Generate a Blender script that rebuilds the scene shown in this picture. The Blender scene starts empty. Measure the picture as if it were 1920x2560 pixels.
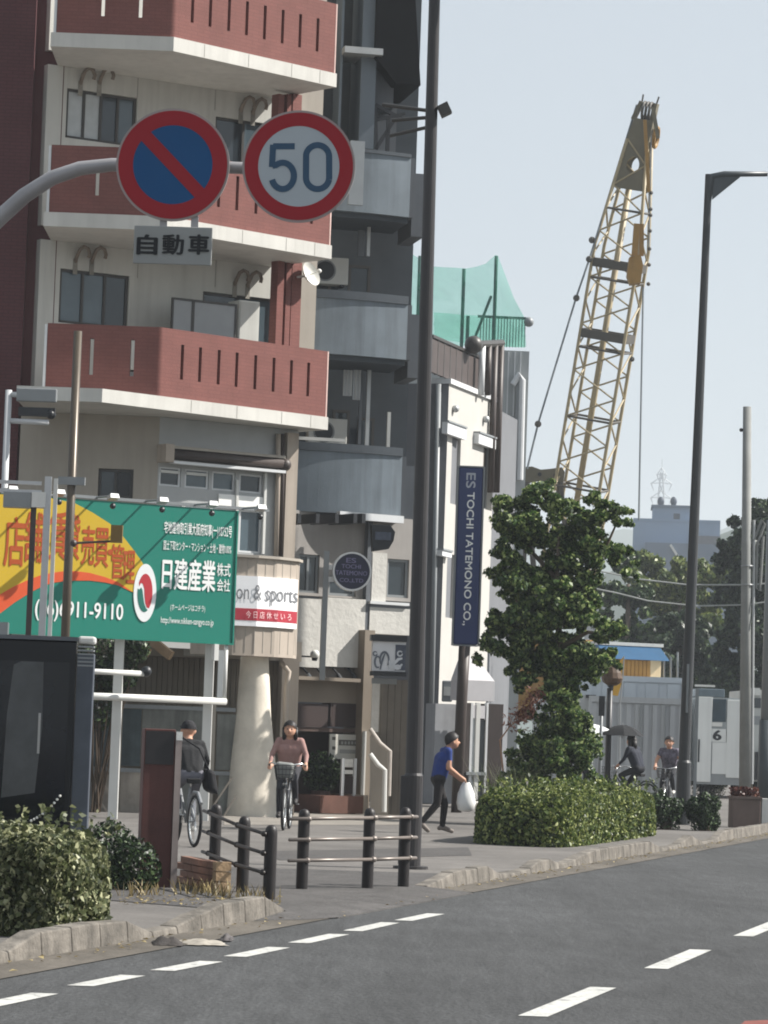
import bpy, math, random
import numpy as np
from mathutils import Vector, Matrix

random.seed(7)
rng = np.random.default_rng(7)
scene = bpy.context.scene
C = scene.collection
R = math.radians

# ------------------------------------------------------------------ camera
FPX, EYE = 8000.0, 1.5                 # focal length in pixels of a 1920 x 2560 frame, eye height in metres
PITCH, ROLL = math.atan(568 / FPX), R(2.0)
fwd = Vector((0, math.cos(PITCH), math.sin(PITCH)))
up0 = Vector((0, -math.sin(PITCH), math.cos(PITCH)))
rt0 = Vector((1, 0, 0))
camR = rt0 * math.cos(ROLL) + up0 * math.sin(ROLL)
camU = up0 * math.cos(ROLL) - rt0 * math.sin(ROLL)
cd = bpy.data.cameras.new('camera')
cd.sensor_fit = 'VERTICAL'; cd.sensor_height = 24.0
cd.lens = FPX / 2560 * 24.0
cd.clip_start = 0.5; cd.clip_end = 9000
cam = bpy.data.objects.new('camera', cd); C.objects.link(cam)
mw = Matrix((camR, camU, -fwd)).transposed().to_4x4()
mw.translation = Vector((0, 0, EYE))
cam.matrix_world = mw
scene.camera = cam

# ------------------------------------------------------------------ world, sun, exposure
SUN_AZ, SUN_EL = 97.0, 43.0            # azimuth from the viewer's back (-y) towards +x
sun_dir = Vector((math.cos(R(SUN_EL)) * math.sin(R(SUN_AZ)), -math.cos(R(SUN_EL)) * math.cos(R(SUN_AZ)), math.sin(R(SUN_EL))))
world = bpy.data.worlds.new('World'); scene.world = world; world.use_nodes = True
nt = world.node_tree
sky = nt.nodes.new('ShaderNodeTexSky'); sky.sky_type = 'NISHITA'; sky.sun_disc = False
sky.sun_elevation = R(SUN_EL)
sky.sun_rotation = math.atan2(sun_dir.x, sun_dir.y)
sky.air_density = 1.0; sky.dust_density = 0.9; sky.ozone_density = 1.5; sky.altitude = 0
bg = nt.nodes['Background']; bg.inputs['Strength'].default_value = 0.053
veil = nt.nodes.new('ShaderNodeMix'); veil.data_type = 'RGBA'          # an even, thin high haze over the whole sky
veil.inputs[0].default_value = 0.68
veil.inputs[7].default_value = (7.0, 7.5, 7.85, 1)
nt.links.new(sky.outputs['Color'], veil.inputs[6])
nt.links.new(veil.outputs[2], bg.inputs['Color'])
sd = bpy.data.lights.new('sun', 'SUN'); sd.energy = 5.0; sd.angle = R(0.53); sd.color = (1.0, 0.955, 0.89)
sun = bpy.data.objects.new('sun', sd); C.objects.link(sun)
sun.location = sun_dir * 100
sun.rotation_euler = sun_dir.to_track_quat('Z', 'Y').to_euler()
vs = scene.view_settings
vs.view_transform = 'Standard'; vs.look = 'None'; vs.exposure = 0.92; vs.gamma = 1.0; vs.use_curve_mapping = False
scene.cycles.max_bounces = 6; scene.cycles.transparent_max_bounces = 16
scene.cycles.filter_width = 1.9

# ------------------------------------------------------------------ where things stand
def ray(px, py):
    return (fwd * FPX + camR * (px - 960) + camU * (1280 - py)).normalized()
EYEV = Vector((0, 0, EYE))
def P(px, py, Y):                      # the point seen at a pixel that stands Y metres down the street
    d = ray(px, py); return EYEV + d * (Y / d.y)
def G(px, py, z=0.0):                  # the point of the ground (height z) seen at a pixel
    d = ray(px, py); return EYEV + d * ((z - EYE) / d.z)
def proj(p):
    q = Vector(p) - EYEV; w = q.dot(fwd)
    return 960 + FPX * q.dot(camR) / w, 1280 - FPX * q.dot(camU) / w
ZV = Vector((0, 0, 1))

class Facade:                          # a vertical plane; az is where it faces, from the viewer towards the right
    def __init__(s, p0, az):
        s.p = Vector((p0[0], p0[1], 0)); a = R(az)
        s.n = Vector((math.sin(a), -math.cos(a), 0)); s.t = Vector((math.cos(a), math.sin(a), 0))
    def uz(s, px, py, d=0.0):
        r = ray(px, py); o = s.p + s.n * d
        k = (o - EYEV).dot(s.n) / r.dot(s.n); q = EYEV + r * k
        return (q - s.p).dot(s.t), q.z
    def pt(s, u, z, d=0.0): return s.p + s.t * u + s.n * d + ZV * z
    def rect(s, x0, y0, x1, y1, d=0.0):   # pixel rectangle -> u0, u1, z0, z1
        my, mx = (y0 + y1) / 2, (x0 + x1) / 2
        return s.uz(x0, my, d)[0], s.uz(x1, my, d)[0], s.uz(mx, y1, d)[1], s.uz(mx, y0, d)[1]

# ------------------------------------------------------------------ mesh helpers
WOFF = {}
class MB:
    def __init__(s): s.v = []; s.f = []; s.mi = []; s.cur = 0
    def add(s, vs_, fs):
        b = len(s.v); s.v += [tuple(v) for v in vs_]; s.f += [tuple(i + b for i in f) for f in fs]; s.mi += [s.cur] * len(fs); return s
    def hexa(s, c8):
        return s.add(c8, [(0, 3, 2, 1), (4, 5, 6, 7), (0, 1, 5, 4), (1, 2, 6, 5), (2, 3, 7, 6), (3, 0, 4, 7)])
    def box(s, x0, x1, y0, y1, z0, z1):
        return s.hexa([(x0, y0, z0), (x1, y0, z0), (x1, y1, z0), (x0, y1, z0), (x0, y0, z1), (x1, y0, z1), (x1, y1, z1), (x0, y1, z1)])
    def fbox(s, F, u0, u1, z0, z1, d0, d1):   # box on a facade, d outwards
        a = [F.pt(u0, z0, d1), F.pt(u1, z0, d1), F.pt(u1, z0, d0), F.pt(u0, z0, d0)]
        b = [F.pt(u0, z1, d1), F.pt(u1, z1, d1), F.pt(u1, z1, d0), F.pt(u0, z1, d0)]
        return s.hexa(a + b)
    def prect(s, F, x0, y0, x1, y1, d0, d1):  # the same from a pixel rectangle
        u0, u1, z0, z1 = F.rect(x0, y0, x1, y1, d1); return s.fbox(F, u0, u1, z0, z1, d0, d1)
    def obox(s, c, ax, ay, az):
        c, ax, ay, az = map(Vector, (c, ax, ay, az))
        lo = [c - ax - ay - az, c + ax - ay - az, c + ax + ay - az, c - ax + ay - az]
        return s.hexa(lo + [p + az * 2 for p in lo])
    def beam(s, p0, p1, w, h, upv=ZV):
        p0, p1 = Vector(p0), Vector(p1); d = (p1 - p0)
        x = d.cross(upv)
        if x.length < 1e-6: x = d.cross(Vector((1, 0, 0)))
        x.normalize(); y = d.cross(x).normalized()
        return s.obox((p0 + p1) / 2, x * w / 2, y * h / 2, d / 2)
    def tube(s, p0, p1, r0, r1=None, n=8):
        return s.path([p0, p1], [r0, r0 if r1 is None else r1], n)
    def path(s, pts, r, n=8, caps=True):
        pts = [Vector(p) for p in pts]; m = len(pts)
        rr = r if isinstance(r, (list, tuple)) else [r] * m
        vs_, fs = [], []; prev = None
        for i, p in enumerate(pts):
            d = (pts[min(i + 1, m - 1)] - pts[max(i - 1, 0)]).normalized()
            if prev is None:
                a = d.cross(ZV)
                if a.length < 1e-3: a = d.cross(Vector((1, 0, 0)))
            else: a = prev - d * prev.dot(d)
            a.normalize(); prev = a; b = d.cross(a)
            for k in range(n):
                t = 2 * math.pi * k / n; vs_.append(p + (a * math.cos(t) + b * math.sin(t)) * rr[i])
        for i in range(m - 1):
            for k in range(n):
                fs.append((i * n + k, i * n + (k + 1) % n, (i + 1) * n + (k + 1) % n, (i + 1) * n + k))
        if caps: fs += [tuple(range(n))[::-1], tuple((m - 1) * n + k for k in range(n))]
        return s.add(vs_, fs)
    def ball(s, c, r, nu=10, nv=7, sc=(1, 1, 1)):
        c = Vector(c); vs_, fs = [], []
        for i in range(1, nv):
            t = math.pi * i / nv
            for k in range(nu):
                a = 2 * math.pi * k / nu
                vs_.append(c + Vector((math.sin(t) * math.cos(a) * sc[0], math.sin(t) * math.sin(a) * sc[1], math.cos(t) * sc[2])) * r)
        n0 = len(vs_); vs_ += [c + Vector((0, 0, r * sc[2])), c - Vector((0, 0, r * sc[2]))]
        for i in range(nv - 2):
            for k in range(nu): fs.append((i * nu + k, (i + 1) * nu + k, (i + 1) * nu + (k + 1) % nu, i * nu + (k + 1) % nu))
        for k in range(nu):
            fs.append((n0, k, (k + 1) % nu)); fs.append((n0 + 1, (nv - 2) * nu + (k + 1) % nu, (nv - 2) * nu + k))
        return s.add(vs_, fs)
    def prism(s, poly, ext):
        poly = [Vector(p) for p in poly]; n = len(poly); ext = Vector(ext)
        return s.add(poly + [p + ext for p in poly], [tuple(range(n))[::-1], tuple(range(n, 2 * n))] + [(i, (i + 1) % n, n + (i + 1) % n, n + i) for i in range(n)])
    def torus(s, c, ax, R0, r, n=28, m=8):
        ax = Vector(ax).normalized(); a = ax.cross(ZV)
        if a.length < 1e-3: a = ax.cross(Vector((1, 0, 0)))
        a.normalize(); b = ax.cross(a); vs_, fs = [], []
        for i in range(n):
            t = 2 * math.pi * i / n; e = a * math.cos(t) + b * math.sin(t)
            for k in range(m):
                q = 2 * math.pi * k / m; vs_.append(Vector(c) + e * (R0 + r * math.cos(q)) + ax * r * math.sin(q))
        for i in range(n):
            for k in range(m): fs.append((i * m + k, ((i + 1) % n) * m + k, ((i + 1) % n) * m + (k + 1) % m, i * m + (k + 1) % m))
        return s.add(vs_, fs)
    def disc(s, c, nrm, r0, r1, th, n=48, ry=None):   # ring (r0 > 0) or disc, thickness th along nrm
        nrm = Vector(nrm).normalized(); a = ZV.cross(nrm).normalized(); b = nrm.cross(a); c = Vector(c); ky = 1 if ry is None else ry / r1
        def ring(r, h): return [c + (a * math.cos(2 * math.pi * i / n) + b * ky * math.sin(2 * math.pi * i / n)) * r + nrm * h for i in range(n)]
        if r0 <= 0: return s.prism(ring(r1, 0), nrm * th)
        vs_ = ring(r1, 0) + ring(r1, th) + ring(r0, th) + ring(r0, 0); fs = []
        for i in range(n):
            j = (i + 1) % n
            for q in range(4):
                q2 = (q + 1) % 4; fs.append((q * n + i, q * n + j, q2 * n + j, q2 * n + i))
        return s.add(vs_, fs)
    def wall(s, F, u0, u1, z0, z1, holes, d0, d1):    # solid wall from depth d0 (back) to d1 (front) with rectangular openings
        us = sorted(set([u0, u1] + [h[0] for h in holes] + [h[1] for h in holes])); zs = sorted(set([z0, z1] + [h[2] for h in holes] + [h[3] for h in holes]))
        us = [u for u in us if u0 - 1e-6 <= u <= u1 + 1e-6]; zs = [z for z in zs if z0 - 1e-6 <= z <= z1 + 1e-6]
        nu, nz = len(us) - 1, len(zs) - 1
        def solid(i, j):
            if i < 0 or j < 0 or i >= nu or j >= nz: return False
            um, zm = (us[i] + us[i + 1]) / 2, (zs[j] + zs[j + 1]) / 2
            return not any(h[0] < um < h[1] and h[2] < zm < h[3] for h in holes)
        for i in range(nu):
            for j in range(nz):
                if not solid(i, j): continue
                a, b, c, e = us[i], us[i + 1], zs[j], zs[j + 1]
                q = [F.pt(a, c, d1), F.pt(b, c, d1), F.pt(b, e, d1), F.pt(a, e, d1), F.pt(a, c, d0), F.pt(b, c, d0), F.pt(b, e, d0), F.pt(a, e, d0)]
                fs = [(0, 1, 2, 3), (5, 4, 7, 6)]
                if not solid(i - 1, j): fs.append((4, 0, 3, 7))
                if not solid(i + 1, j): fs.append((1, 5, 6, 2))
                if not solid(i, j - 1): fs.append((4, 5, 1, 0))
                if not solid(i, j + 1): fs.append((3, 2, 6, 7))
                s.add(q, fs)
        return s
    def build(s, name, mat, parent=None, smooth=False, bevel=0.0):
        me = bpy.data.meshes.new(name)
        vv = np.array(s.v, dtype=float).reshape(-1, 3)
        if parent is not None: off = WOFF[parent.name]
        else: off = Vector(((vv[:, 0].min() + vv[:, 0].max()) / 2, (vv[:, 1].min() + vv[:, 1].max()) / 2, vv[:, 2].min()))
        vv = vv - np.array(off)
        me.from_pydata([tuple(p) for p in vv], [], s.f)
        ms = mat if isinstance(mat, (list, tuple)) else [mat]
        for m in ms: me.materials.append(m)
        if len(ms) > 1: me.polygons.foreach_set('material_index', s.mi)
        if smooth: me.polygons.foreach_set('use_smooth', [True] * len(me.polygons))
        me.update()
        o = bpy.data.objects.new(name, me); C.objects.link(o)
        if parent is not None: o.parent = parent
        else: o.location = off
        WOFF[o.name] = Vector(off)
        if smooth == 'auto': pass
        if bevel:
            b = o.modifiers.new('bevel', 'BEVEL'); b.width = bevel; b.segments = 2; b.limit_method = 'ANGLE'
        return o

def thing(name, label, cat, loc, group=None):
    o = bpy.data.objects.new(name, None); C.objects.link(o); o.location = Vector(loc); o.empty_display_size = 0.2
    WOFF[o.name] = Vector(loc); o['label'] = label; o['category'] = cat
    if group: o['group'] = group
    return o
def tag(o, label, cat, group=None):
    o['label'] = label; o['category'] = cat
    if group: o['group'] = group
    return o
def struct(o): o['kind'] = 'structure'; return o

# ------------------------------------------------------------------ materials
def lin(c):
    return tuple(((x / 255) / 12.92 if x / 255 <= 0.04045 else ((x / 255 + 0.055) / 1.055) ** 2.4) for x in c)
MATS = {}
def mat(name, rgb, rough=0.75, var=0.14, scale=3.0, metal=0.0, bump=0.0, bscale=60.0, streak=0.0, spec=0.4, fine=0.0):
    if name in MATS: return MATS[name]
    m = bpy.data.materials.new(name); m.use_nodes = True; n = m.node_tree; L = n.links
    b = n.nodes['Principled BSDF']; col = lin(rgb)
    b.inputs['Roughness'].default_value = rough; b.inputs['Metallic'].default_value = metal; b.inputs['Specular IOR Level'].default_value = spec
    tc = n.nodes.new('ShaderNodeTexCoord')
    def noise(sc, detail=4, stretch=None):
        t = n.nodes.new('ShaderNodeTexNoise'); t.inputs['Scale'].default_value = sc; t.inputs['Detail'].default_value = detail; t.inputs['Roughness'].default_value = 0.6
        src = tc.outputs['Object']
        if stretch:
            mp = n.nodes.new('ShaderNodeMapping'); mp.inputs['Scale'].default_value = stretch; L.new(src, mp.inputs['Vector']); src = mp.outputs['Vector']
        L.new(src, t.inputs['Vector']); return t.outputs['Fac']
    cur = None
    def mul(val_socket, lo, hi, a=0.3, z=0.7):
        nonlocal cur
        mr = n.nodes.new('ShaderNodeMapRange'); mr.inputs['From Min'].default_value = a; mr.inputs['From Max'].default_value = z
        mr.inputs['To Min'].default_value = lo; mr.inputs['To Max'].default_value = hi; L.new(val_socket, mr.inputs['Value'])
        mx = n.nodes.new('ShaderNodeVectorMath'); mx.operation = 'SCALE'
        if cur is None: mx.inputs[0].default_value = col
        else: L.new(cur, mx.inputs[0])
        L.new(mr.outputs['Result'], mx.inputs['Scale']); cur = mx.outputs['Vector']
    if var: mul(noise(scale), 1 - var, 1 + var)
    if fine: mul(noise(bscale, 3), 1 - fine, 1 + fine)
    if streak: mul(noise(1.0, 4, (5, 5, 0.35)), 1.0, 1 - streak, 0.45, 0.72)
    if cur is None: b.inputs['Base Color'].default_value = (*col, 1)
    else: L.new(cur, b.inputs['Base Color'])
    if bump:
        bp = n.nodes.new('ShaderNodeBump'); bp.inputs['Strength'].default_value = bump; bp.inputs['Distance'].default_value = 0.02
        L.new(noise(bscale, 4), bp.inputs['Height']); L.new(bp.outputs['Normal'], b.inputs['Normal'])
    MATS[name] = m; return m
def leafmat(name, c0, c1, c2, trans=0.25, rough=0.45):
    m = bpy.data.materials.new(name); m.use_nodes = True; n = m.node_tree; L = n.links; b = n.nodes['Principled BSDF']
    g = n.nodes.new('ShaderNodeNewGeometry'); cr = n.nodes.new('ShaderNodeValToRGB'); e = cr.color_ramp.elements
    e[0].position = 0.1; e[0].color = (*lin(c0), 1); e[1].position = 0.95; e[1].color = (*lin(c2), 1); k = e.new(0.6); k.color = (*lin(c1), 1)
    L.new(g.outputs['Random Per Island'], cr.inputs['Fac']); L.new(cr.outputs['Color'], b.inputs['Base Color'])
    b.inputs['Roughness'].default_value = rough; b.inputs['Specular IOR Level'].default_value = 0.35
    tr = n.nodes.new('ShaderNodeBsdfTranslucent'); L.new(cr.outputs['Color'], tr.inputs['Color'])
    mx = n.nodes.new('ShaderNodeMixShader'); mx.inputs['Fac'].default_value = trans
    L.new(b.outputs['BSDF'], mx.inputs[1]); L.new(tr.outputs['BSDF'], mx.inputs[2]); L.new(mx.outputs['Shader'], n.nodes['Material Output'].inputs['Surface'])
    return m
def glassmat(name, rgb, rough=0.06, spec=0.6):
    return mat(name, rgb, rough=rough, var=0.25, scale=0.8, spec=spec)

# ------------------------------------------------------------------ lettering (built-in font, made into flat meshes)
_txt = {}
def prep_text(items):
    obs = []
    for body, bold in items:
        cu = bpy.data.curves.new('lettering', 'FONT'); cu.body = body; cu.size = 1.0; cu.offset = 0.0; cu.resolution_u = 4
        ob = bpy.data.objects.new('lettering', cu); C.objects.link(ob); obs.append((body, bold, ob))
    dg = bpy.context.evaluated_depsgraph_get()
    for body, bold, ob in obs:
        me = bpy.data.meshes.new_from_object(ob.evaluated_get(dg))
        _txt[(body, bold)] = ([v.co.copy() for v in me.vertices], [tuple(p.vertices) for p in me.polygons])
        bpy.data.meshes.remove(me); cu = ob.data; bpy.data.objects.remove(ob); bpy.data.curves.remove(cu)
def put_text(mb, F, body, bold, u0, u1, z0, z1, d, rot=False, skew=0.0):   # stretched to fill the rectangle
    vs_, fs = _txt[(body, bold)]
    xs = [v.x for v in vs_]; ys = [v.y for v in vs_]; a, b, c, e = min(xs), max(xs), min(ys), max(ys)
    asp = (u1 - u0) / max(b - a, 1e-6); hs_ = (z1 - z0) / max(e - c, 1e-6)
    if rot: asp = hs_ = (u1 - u0) / max(e - c, 1e-6)
    steps = [(0, 0)] if bold <= 0 else [(0, 0), (bold, 0), (-bold, 0), (0, bold * .6), (0, -bold * .6)]
    for q, (bx, bz_) in enumerate(steps):        # heavier strokes from shifted layers
        out = []
        for v in vs_:
            s_, t_ = (v.x - a) / max(b - a, 1e-6), (v.y - c) / max(e - c, 1e-6)
            if rot: s_, t_ = t_, 1 - s_          # reads downwards, letters lying on their side
            out.append(F.pt(u0 + (u1 - u0) * s_ + bx * asp, z0 + (z1 - z0) * t_ + bz_ * hs_, d + q * .0006))
        mb.add(out, fs)
def text_px(mb, F, body, bold, x0, y0, x1, y1, d, rot=False):
    u0, u1, z0, z1 = F.rect(x0, y0, x1, y1, d); put_text(mb, F, body, bold, u0, u1, z0, z1, d, rot)

BOARD_CH = '店舗賃貸売買管理'
ITEMS = [(c, 0.022) for c in BOARD_CH] + [('(06)6911-9110', 0.02), ('日建産業', 0.03), ('株式', 0.015), ('会社', 0.015), ('宅地建物取引業大阪府知事(一)18752号', 0.02),
    ('国土下取センター・マンション・土地・建物100%', 0.01), ('(ホームページはコチラ)', 0.0), ('http://www.nikken-sangyo.co.jp', 0.0),
    ('自', 0.035), ('動', 0.03), ('車', 0.035), ('ES', 0.02), ('TOCHI', 0.02), ('TATEMONO', 0.02), ('CO.,LTD', 0.02), ('TOCHI TATEMONO CO.,', 0.025),
    ('salon & sports', 0.0), ('今 日 店 休 せ い ろ', 0.03), ('6', 0.05)]
prep_text(ITEMS)

# ------------------------------------------------------------------ leaves
def leaf_mesh(name, pts, size, m, parent=None, flat=0.0, aspect=0.55, normals=None, jitter=0.35):
    pts = np.asarray(pts, float); n = len(pts)
    nrm = rng.normal(size=(n, 3))
    if normals is not None: nrm = nrm * 0.75 + np.asarray(normals) * 1.0
    nrm[:, 2] += flat; nrm /= np.linalg.norm(nrm, axis=1)[:, None]
    a = np.cross(nrm, rng.normal(size=(n, 3))); a /= np.linalg.norm(a, axis=1)[:, None] + 1e-9
    b = np.cross(nrm, a)
    sz = size * rng.uniform(1 - jitter, 1 + jitter, n)[:, None]
    fold = nrm * sz * 0.12
    v = np.stack([pts - a * sz * 0.5, pts + b * sz * aspect * 0.5 + fold, pts + a * sz * 0.5, pts - b * sz * aspect * 0.5 + fold], 1).reshape(-1, 3)
    off = np.array(WOFF[parent.name]) if parent is not None else np.array([pts[:, 0].mean(), pts[:, 1].mean(), pts[:, 2].min()])
    v = v - off
    me = bpy.data.meshes.new(name); me.vertices.add(4 * n); me.vertices.foreach_set('co', v.ravel())
    me.loops.add(4 * n); me.loops.foreach_set('vertex_index', np.arange(4 * n, dtype=np.int32))
    me.polygons.add(n); me.polygons.foreach_set('loop_start', np.arange(0, 4 * n, 4, dtype=np.int32)); me.polygons.foreach_set('loop_total', np.full(n, 4, np.int32))
    me.update(calc_edges=True); me.materials.append(m)
    o = bpy.data.objects.new(name, me); C.objects.link(o)
    if parent is not None: o.parent = parent
    else: o.location = off
    WOFF[o.name] = Vector(off); return o
# ================================================================== the street
def roadmat(name, rgb, rough, layers, bump=.5):
    """worn surface: several sizes of mottling multiplied together, plus grit."""
    m = bpy.data.materials.new(name); m.use_nodes = True; n = m.node_tree; L = n.links; b = n.nodes['Principled BSDF']
    b.inputs['Roughness'].default_value = rough; b.inputs['Specular IOR Level'].default_value = .3
    tc = n.nodes.new('ShaderNodeTexCoord'); cur = None
    for sc, lo, hi, f0, f1, st in layers:
        mp = n.nodes.new('ShaderNodeMapping'); mp.inputs['Scale'].default_value = st; mp.inputs['Rotation'].default_value = (0, 0, R(14)); L.new(tc.outputs['Object'], mp.inputs['Vector'])
        t = n.nodes.new('ShaderNodeTexNoise'); t.inputs['Scale'].default_value = sc; t.inputs['Detail'].default_value = 5; t.inputs['Roughness'].default_value = .65; L.new(mp.outputs[0], t.inputs['Vector'])
        mr = n.nodes.new('ShaderNodeMapRange'); mr.inputs['From Min'].default_value = f0; mr.inputs['From Max'].default_value = f1; mr.inputs['To Min'].default_value = lo; mr.inputs['To Max'].default_value = hi; L.new(t.outputs['Fac'], mr.inputs['Value'])
        mx = n.nodes.new('ShaderNodeVectorMath'); mx.operation = 'SCALE'
        if cur is None: mx.inputs[0].default_value = lin(rgb)
        else: L.new(cur, mx.inputs[0])
        L.new(mr.outputs[0], mx.inputs['Scale']); cur = mx.outputs[0]; last = t
    L.new(cur, b.inputs['Base Color'])
    bp = n.nodes.new('ShaderNodeBump'); bp.inputs['Strength'].default_value = bump; bp.inputs['Distance'].default_value = .02; L.new(last.outputs['Fac'], bp.inputs['Height']); L.new(bp.outputs[0], b.inputs['Normal'])
    MATS[name] = m; return m
asphalt = roadmat('asphalt', (62, 63, 64), .92, [(.22, .84, 1.16, .3, .7, (1, 1, 1)), (.9, .84, 1.14, .3, .7, (1, .03, 1)), (2.2, .88, 1.10, .35, .65, (1, .4, 1)), (12, .80, 1.22, .3, .7, (1, .10, 1)), (34, .62, 1.5, .28, .75, (1, .35, 1))], .6)
paving = roadmat('paving concrete', (102, 99, 96), .92, [(.18, .82, 1.15, .3, .7, (1, 1, 1)), (.9, .80, 1.12, .35, .65, (1, 1, 1)), (5, .88, 1.1, .3, .7, (1, 1, 1)), (30, .85, 1.2, .3, .7, (1, .6, 1))], .4)
apron_m = roadmat('worn apron asphalt', (78, 76, 75), .92, [(.3, .85, 1.15, .3, .7, (1, 1, 1)), (1.4, .82, 1.12, .35, .65, (1, 1, 1)), (6, .85, 1.12, .3, .7, (1, 1, 1)), (34, .7, 1.35, .3, .72, (1, .6, 1))], .5)
kerb_m = mat('kerb concrete', (108, 103, 96), 0.92, 0.42, 3.5, bump=0.5, bscale=30, streak=0.5, fine=0.18)
paint_m = mat('road paint', (176, 176, 172), 0.75, 0.12, 2.5, fine=0.2, bscale=24)
def wear(m, rgb, sc, a, b):      # chips where the road shows through
    n = m.node_tree; L = n.links; bs = n.nodes['Principled BSDF']; src = bs.inputs['Base Color'].links[0].from_socket
    tc = n.nodes.new('ShaderNodeTexCoord'); t = n.nodes.new('ShaderNodeTexNoise'); t.inputs['Scale'].default_value = sc; t.inputs['Detail'].default_value = 6; t.inputs['Roughness'].default_value = .7; L.new(tc.outputs['Object'], t.inputs['Vector'])
    mr = n.nodes.new('ShaderNodeMapRange'); mr.inputs['From Min'].default_value = a; mr.inputs['From Max'].default_value = b; L.new(t.outputs['Fac'], mr.inputs['Value'])
    mx = n.nodes.new('ShaderNodeMix'); mx.data_type = 'RGBA'; L.new(mr.outputs[0], mx.inputs[0]); L.new(src, mx.inputs[6]); mx.inputs[7].default_value = (*lin(rgb), 1); L.new(mx.outputs[2], bs.inputs['Base Color'])
wear(paint_m, (78, 78, 78), 7, .56, .68)
gutter_m = roadmat('gutter concrete', (92, 87, 80), .92, [(.5, .75, 1.15, .3, .7, (1, 1, 1)), (3, .75, 1.2, .35, .65, (1, .3, 1)), (20, .8, 1.2, .3, .7, (1, 1, 1))], .4)
ground_m = mat('bare ground', (90, 85, 76), 0.95, 0.2, 0.05)

KA, KB = G(0, 2412), G(1920, 2084)
kd = (KB - KA); kd.z = 0; kd.normalize(); kn = Vector((-kd.y, kd.x, 0))       # kn points to the pavement side (left)
def K(s, off=0.0, z=0.0): q = KA + kd * s + kn * off; q.z = z; return q

g = MB().add([(-3000, -200, -0.04), (3000, -200, -0.04), (3000, 7000, -0.04), (-3000, 7000, -0.04)], [(0, 1, 2, 3)])
struct(g.build('ground', ground_m))
road = struct(MB().add([K(-60, 0, 0), K(-60, -16, 0), K(500, -16, 0), K(500, 0, 0)], [(0, 1, 2, 3)]).build('road', asphalt))
# the markings: short dashes by the kerb, longer lane dashes
def dash(x0, y0, x1, y1, w):
    a, b = G(x0, y0, 0.004), G(x1, y1, 0.004); d = (b - a).normalized(); n = Vector((-d.y, d.x, 0)) * w / 2
    e = Vector((1, 0, 0)) * (w / abs(d.y)) * .5      # ends cut square to the side street
    MB().add([a - e, a + e, b + e, b - e], [(0, 1, 2, 3)]).build('lane_dash', paint_m, road)
for x0, y0, x1, y1 in [(-70, 2521, 112, 2483), (200, 2464, 332, 2438), (405, 2426, 528, 2403), (587, 2391, 698, 2368), (746, 2357, 848, 2335), (882, 2327, 976, 2306), (1008, 2301, 1090, 2284)]:
    dash(x0, y0, x1, y1, 0.15)
for x0, y0, x1, y1 in [(1332, 2540, 1508, 2468), (1640, 2421, 1752, 2374), (1858, 2340, 1945, 2305)]:
    dash(x0, y0, x1, y1, 0.16)
pm = mat('red road paint', (120, 66, 58), 0.85, 0.2, 3, fine=0.2)
MB().add([G(1838, 2575, 0.004), G(2100, 2575, 0.004), G(2100, 2543, 0.004), G(1862, 2552, 0.004)], [(0, 1, 2, 3)]).build('painted_patch', pm, road)
def s_of(px, py): q = G(px, py); return (q - KA).dot(kd)
ss_ = np.linspace(0, 40, 4001); xx_ = [proj(K(v))[0] for v in ss_]; sA, sB = float(np.interp(702, xx_, ss_)), float(np.interp(1084, xx_, ss_))   # the flush opening between the kerb ends
for g0, g1 in ((-60, sA), (sB, 300)):
    struct(MB().add([K(g0, 0, 0.006), K(g0, -0.42, 0.006), K(g1, -0.42, 0.006), K(g1, 0, 0.006)], [(3, 2, 1, 0)]).build('gutter', gutter_m))
sw = MB().add([K(-60, 0.16, 0.05), K(300, 0.16, 0.05), K(300, 60, 0.05), K(-60, 60, 0.05)], [(0, 1, 2, 3)])
struct(sw.build('pavement', paving))
pl_ = roadmat('pale forecourt concrete', (128, 123, 116), .9, [(.4, .85, 1.12, .3, .7, (1, 1, 1)), (3, .85, 1.1, .3, .7, (1, 1, 1)), (24, .85, 1.15, .3, .7, (1, .6, 1))], .3)
struct(MB().add([G(560, 2062, .054), G(1060, 2062, .054), G(1060, 2020, .054), G(560, 2024, .054)], [(0, 1, 2, 3)]).build('forecourt', pl_))
struct(MB().add([G(700, 2150, .054), G(1180, 2138, .054), G(1170, 2118, .054), G(640, 2128, .054)], [(0, 1, 2, 3)]).build('darker_strip', roadmat('darker pavement strip', (76, 74, 73), .92, [(.6, .85, 1.12, .3, .7, (1, 1, 1)), (4, .8, 1.15, .3, .7, (1, 1, 1)), (30, .75, 1.3, .3, .7, (1, .6, 1))], .4)))  # darker band across the pavement
# worn apron across the side-street mouth
sA2 = -4 + .6 * math.ceil((sA + 4) / .6 - .5); sB2 = -4 + .6 * math.ceil((sB + 4) / .6 - .5)
struct(MB().hexa([K(sA2, -.45, -.03), K(sB2, -.45, -.03), K(sB2, .158, -.03), K(sA2, .158, -.03), K(sA2, -.45, .009), K(sB2, -.45, .009), K(sB2, .158, .056), K(sA2, .158, .056)]).add([K(sA2, -.45, .0092), K(sA2, -.001, .0438), K(sA2 - 1.0, -.002, .0078), K(sA2 - .5, -.3, .0078)], [(0, 1, 2, 3)]).build('dropped_crossing', apron_m))
struct(MB().add([K(sA - 0.4, 0.16, 0.056), K(sB + 3, 0.16, 0.056), K(sB + 2, 3.2, 0.056), K(sA + 1, 3.2, 0.056)], [(0, 1, 2, 3)]).build('apron', apron_m))
kerb = bpy.data.objects.new('kerb', None); C.objects.link(kerb); kerb.location = K(0); WOFF[kerb.name] = K(0); kerb['kind'] = 'structure'
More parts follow.
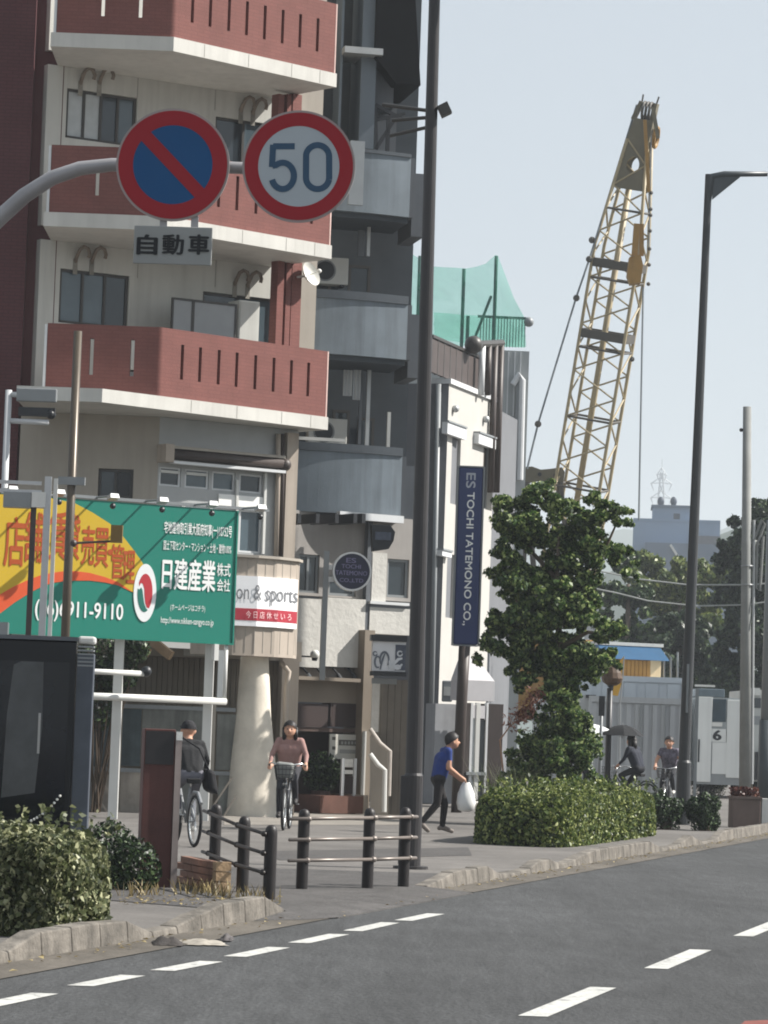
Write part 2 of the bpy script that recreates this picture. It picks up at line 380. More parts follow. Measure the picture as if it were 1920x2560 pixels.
hx = [-400, -40, 20, 80, 315, 395, 430, 560, 688, 700, 1080, 1145, 1240, 1255, 1325, 1366, 1413, 1488, 1638, 1650, 1700, 1732, 1756, 1795, 1812, 2400]
hy = [.16, .16, .06, .17, .17, .035, .035, .18, .18, .056, .056, .16, .16, .05, .05, .17, .04, .17, .17, .05, .05, .17, .05, .05, .17, .17]
def kh(s): return float(np.interp(proj(K(s))[0], hx, hy))
s = -4.0
while s < 52:
    L_ = 0.6; e = 0.006
    a0, a1 = K(s + e, 0), K(s + L_ - e, 0); b0, b1 = K(s + e, 0.16), K(s + L_ - e, 0.16)
    if sA < s + L_ / 2 < sB: s += L_; continue       # flush driveway opening
    h0, h1 = kh(s), kh(s + L_)
    if abs(h0 - .18) < 1e-6 and h1 < .05: h1 = h0
    j = random.uniform(-.006, .006)
    tp = lambda q, h: q + ZV * (h + j)
    dn = lambda q: q - ZV * 0.03
    MB().hexa([dn(a0), dn(b0), dn(b1), dn(a1), tp(a0 + kn * .02, h0), tp(b0, h0 + .003), tp(b1, h1 + .003), tp(a1 + kn * .02, h1)]).build('kerb_stone', kerb_m, kerb, bevel=0.012)
    s += L_

# ================================================================== shared materials
redtile = mat('red brick tile', (117, 72, 66), 0.8, 0.10, 2.0, bump=0.25, bscale=45, fine=0.06)
def add_tiles(m, w, h, dark):     # small wall tiles with slightly darker joints
    n = m.node_tree; L = n.links; bs = n.nodes['Principled BSDF']; src = bs.inputs['Base Color'].links[0].from_socket
    tc = n.nodes.new('ShaderNodeTexCoord'); sx = n.nodes.new('ShaderNodeSeparateXYZ'); cx = n.nodes.new('ShaderNodeCombineXYZ'); L.new(tc.outputs['Object'], sx.inputs[0]); L.new(sx.outputs['X'], cx.inputs['X']); L.new(sx.outputs['Z'], cx.inputs['Y'])
    bt = n.nodes.new('ShaderNodeTexBrick'); bt.inputs['Scale'].default_value = 1.0; bt.inputs['Brick Width'].default_value = w; bt.inputs['Row Height'].default_value = h; bt.inputs['Mortar Size'].default_value = .008
    bt.inputs['Color1'].default_value = (1.04, 1.04, 1.04, 1); bt.inputs['Color2'].default_value = (.96, .96, .96, 1); bt.inputs['Mortar'].default_value = (dark, dark, dark, 1); L.new(cx.outputs[0], bt.inputs['Vector'])
    mx = n.nodes.new('ShaderNodeVectorMath'); mx.operation = 'MULTIPLY'; L.new(src, mx.inputs[0]); L.new(bt.outputs['Color'], mx.inputs[1]); L.new(mx.outputs[0], bs.inputs['Base Color'])
add_tiles(redtile, .21, .065, .87)
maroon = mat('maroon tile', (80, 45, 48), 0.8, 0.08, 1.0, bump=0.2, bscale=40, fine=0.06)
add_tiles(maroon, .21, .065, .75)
slot_red = mat('slot lining', (110, 56, 50), 0.8, 0.05)
whitecon = mat('white painted concrete', (196, 194, 188), 0.7, 0.07, 1.2, streak=0.12)
whitewall = mat('off white wall', (192, 192, 186), 0.85, 0.08, 0.8, streak=0.16)
beige = mat('beige render', (160, 153, 143), 0.85, 0.08, 0.8, streak=0.10)
beige2 = mat('beige panel', (168, 157, 145), 0.8, 0.08, 1.2, streak=0.18)
frame_w = mat('white aluminium', (205, 207, 208), 0.4, 0.05, 3)
frame_d = mat('dark bronze aluminium', (62, 60, 58), 0.45, 0.08, 3)
frame_g = mat('grey aluminium', (130, 134, 136), 0.4, 0.06, 3)
glass_d = glassmat('dark window glass', (46, 54, 60))
glass_b = glassmat('blue grey window glass', (78, 92, 100))
curtain = mat('pale curtain behind glass', (176, 182, 184), 0.35, 0.12, 3, spec=0.5)
steel = mat('galvanised steel', (176, 178, 178), 0.42, 0.10, 2, metal=0.35)
steel_w = mat('white painted steel', (206, 206, 202), 0.4, 0.05, 2, streak=0.08)
brownm = mat('dark brown steel', (66, 58, 55), 0.5, 0.12, 3, streak=0.1)
darkm = mat('black painted steel', (38, 40, 44), 0.45, 0.12, 3)
acm = mat('off white plastic', (208, 208, 202), 0.5, 0.06, 2)
rust = mat('rusty stain pipe', (120, 108, 96), 0.6, 0.25, 6)

def window(parent, F, x0, y0, x1, y1, n=1, fm=None, gm=None, depth=-0.10, fw=0.05, d=0.0, uz=None, glasses=None):
    """A window set in an opening: > window_frame, pane."""
    fm = fm or frame_d; gm = gm or glass_d
    u0, u1, z0, z1 = uz or F.rect(x0, y0, x1, y1, d)
    m = MB(); e = 0.004
    m.fbox(F, u0 + e, u1 - e, z0 + e, z0 + fw, depth, depth + .06).fbox(F, u0 + e, u1 - e, z1 - fw, z1 - e, depth, depth + .06)
    for k in range(n + 1):
        c = u0 + e + fw / 2 + (u1 - u0 - fw - 2 * e) * k / n
        m.fbox(F, c - fw / 2, c + fw / 2, z0 + fw, z1 - fw, depth + .001, depth + .058)
    w = m.build('window', fm, parent)
    for k in range(n):
        a = u0 + fw + (u1 - u0 - fw) * k / n; b = u0 + (u1 - u0 - fw) * (k + 1) / n
        MB().fbox(F, a, b, z0 + fw, z1 - fw, depth + .015, depth + .03).build('pane', glasses[k % len(glasses)] if glasses else gm, w)
    return (u0, u1, z0, z1)

# ================================================================== red apartment block
rb0 = P(300, 1900, 57.5); rb = thing('apartment_building', 'red tiled apartment block with slotted corner balconies and white slab edges', 'building', (rb0.x, rb0.y, 0))
FW = Facade((P(150, 500, 57.6).x, P(150, 500, 57.6).y), 31)     # white wall behind the balconies
FP = Facade((P(400, 900, 56.0).x, 56.0), 1)                       # shaded front of the parapets; u = 0 at the corner
FC = Facade((FP.p.x, FP.p.y), 43)                                 # sunlit chamfer
# the maroon stair tower at the left
FT = Facade((P(60, 600, 57.2).x, 57.2), 3)
uT = FT.uz(66, 600)[0]
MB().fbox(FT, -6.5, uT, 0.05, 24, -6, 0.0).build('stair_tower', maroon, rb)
MB().fbox(FT, uT + .002, FT.uz(140, 600)[0], 6.9, 24, -5, -0.35).build('tower_return', mat('maroon tile lit', (88, 52, 53), 0.8, 0.08, 1.0, bump=0.2, bscale=40, fine=0.06), rb)  # lighter copy of the maroon tile, light put into the colour
LV = [  # parapet top, slab top, slab bottom (pixels at the corner x = 405)
    (-90, 92, 128), (372, 541, 577), (818, 990, 1024)]
cores = []
for li, (pt_, st, sb) in enumerate(LV):
    z_top = FP.uz(405, pt_)[1]; z_s1 = FP.uz(405, st)[1]; z_s0 = FP.uz(405, sb)[1]
    xl = [140, 122, 112][li]
    u_l = FP.uz(xl, st)[0]
    uR = FC.uz([838, 825, 815][li], st)[0]
    b = None
    # shaded front panel with its two slots
    holes = []
    for sx in ([258, 352], [243, 340], [228, 330])[li]:
        a = FP.uz(sx, (pt_ + st) / 2)[0]; holes.append((a - .035, a + .035, z_s1 + .33, z_s1 + .98))
    mp = MB().wall(FP, u_l, -0.06, z_s1, z_top, holes, -0.16, 0.0)
    # rounded corner
    arc = []
    for k in range(6):
        t = k / 5; az = 3 + 40 * t; arc.append(az)
    pts_o = []; c0 = FP.pt(-0.06, 0, 0); c1 = FC.pt(0.06, 0, 0)
    mid = FP.pt(0, 0, 0)
    for k in range(7):
        t = k / 6; q = c0 * (1 - t) ** 2 + mid * 2 * t * (1 - t) + c1 * t ** 2; pts_o.append(q)
    i0, i1, im = FP.pt(-0.06, 0, -.16), FC.pt(0.06, 0, -.16), FC.pt(-0.02, 0, -.17)
    pts_i = [i0 * (1 - t) ** 2 + im * 2 * t * (1 - t) + i1 * t ** 2 for t in [k / 6 for k in range(7)]]
    poly = pts_o + pts_i[::-1]
    holes = []
    sxs = [480, 525, 572, 617, 662, 707, 751, 795] if li == 0 else ([455, 500, 546, 592, 640, 686, 733, 780] if li == 1 else [453, 498, 545, 590, 637, 683, 727, 770])
    for sx in sxs:
        a = FC.uz(sx, (pt_ + st) / 2 + 60)[0]; holes.append((a - .035, a + .035, z_s1 + .34, z_s1 + .96))
    mp.wall(FC, 0.06, uR, z_s1, z_top, holes, -0.16, 0.0)
    mp.prism([q + ZV * z_s1 for q in poly], ZV * (z_top - z_s1))
    par = mp.build('balcony_parapet', redtile, rb)
    for h in holes:   # lining plates at the back of the sunlit slots
        MB().fbox(FC, h[0] + .004, h[1] - .004, h[2] + .004, h[3] - .004, -0.155, -0.07).build('slot', slot_red, par)
    # white slab edge: front run and chamfer run; lower slab reaches further forward
    ms = MB(); fw = 0.05 if li < 2 else 0.55
    ulS = FP.uz([126, 108, 52][li], sb)[0]
    front = [FP.pt(ulS, 0, fw)]
    if li < 2: front += [FP.pt(0.02, 0, 0.05)]
    else: front += [FC.pt(FC.uz(255, 1000, .05)[0], 0, 0.05)]
    tipo = FC.pt(uR + .03, 0, 0.05)
    back_r = tipo - FC.n * 3.2; back_l = FP.pt(ulS, 0, -4.0)
    if li == 2: front[0] = FP.pt(ulS, 0, (front[1] - FP.p).dot(FP.n))
    poly = front + [tipo, back_r, back_l]
    ms.prism([q + ZV * z_s0 for q in poly], ZV * (z_s1 - z_s0 - 0.004))
    ms.build('balcony_slab', whitecon, rb)
    # panel joints of the slab edge
    for t in (0.18, 0.45, 0.72, 0.9):
        MB().fbox(FC, uR * t - .006, uR * t + .006, z_s0 + .01, z_s1 - .012, 0.044, 0.053).build('slab_joint', mat('joint sealant', (150, 148, 142), 0.8), rb)
    # end cheek, thin white trims
    MB().fbox(FP, u_l - .05, u_l - .004, z_s1, z_top - .02, -0.16, .01).build('trim', frame_w, rb)
    MB().fbox(FC, uR + .002, uR + .03, z_s1, z_top, -0.17, .004).build('trim', mat('pale pink trim', (205, 176, 168), 0.7), rb)
    cores.append((z_s0, z_s1, z_top))
# white wall behind, storey by storey
zb = cores[2][1]
wl_u0, wl_u1 = -0.35, FW.uz(690, 800)[0]
for li in (0, 1, 2):
    z0 = cores[li][1]; z1 = cores[li - 1][0] if li else cores[0][1] + 3.0
    if li == 0:
        MB().wall(FW, wl_u0, wl_u1, z0 + .002, z1, [], -0.25, 0.0).build('wall', whitewall, rb); continue
    rects = [(165, 232, 342, 356), (535, 300, 680, 520)] if li == 1 else [(148, 680, 322, 815), (505, 738, 690, 860)]
    hs = []
    for k, r_ in enumerate(rects):
        u0, u1, a, b = FW.rect(*r_)
        if k == 1: a = z0 + .05
        hs.append((u0, min(u1, wl_u1 - .05), a, b))
    MB().wall(FW, wl_u0, wl_u1, z0 + .002, z1 - .002, hs, -0.25, 0.0).build('wall', whitewall, rb)
    window(rb, FW, 0, 0, 0, 0, 4 if li == 1 else 3, frame_d, uz=hs[0], glasses=[curtain, curtain, glass_d, glass_b] if li == 1 else [glass_b, glass_b, glass_d])
    window(rb, FW, 0, 0, 0, 0, 2, frame_d, uz=hs[1], glasses=[glass_d, glass_b])
    # wall joints and the hooded vent pipes
    for jx in (345, 540):
        u = FW.uz(jx, 200 if li == 1 else 660)[0]
        MB().fbox(FW, u - .008, u + .008, hs[1][3] + .1, z1 - .01, 0.0, 0.006).build('wall_joint', mat('joint sealant', (150, 148, 142), 0.8), rb)
    for vx, vy in ([(215, 165), (262, 165), (615, 235), (645, 240)] if li == 1 else [(202, 610), (243, 612), (600, 668), (632, 672)]):
        u, z = FW.uz(vx, vy + 42)
        mv = MB().path([FW.pt(u - .11, z - .04, -.02), FW.pt(u - .11, z + .10, .09), FW.pt(u - .09, z + .19, .14), FW.pt(u - .02, z + .24, .16), FW.pt(u + .06, z + .21, .16), FW.pt(u + .10, z + .12, .15), FW.pt(u + .09, z + .05, .13)], .036, 8)
        mv.build('vent_hood', rust, rb, smooth=True)
        MB().fbox(FW, u - .155, u - .065, z - .26, z + .02, 0.0, .012).build('vent_plate', mat('stained vent plate', (140, 137, 129), 0.8, 0.25, 8, streak=.4), rb)
    # terracotta pillars at the far end
    for (x0, x1) in ((692, 708), (714, 726), (728, 752)):
        fz = FC if x0 > 700 else FW
        MB().prect(FC, x0 - (0 if li == 2 else -2), 640 if li == 2 else 235, x1, 880 if li == 2 else 420, -1.15, -0.95 - (x0 - 690) * .001).build('pillar', redtile, rb)
# wall return behind the pillars and the core of the building
MB().fbox(FW, wl_u0, wl_u1 + 1.0, cores[2][1], 24, -7, -0.26).build('building_core', beige, rb)
# balcony things
u, z = FW.uz(360, 780)
def ac_unit(name, label, F, u, z, d, w=.78, h=.58, dep=.28, parent=None, hub=None):
    r_ = thing(name, label, 'air conditioner', F.pt(u, z, d), 'outdoor air conditioner units')
    MB().fbox(F, u - w / 2, u + w / 2, z + .04, z + h, d - dep, d).build('casing', acm, r_, bevel=.015)
    c = F.pt(u - .08, z + h * .53, d + .002)
    MB().disc(c, F.n, .19, .215, .012, 28).build('fan_guard', frame_g, r_)
    MB().disc(c - F.n * .0, F.n, 0, .185, .004, 28).build('fan_opening', darkm, r_)
    for s_ in (-1, 1): MB().fbox(F, u + s_ * .28 - .04, u + s_ * .28 + .04, z, z + .038, d - dep, d).build('foot', darkm, r_)
    return r_
cz = cores[2][1]
ac_unit('air_conditioner', 'white air conditioner on the lowest red balcony beside the grey screen', FW, FW.uz(352, 760)[0], cz + .62, 0.5)
ms = MB().fbox(FW, FW.uz(352, 760)[0] - .4, FW.uz(352, 760)[0] + .4, cz, cz + .62, .22, .5); ms.build('stand', frame_g, rb)
scr = thing('balcony_screen', 'grey panel screen in a dark frame on the lowest red balcony', 'screen', FW.pt(2.0, cz, .75))
u0, u1, z0, z1 = FW.rect(428, 752, 590, 850, .75); z0 = cz + .0
for a, b in ((0, .3), (.32, .97)):
    MB().fbox(FW, u0 + (u1 - u0) * a + .03, u0 + (u1 - u0) * b, z0 + .1, z1 - .04, .735, .765).build('panel', mat('frosted grey panel', (150, 154, 156), .5, .06), scr)
mb = MB().fbox(FW, u0, u1, z1 - .04, z1, .72, .78).fbox(FW, u0, u0 + .03, z0, z1 - .04, .72, .78).fbox(FW, u0 + (u1 - u0) * .3, u0 + (u1 - u0) * .32 + .03, z0, z1 - .04, .72, .78).fbox(FW, u1 - .04, u1, z0, z1 - .04, .72, .78)
mb.build('frame', frame_d, scr)
cab = thing('balcony_cabinet', 'pale cabinet at the end of the grey screen on the lowest red balcony', 'cabinet', FW.pt(3, cz, .5))
u0, u1, z0, z1 = FW.rect(597, 752, 648, 850, .75)
MB().fbox(FW, u0, u1, cz, z1, .3, .75).build('body', acm, cab, bevel=.01)
MB().fbox(FW, u0 + .02, u1 - .02, cz + .05, z1 - .03, .752, .765).build('door', whitewall, cab)
# satellite dish / lamp on the end pillar of the lower balcony
dsh = thing('satellite_dish', 'small white satellite dish on a bracket at the end of the red balconies', 'dish', FC.pt(FC.uz(765, 690)[0], FC.uz(765, 690)[1], -1.0))
c = FC.pt(*FC.uz(768, 690, -.9), -.9)
mb = MB()
prof = [(0.0, 0.0), (.12, .02), (.2, .06), (.24, .11)]
ax = Vector((.75, -.55, .35)).normalized(); e1 = ax.cross(ZV).normalized(); e2 = ax.cross(e1)
vs_ = []; fs = []
for i, (r_, h_) in enumerate(prof):
    for k in range(20):
        t = 2 * math.pi * k / 20; vs_.append(c + ax * h_ + (e1 * math.cos(t) + e2 * math.sin(t)) * max(r_, .001))
for i in range(3):
    for k in range(20): fs.append((i * 20 + k, i * 20 + (k + 1) % 20, (i + 1) * 20 + (k + 1) % 20, (i + 1) * 20 + k))
mb.add(vs_, fs).build('reflector', acm, dsh, smooth=True)
MB().tube(c, c + ax * .3 - ZV * .03, .012).ball(c + ax * .3 - ZV * .03, .045).build('feed_arm', acm, dsh)
MB().tube(c, c - FC.t * .25 - ZV * .05, .02).build('bracket', steel, dsh)

# ---- lower storeys of the red block
FL1 = Facade((P(50, 1100, 57.2).x, 57.2), 2)
u_c = FL1.uz(396, 1150)[0]
FL2 = Facade((FL1.pt(u_c, 0).x, FL1.pt(u_c, 0).y), 34)
zt = cores[2][0] - .004
hw = FL1.rect(245, 1172, 333, 1245)
uE = FL2.uz(742, 1200)[0]
zlow = P(400, 1618, 57.4).z
MB().wall(FL1, 0.0, u_c, zlow, zt, [hw], -.3, 0).build('wall', beige, rb)
window(rb, FL1, 0, 0, 0, 0, 2, frame_d, uz=hw, glasses=[glass_d, mat('near black glass', (24, 24, 28), .1, .1)])
ws = [(398, 1172, 452, 1218), (462, 1172, 522, 1225), (530, 1180, 588, 1232), (598, 1190, 655, 1240)]
hs = []
zt_w, zb_w = FL2.uz(520, 1176)[1], FL2.uz(520, 1224)[1]
zl1, zl0 = FL2.uz(620, 1275)[1], FL2.uz(620, 1382)[1]
for (x0, y0, x1, y1) in ws:
    u0, u1, _, _ = FL2.rect(x0, y0, x1, y1); hs.append((u0, u1, zb_w, zt_w))
for (x0, x1) in ((398, 452), (462, 522), (530, 588), (598, 655)):
    u0, u1 = FL2.uz(x0, 1320)[0], FL2.uz(x1, 1320)[0]; hs.append((u0, u1, zl0, zl1))
MB().wall(FL2, 0.002, uE, zlow, zt, hs, -.3, 0).build('shop_wall', mat('grey shop front', (168, 170, 170), .7, .06), rb)
for k, h_ in enumerate(hs):
    window(rb, FL2, 0, 0, 0, 0, 1, frame_w, uz=h_, glasses=[glass_b if k % 3 else glass_d], depth=-.08, fw=.035)
for k in (0, 1):
    h_ = hs[k]; MB().fbox(FL2, h_[0] + .03, h_[1] - .03, h_[3] - .11, h_[3] - .06, -.05, .0).build('blind_rail', steel_w, rb)
# sunlit white blind in the right windows
h_ = hs[6]; h2 = hs[7]
MB().fbox(FL2, h_[0] + .1, h2[1] + .0, zl1 - .0, zb_w - .06, .01, .035).build('window_blind', mat('white shop blind', (235, 235, 232), .5, .03), rb)
MB().beam(FL2.pt(*FL2.uz(593, 1200, .05), .05), FL2.pt(*FL2.uz(590, 1385, .05), .05), .05, .05).build('mullion', steel_w, rb)
MB().beam(FL2.pt(*FL2.uz(664, 1180, .05), .05), FL2.pt(*FL2.uz(657, 1385, .05), .05), .05, .05).build('mullion', steel_w, rb)
# retracted awning in its long box
aw = thing('retracted_awning', 'long retracted awning roller above the first floor shop windows', 'awning', FL2.pt(1.0, FL2.uz(520, 1150)[1], .15))
ua, za = FL2.uz(432, 1128, .25); ub, zb2 = FL2.uz(712, 1160, .25)
MB().tube(FL2.pt(ua, za - .05, .22), FL2.pt(ub, za - .05, .22), .095, n=14).build('roller', brownm, aw, smooth=True)
MB().fbox(FL2, ua - .0, ub, za + .05, za + .1, .02, .28).build('cover', beige, aw)
MB().fbox(FL2, ua - .18, ua - .004, za - .2, za + .12, .0, .32).build('end_plate', beige2, aw)
MB().fbox(FL2, ua, ub, za - .22, za - .17, .14, .30).build('front_rail', frame_w, aw)
MB().ball(FL2.pt(ub + .02, za - .06, .22), .12, 12, 8).build('end_cap', brownm, aw, smooth=True)
# drainpipes and corner pilaster
for px, rr, mm in ((692, .045, beige2), (703, .04, brownm)):
    MB().path([FL2.pt(*FL2.uz(px + 4, 1085, .1), .1), FL2.pt(*FL2.uz(px + 3, 1200, .1), .1), FL2.pt(*FL2.uz(px - 2, 1390, .1), .1)], rr, 10).build('drainpipe', mm, rb, smooth=True)
MB().prect(FL2, 714, 1082, 742, 1395, -.3, .12).build('pilaster', beige2, rb)
# curved first-floor band with the shop sign
cb = [P(x, 1500, 56.6 + dy) for x, dy in ((480, .25), (530, .06), (585, 0.0), (640, .12), (690, .38), (738, .85), (746, 1.2))]
zb1 = P(640, 1388, 56.7).z; zb0 = P(640, 1640, 56.7).z
def band(name, z0, z1, grow, m_, a=0, b=7, parent=rb):
    o_ = [Vector((q.x, q.y, 0)) for q in cb][a:b]
    nn = []
    for i in range(len(o_)):
        d_ = (o_[min(i + 1, len(o_) - 1)] - o_[max(i - 1, 0)]).normalized(); nn.append(Vector((d_.y, -d_.x, 0)))
    f_ = [o_[i] + nn[i] * grow for i in range(len(o_))]; k_ = [o_[i] - nn[i] * .25 for i in range(len(o_))]
    return MB().prism([q + ZV * z0 for q in f_ + k_[::-1]], ZV * (z1 - z0)).build(name, m_, parent)
band('curved_band', zb0, zb1 - .05, 0.0, beige2)
band('band_coping', zb1 - .048, zb1, 0.06, beige)
# rib joints on the band
for i in range(1, 14):
    t = i / 14 * 6; k_ = min(int(t), 5); q = cb[k_].lerp(cb[k_ + 1], t - k_); q2 = Vector((q.x, q.y, 0)); d_ = (cb[k_ + 1] - cb[k_]); d_.z = 0; d_.normalize(); n_ = Vector((d_.y, -d_.x, 0))
    MB().obox(q2 + n_ * .0 + ZV * (zb0 + zb1) / 2, d_ * .008, n_ * .006, ZV * (zb1 - zb0 - .12) / 2).build('panel_joint', beige, rb)
# the curved sign on it
sg = thing('curved_shop_sign', 'curved white sign with thin grey lettering and a red strip on the beige band', 'sign', P(660, 1500, 56.8))
zs = [P(640, y_, 56.7).z for y_ in (1441, 1522, 1552, 1566)]
band('sign_face', zs[3], zs[0], 0.05, mat('white sign film', (238, 238, 240), .45, .02), 1, 6, sg)
band('red_strip', zs[2], zs[1], 0.054, mat('crimson strip', (170, 52, 66), .5, .04), 1, 6, sg)
def curved_text(body, bold, px0, px1, z0, z1, grow, m_, name):
    vs_, fs = _txt[(body, bold)]; xs = [v.x for v in vs_]; ys = [v.y for v in vs_]; a, b, c, e = min(xs), max(xs), min(ys), max(ys)
    xs_px = [480, 530, 585, 640, 690, 738, 746]; out = []
    for v in vs_:
        px = px0 + (px1 - px0) * (v.x - a) / (b - a); k_ = max(0, min(5, int(np.searchsorted(xs_px, px)) - 1)); f_ = (px - xs_px[k_]) / (xs_px[k_ + 1] - xs_px[k_])
        q = cb[k_].lerp(cb[k_ + 1], f_)
        def vn(i):
            d_ = cb[min(i + 1, 6)] - cb[max(i - 1, 0)]; d_.z = 0; d_.normalize(); return Vector((d_.y, -d_.x, 0))
        n_ = vn(k_).lerp(vn(k_ + 1), f_)
        out.append(Vector((q.x, q.y, 0)) + n_ * grow + ZV * (z0 + (z1 - z0) * (v.y - c) / (e - c)))
    MB().add(out, fs).build(name, m_, sg)
curved_text('salon & sports', 0.0, 558, 736, P(640, 1512, 56.7).z, P(640, 1462, 56.7).z, .064, mat('grey lettering', (120, 122, 126), .6), 'lettering')
curved_text('今 日 店 休 せ い ろ', 0.03, 614, 722, P(640, 1546, 56.7).z, P(640, 1528, 56.7).z, .068, mat('pink white lettering', (246, 214, 214), .6), 'lettering')
# ground floor under the band: flared column, pilaster with bent pipe, shutter
col = MB()
cb_ = P(655, 1700, 57.0)
ringz = [(zb0, .25, -.16), (P(0, 1760, 57).z, .31, -.14), (P(0, 1880, 57).z, .40, -.12), (.05, .47, -.10)]
vs_, fs = [], []
for z_, r_, dx in ringz:
    for k in range(24):
        t = 2 * math.pi * k / 24; vs_.append((cb_.x + dx + math.cos(t) * r_, cb_.y + .35 + math.sin(t) * r_, z_))
for i in range(3):
    for k in range(24): fs.append((i * 24 + k, i * 24 + (k + 1) % 24, (i + 1) * 24 + (k + 1) % 24, (i + 1) * 24 + k))
col.add(vs_, fs).build('flared_column', mat('cream painted column', (208, 200, 186), .8, .16, 2, bump=.2, bscale=18), rb, smooth=True)
FS = Facade((P(380, 1700, 58.6).x, 58.6), 10)
MB().prect(FS, 700, 1636, 742, 2032, -.3, .5).build('pilaster', beige2, rb)
MB().path([P(702, 1655, 57.6), P(722, 1680, 57.6), P(716, 1720, 57.6), P(712, 1860, 57.6), P(708, 2030, 57.6)], .05, 10).build('drainpipe', beige2, rb, smooth=True)
sh = MB()
u0, u1, z0, z1 = FS.rect(330, 1632, 640, 1772)
sh.fbox(FS, u0 - 3, u1 + .8, .05, zb0 + .3, -.2, -.05)
MB().fbox(FS, u0 - 3, u1 + .8, zb0 - .02, zb0 + .34, -.05, .2).build('lintel', beige, rb)
sh.build('garage_wall', mat('shutter backing', (120, 112, 100), .8), rb)
sl = MB(); zz = z0
k = 0
while k < 46:
    ua_ = u0 - 1.5 + k * (u1 - u0 + 2.2) / 46
    MB().fbox(FS, ua_ + .006, ua_ + (u1 - u0 + 2.2) / 46 - .006, z0, zb0 - .03, -.05, .0).build('shutter_slat', mat('brown grey shutter', (122, 114, 102), .6, .08, 2, streak=.2), rb); k += 1
MB().prect(FS, 460, 1605, 518, 1640, .2, .24).build('notice_board', whitewall, rb)
# ================================================================== green billboard on its steel posts
FB = Facade((P(590, 1430, 53.2).x, 53.2), 30)
bb = thing('billboard', 'large green billboard with a yellow arch and white lettering on white steel posts', 'billboard', FB.pt(-1.5, 0.05))
green_m = mat('green sign film', (20, 118, 102), .45, .03, 1); yellow_m = mat('yellow sign film', (196, 164, 40), .45, .03, 1); orange_m = mat('orange red sign film', (206, 84, 44), .45, .03)
brown_l = mat('brown orange lettering', (168, 74, 22), .5, .04); white_l = mat('white lettering', (232, 234, 232), .5, .03)
uR_, zT = FB.uz(592, 1277); _, zB = FB.uz(582, 1608); uL = FB.uz(-260, 1400)[0]
zT2, zB2 = zT, zB
MB().fbox(FB, uL, uR_, zB, zT, -.05, 0.0).build('board', green_m, bb)
MB().fbox(FB, uL, uR_ + .03, zB - .03, zB - .002, -.06, .02).fbox(FB, uR_ + .002, uR_ + .03, zB, zT, -.06, .02).build('edge_trim', green_m, bb)
def bz(x, y): return (x / 2.676, 1160 + y / 2.676)      # from an enlarged view to photo pixels
def bpoly(pts, d, name, m_):
    q = [FB.uz(*bz(*p), d) for p in pts]; q = [(min(max(u, uL + .01), uR_ - .01), min(max(z, zB + .01), zT - .012)) for u, z in q]
    MB().prism([FB.pt(u, z, 0.0) for u, z in q], FB.n * d).build(name, m_, bb)
up_curve = [(-700, 120), (150, 120), (330, 150), (500, 262), (620, 325), (740, 402), (820, 480), (890, 570), (950, 655), (990, 730)]
lo_curve = [(985, 840), (890, 858), (790, 790), (700, 755), (600, 728), (500, 716), (420, 718), (350, 727), (270, 745), (200, 770), (100, 815), (0, 872), (-150, 990), (-300, 1120)]
bpoly(up_curve + lo_curve, .004, 'yellow_arch', yellow_m)
or_in = [(870, 850), (790, 812), (700, 792), (600, 780), (500, 780), (420, 786), (350, 795), (270, 825), (200, 862), (100, 925), (0, 1000), (-150, 1130)]
bpoly(lo_curve[1:] + or_in[::-1], .006, 'orange_band', orange_m)
for ch, cx, cy, w, h in [('店', 98, 520, 135, 330), ('舗', 228, 490, 125, 330), ('賃', 388, 478, 120, 320), ('貸', 492, 490, 84, 300), ('売', 590, 545, 86, 260), ('買', 682, 560, 90, 260), ('管', 785, 652, 85, 230), ('理', 862, 688, 80, 215)]:
    mb = MB(); a, b = bz(cx - w / 2, cy - h / 2), bz(cx + w / 2, cy + h / 2); text_px(mb, FB, ch, .022, a[0], a[1], b[0], b[1], .009); mb.build('lettering', brown_l, bb)
for cx, cy in ((738, 590), (305, 480)):
    u, z = FB.uz(*bz(cx, cy)); MB().disc(FB.pt(u, z, .004), FB.n, 0, .05, .006, 14).build('dot', brown_l, bb)
def btext(body, bold, x0, y0, x1, y1, m_=white_l, d=.008):
    mb = MB(); a, b = bz(x0, y0), bz(x1, y1); text_px(mb, FB, body, bold, a[0], a[1], b[0], b[1], d); mb.build('lettering', m_, bb)
btext('(06)6911-9110', .02, 235, 922, 822, 1060)
btext('宅地建物取引業大阪府知事(一)18752号', .02, 1098, 398, 1552, 490)
btext('国土下取センター・マンション・土地・建物100%', .01, 1094, 525, 1548, 588)
btext('日建産業', .03, 1086, 640, 1440, 845)
btext('株式', .015, 1452, 665, 1542, 752); btext('会社', .015, 1452, 770, 1538, 852)
btext('(ホームページはコチラ)', 0.0, 1140, 942, 1372, 992); btext('http://www.nikken-sangyo.co.jp', 0.0, 1076, 1030, 1428, 1085)
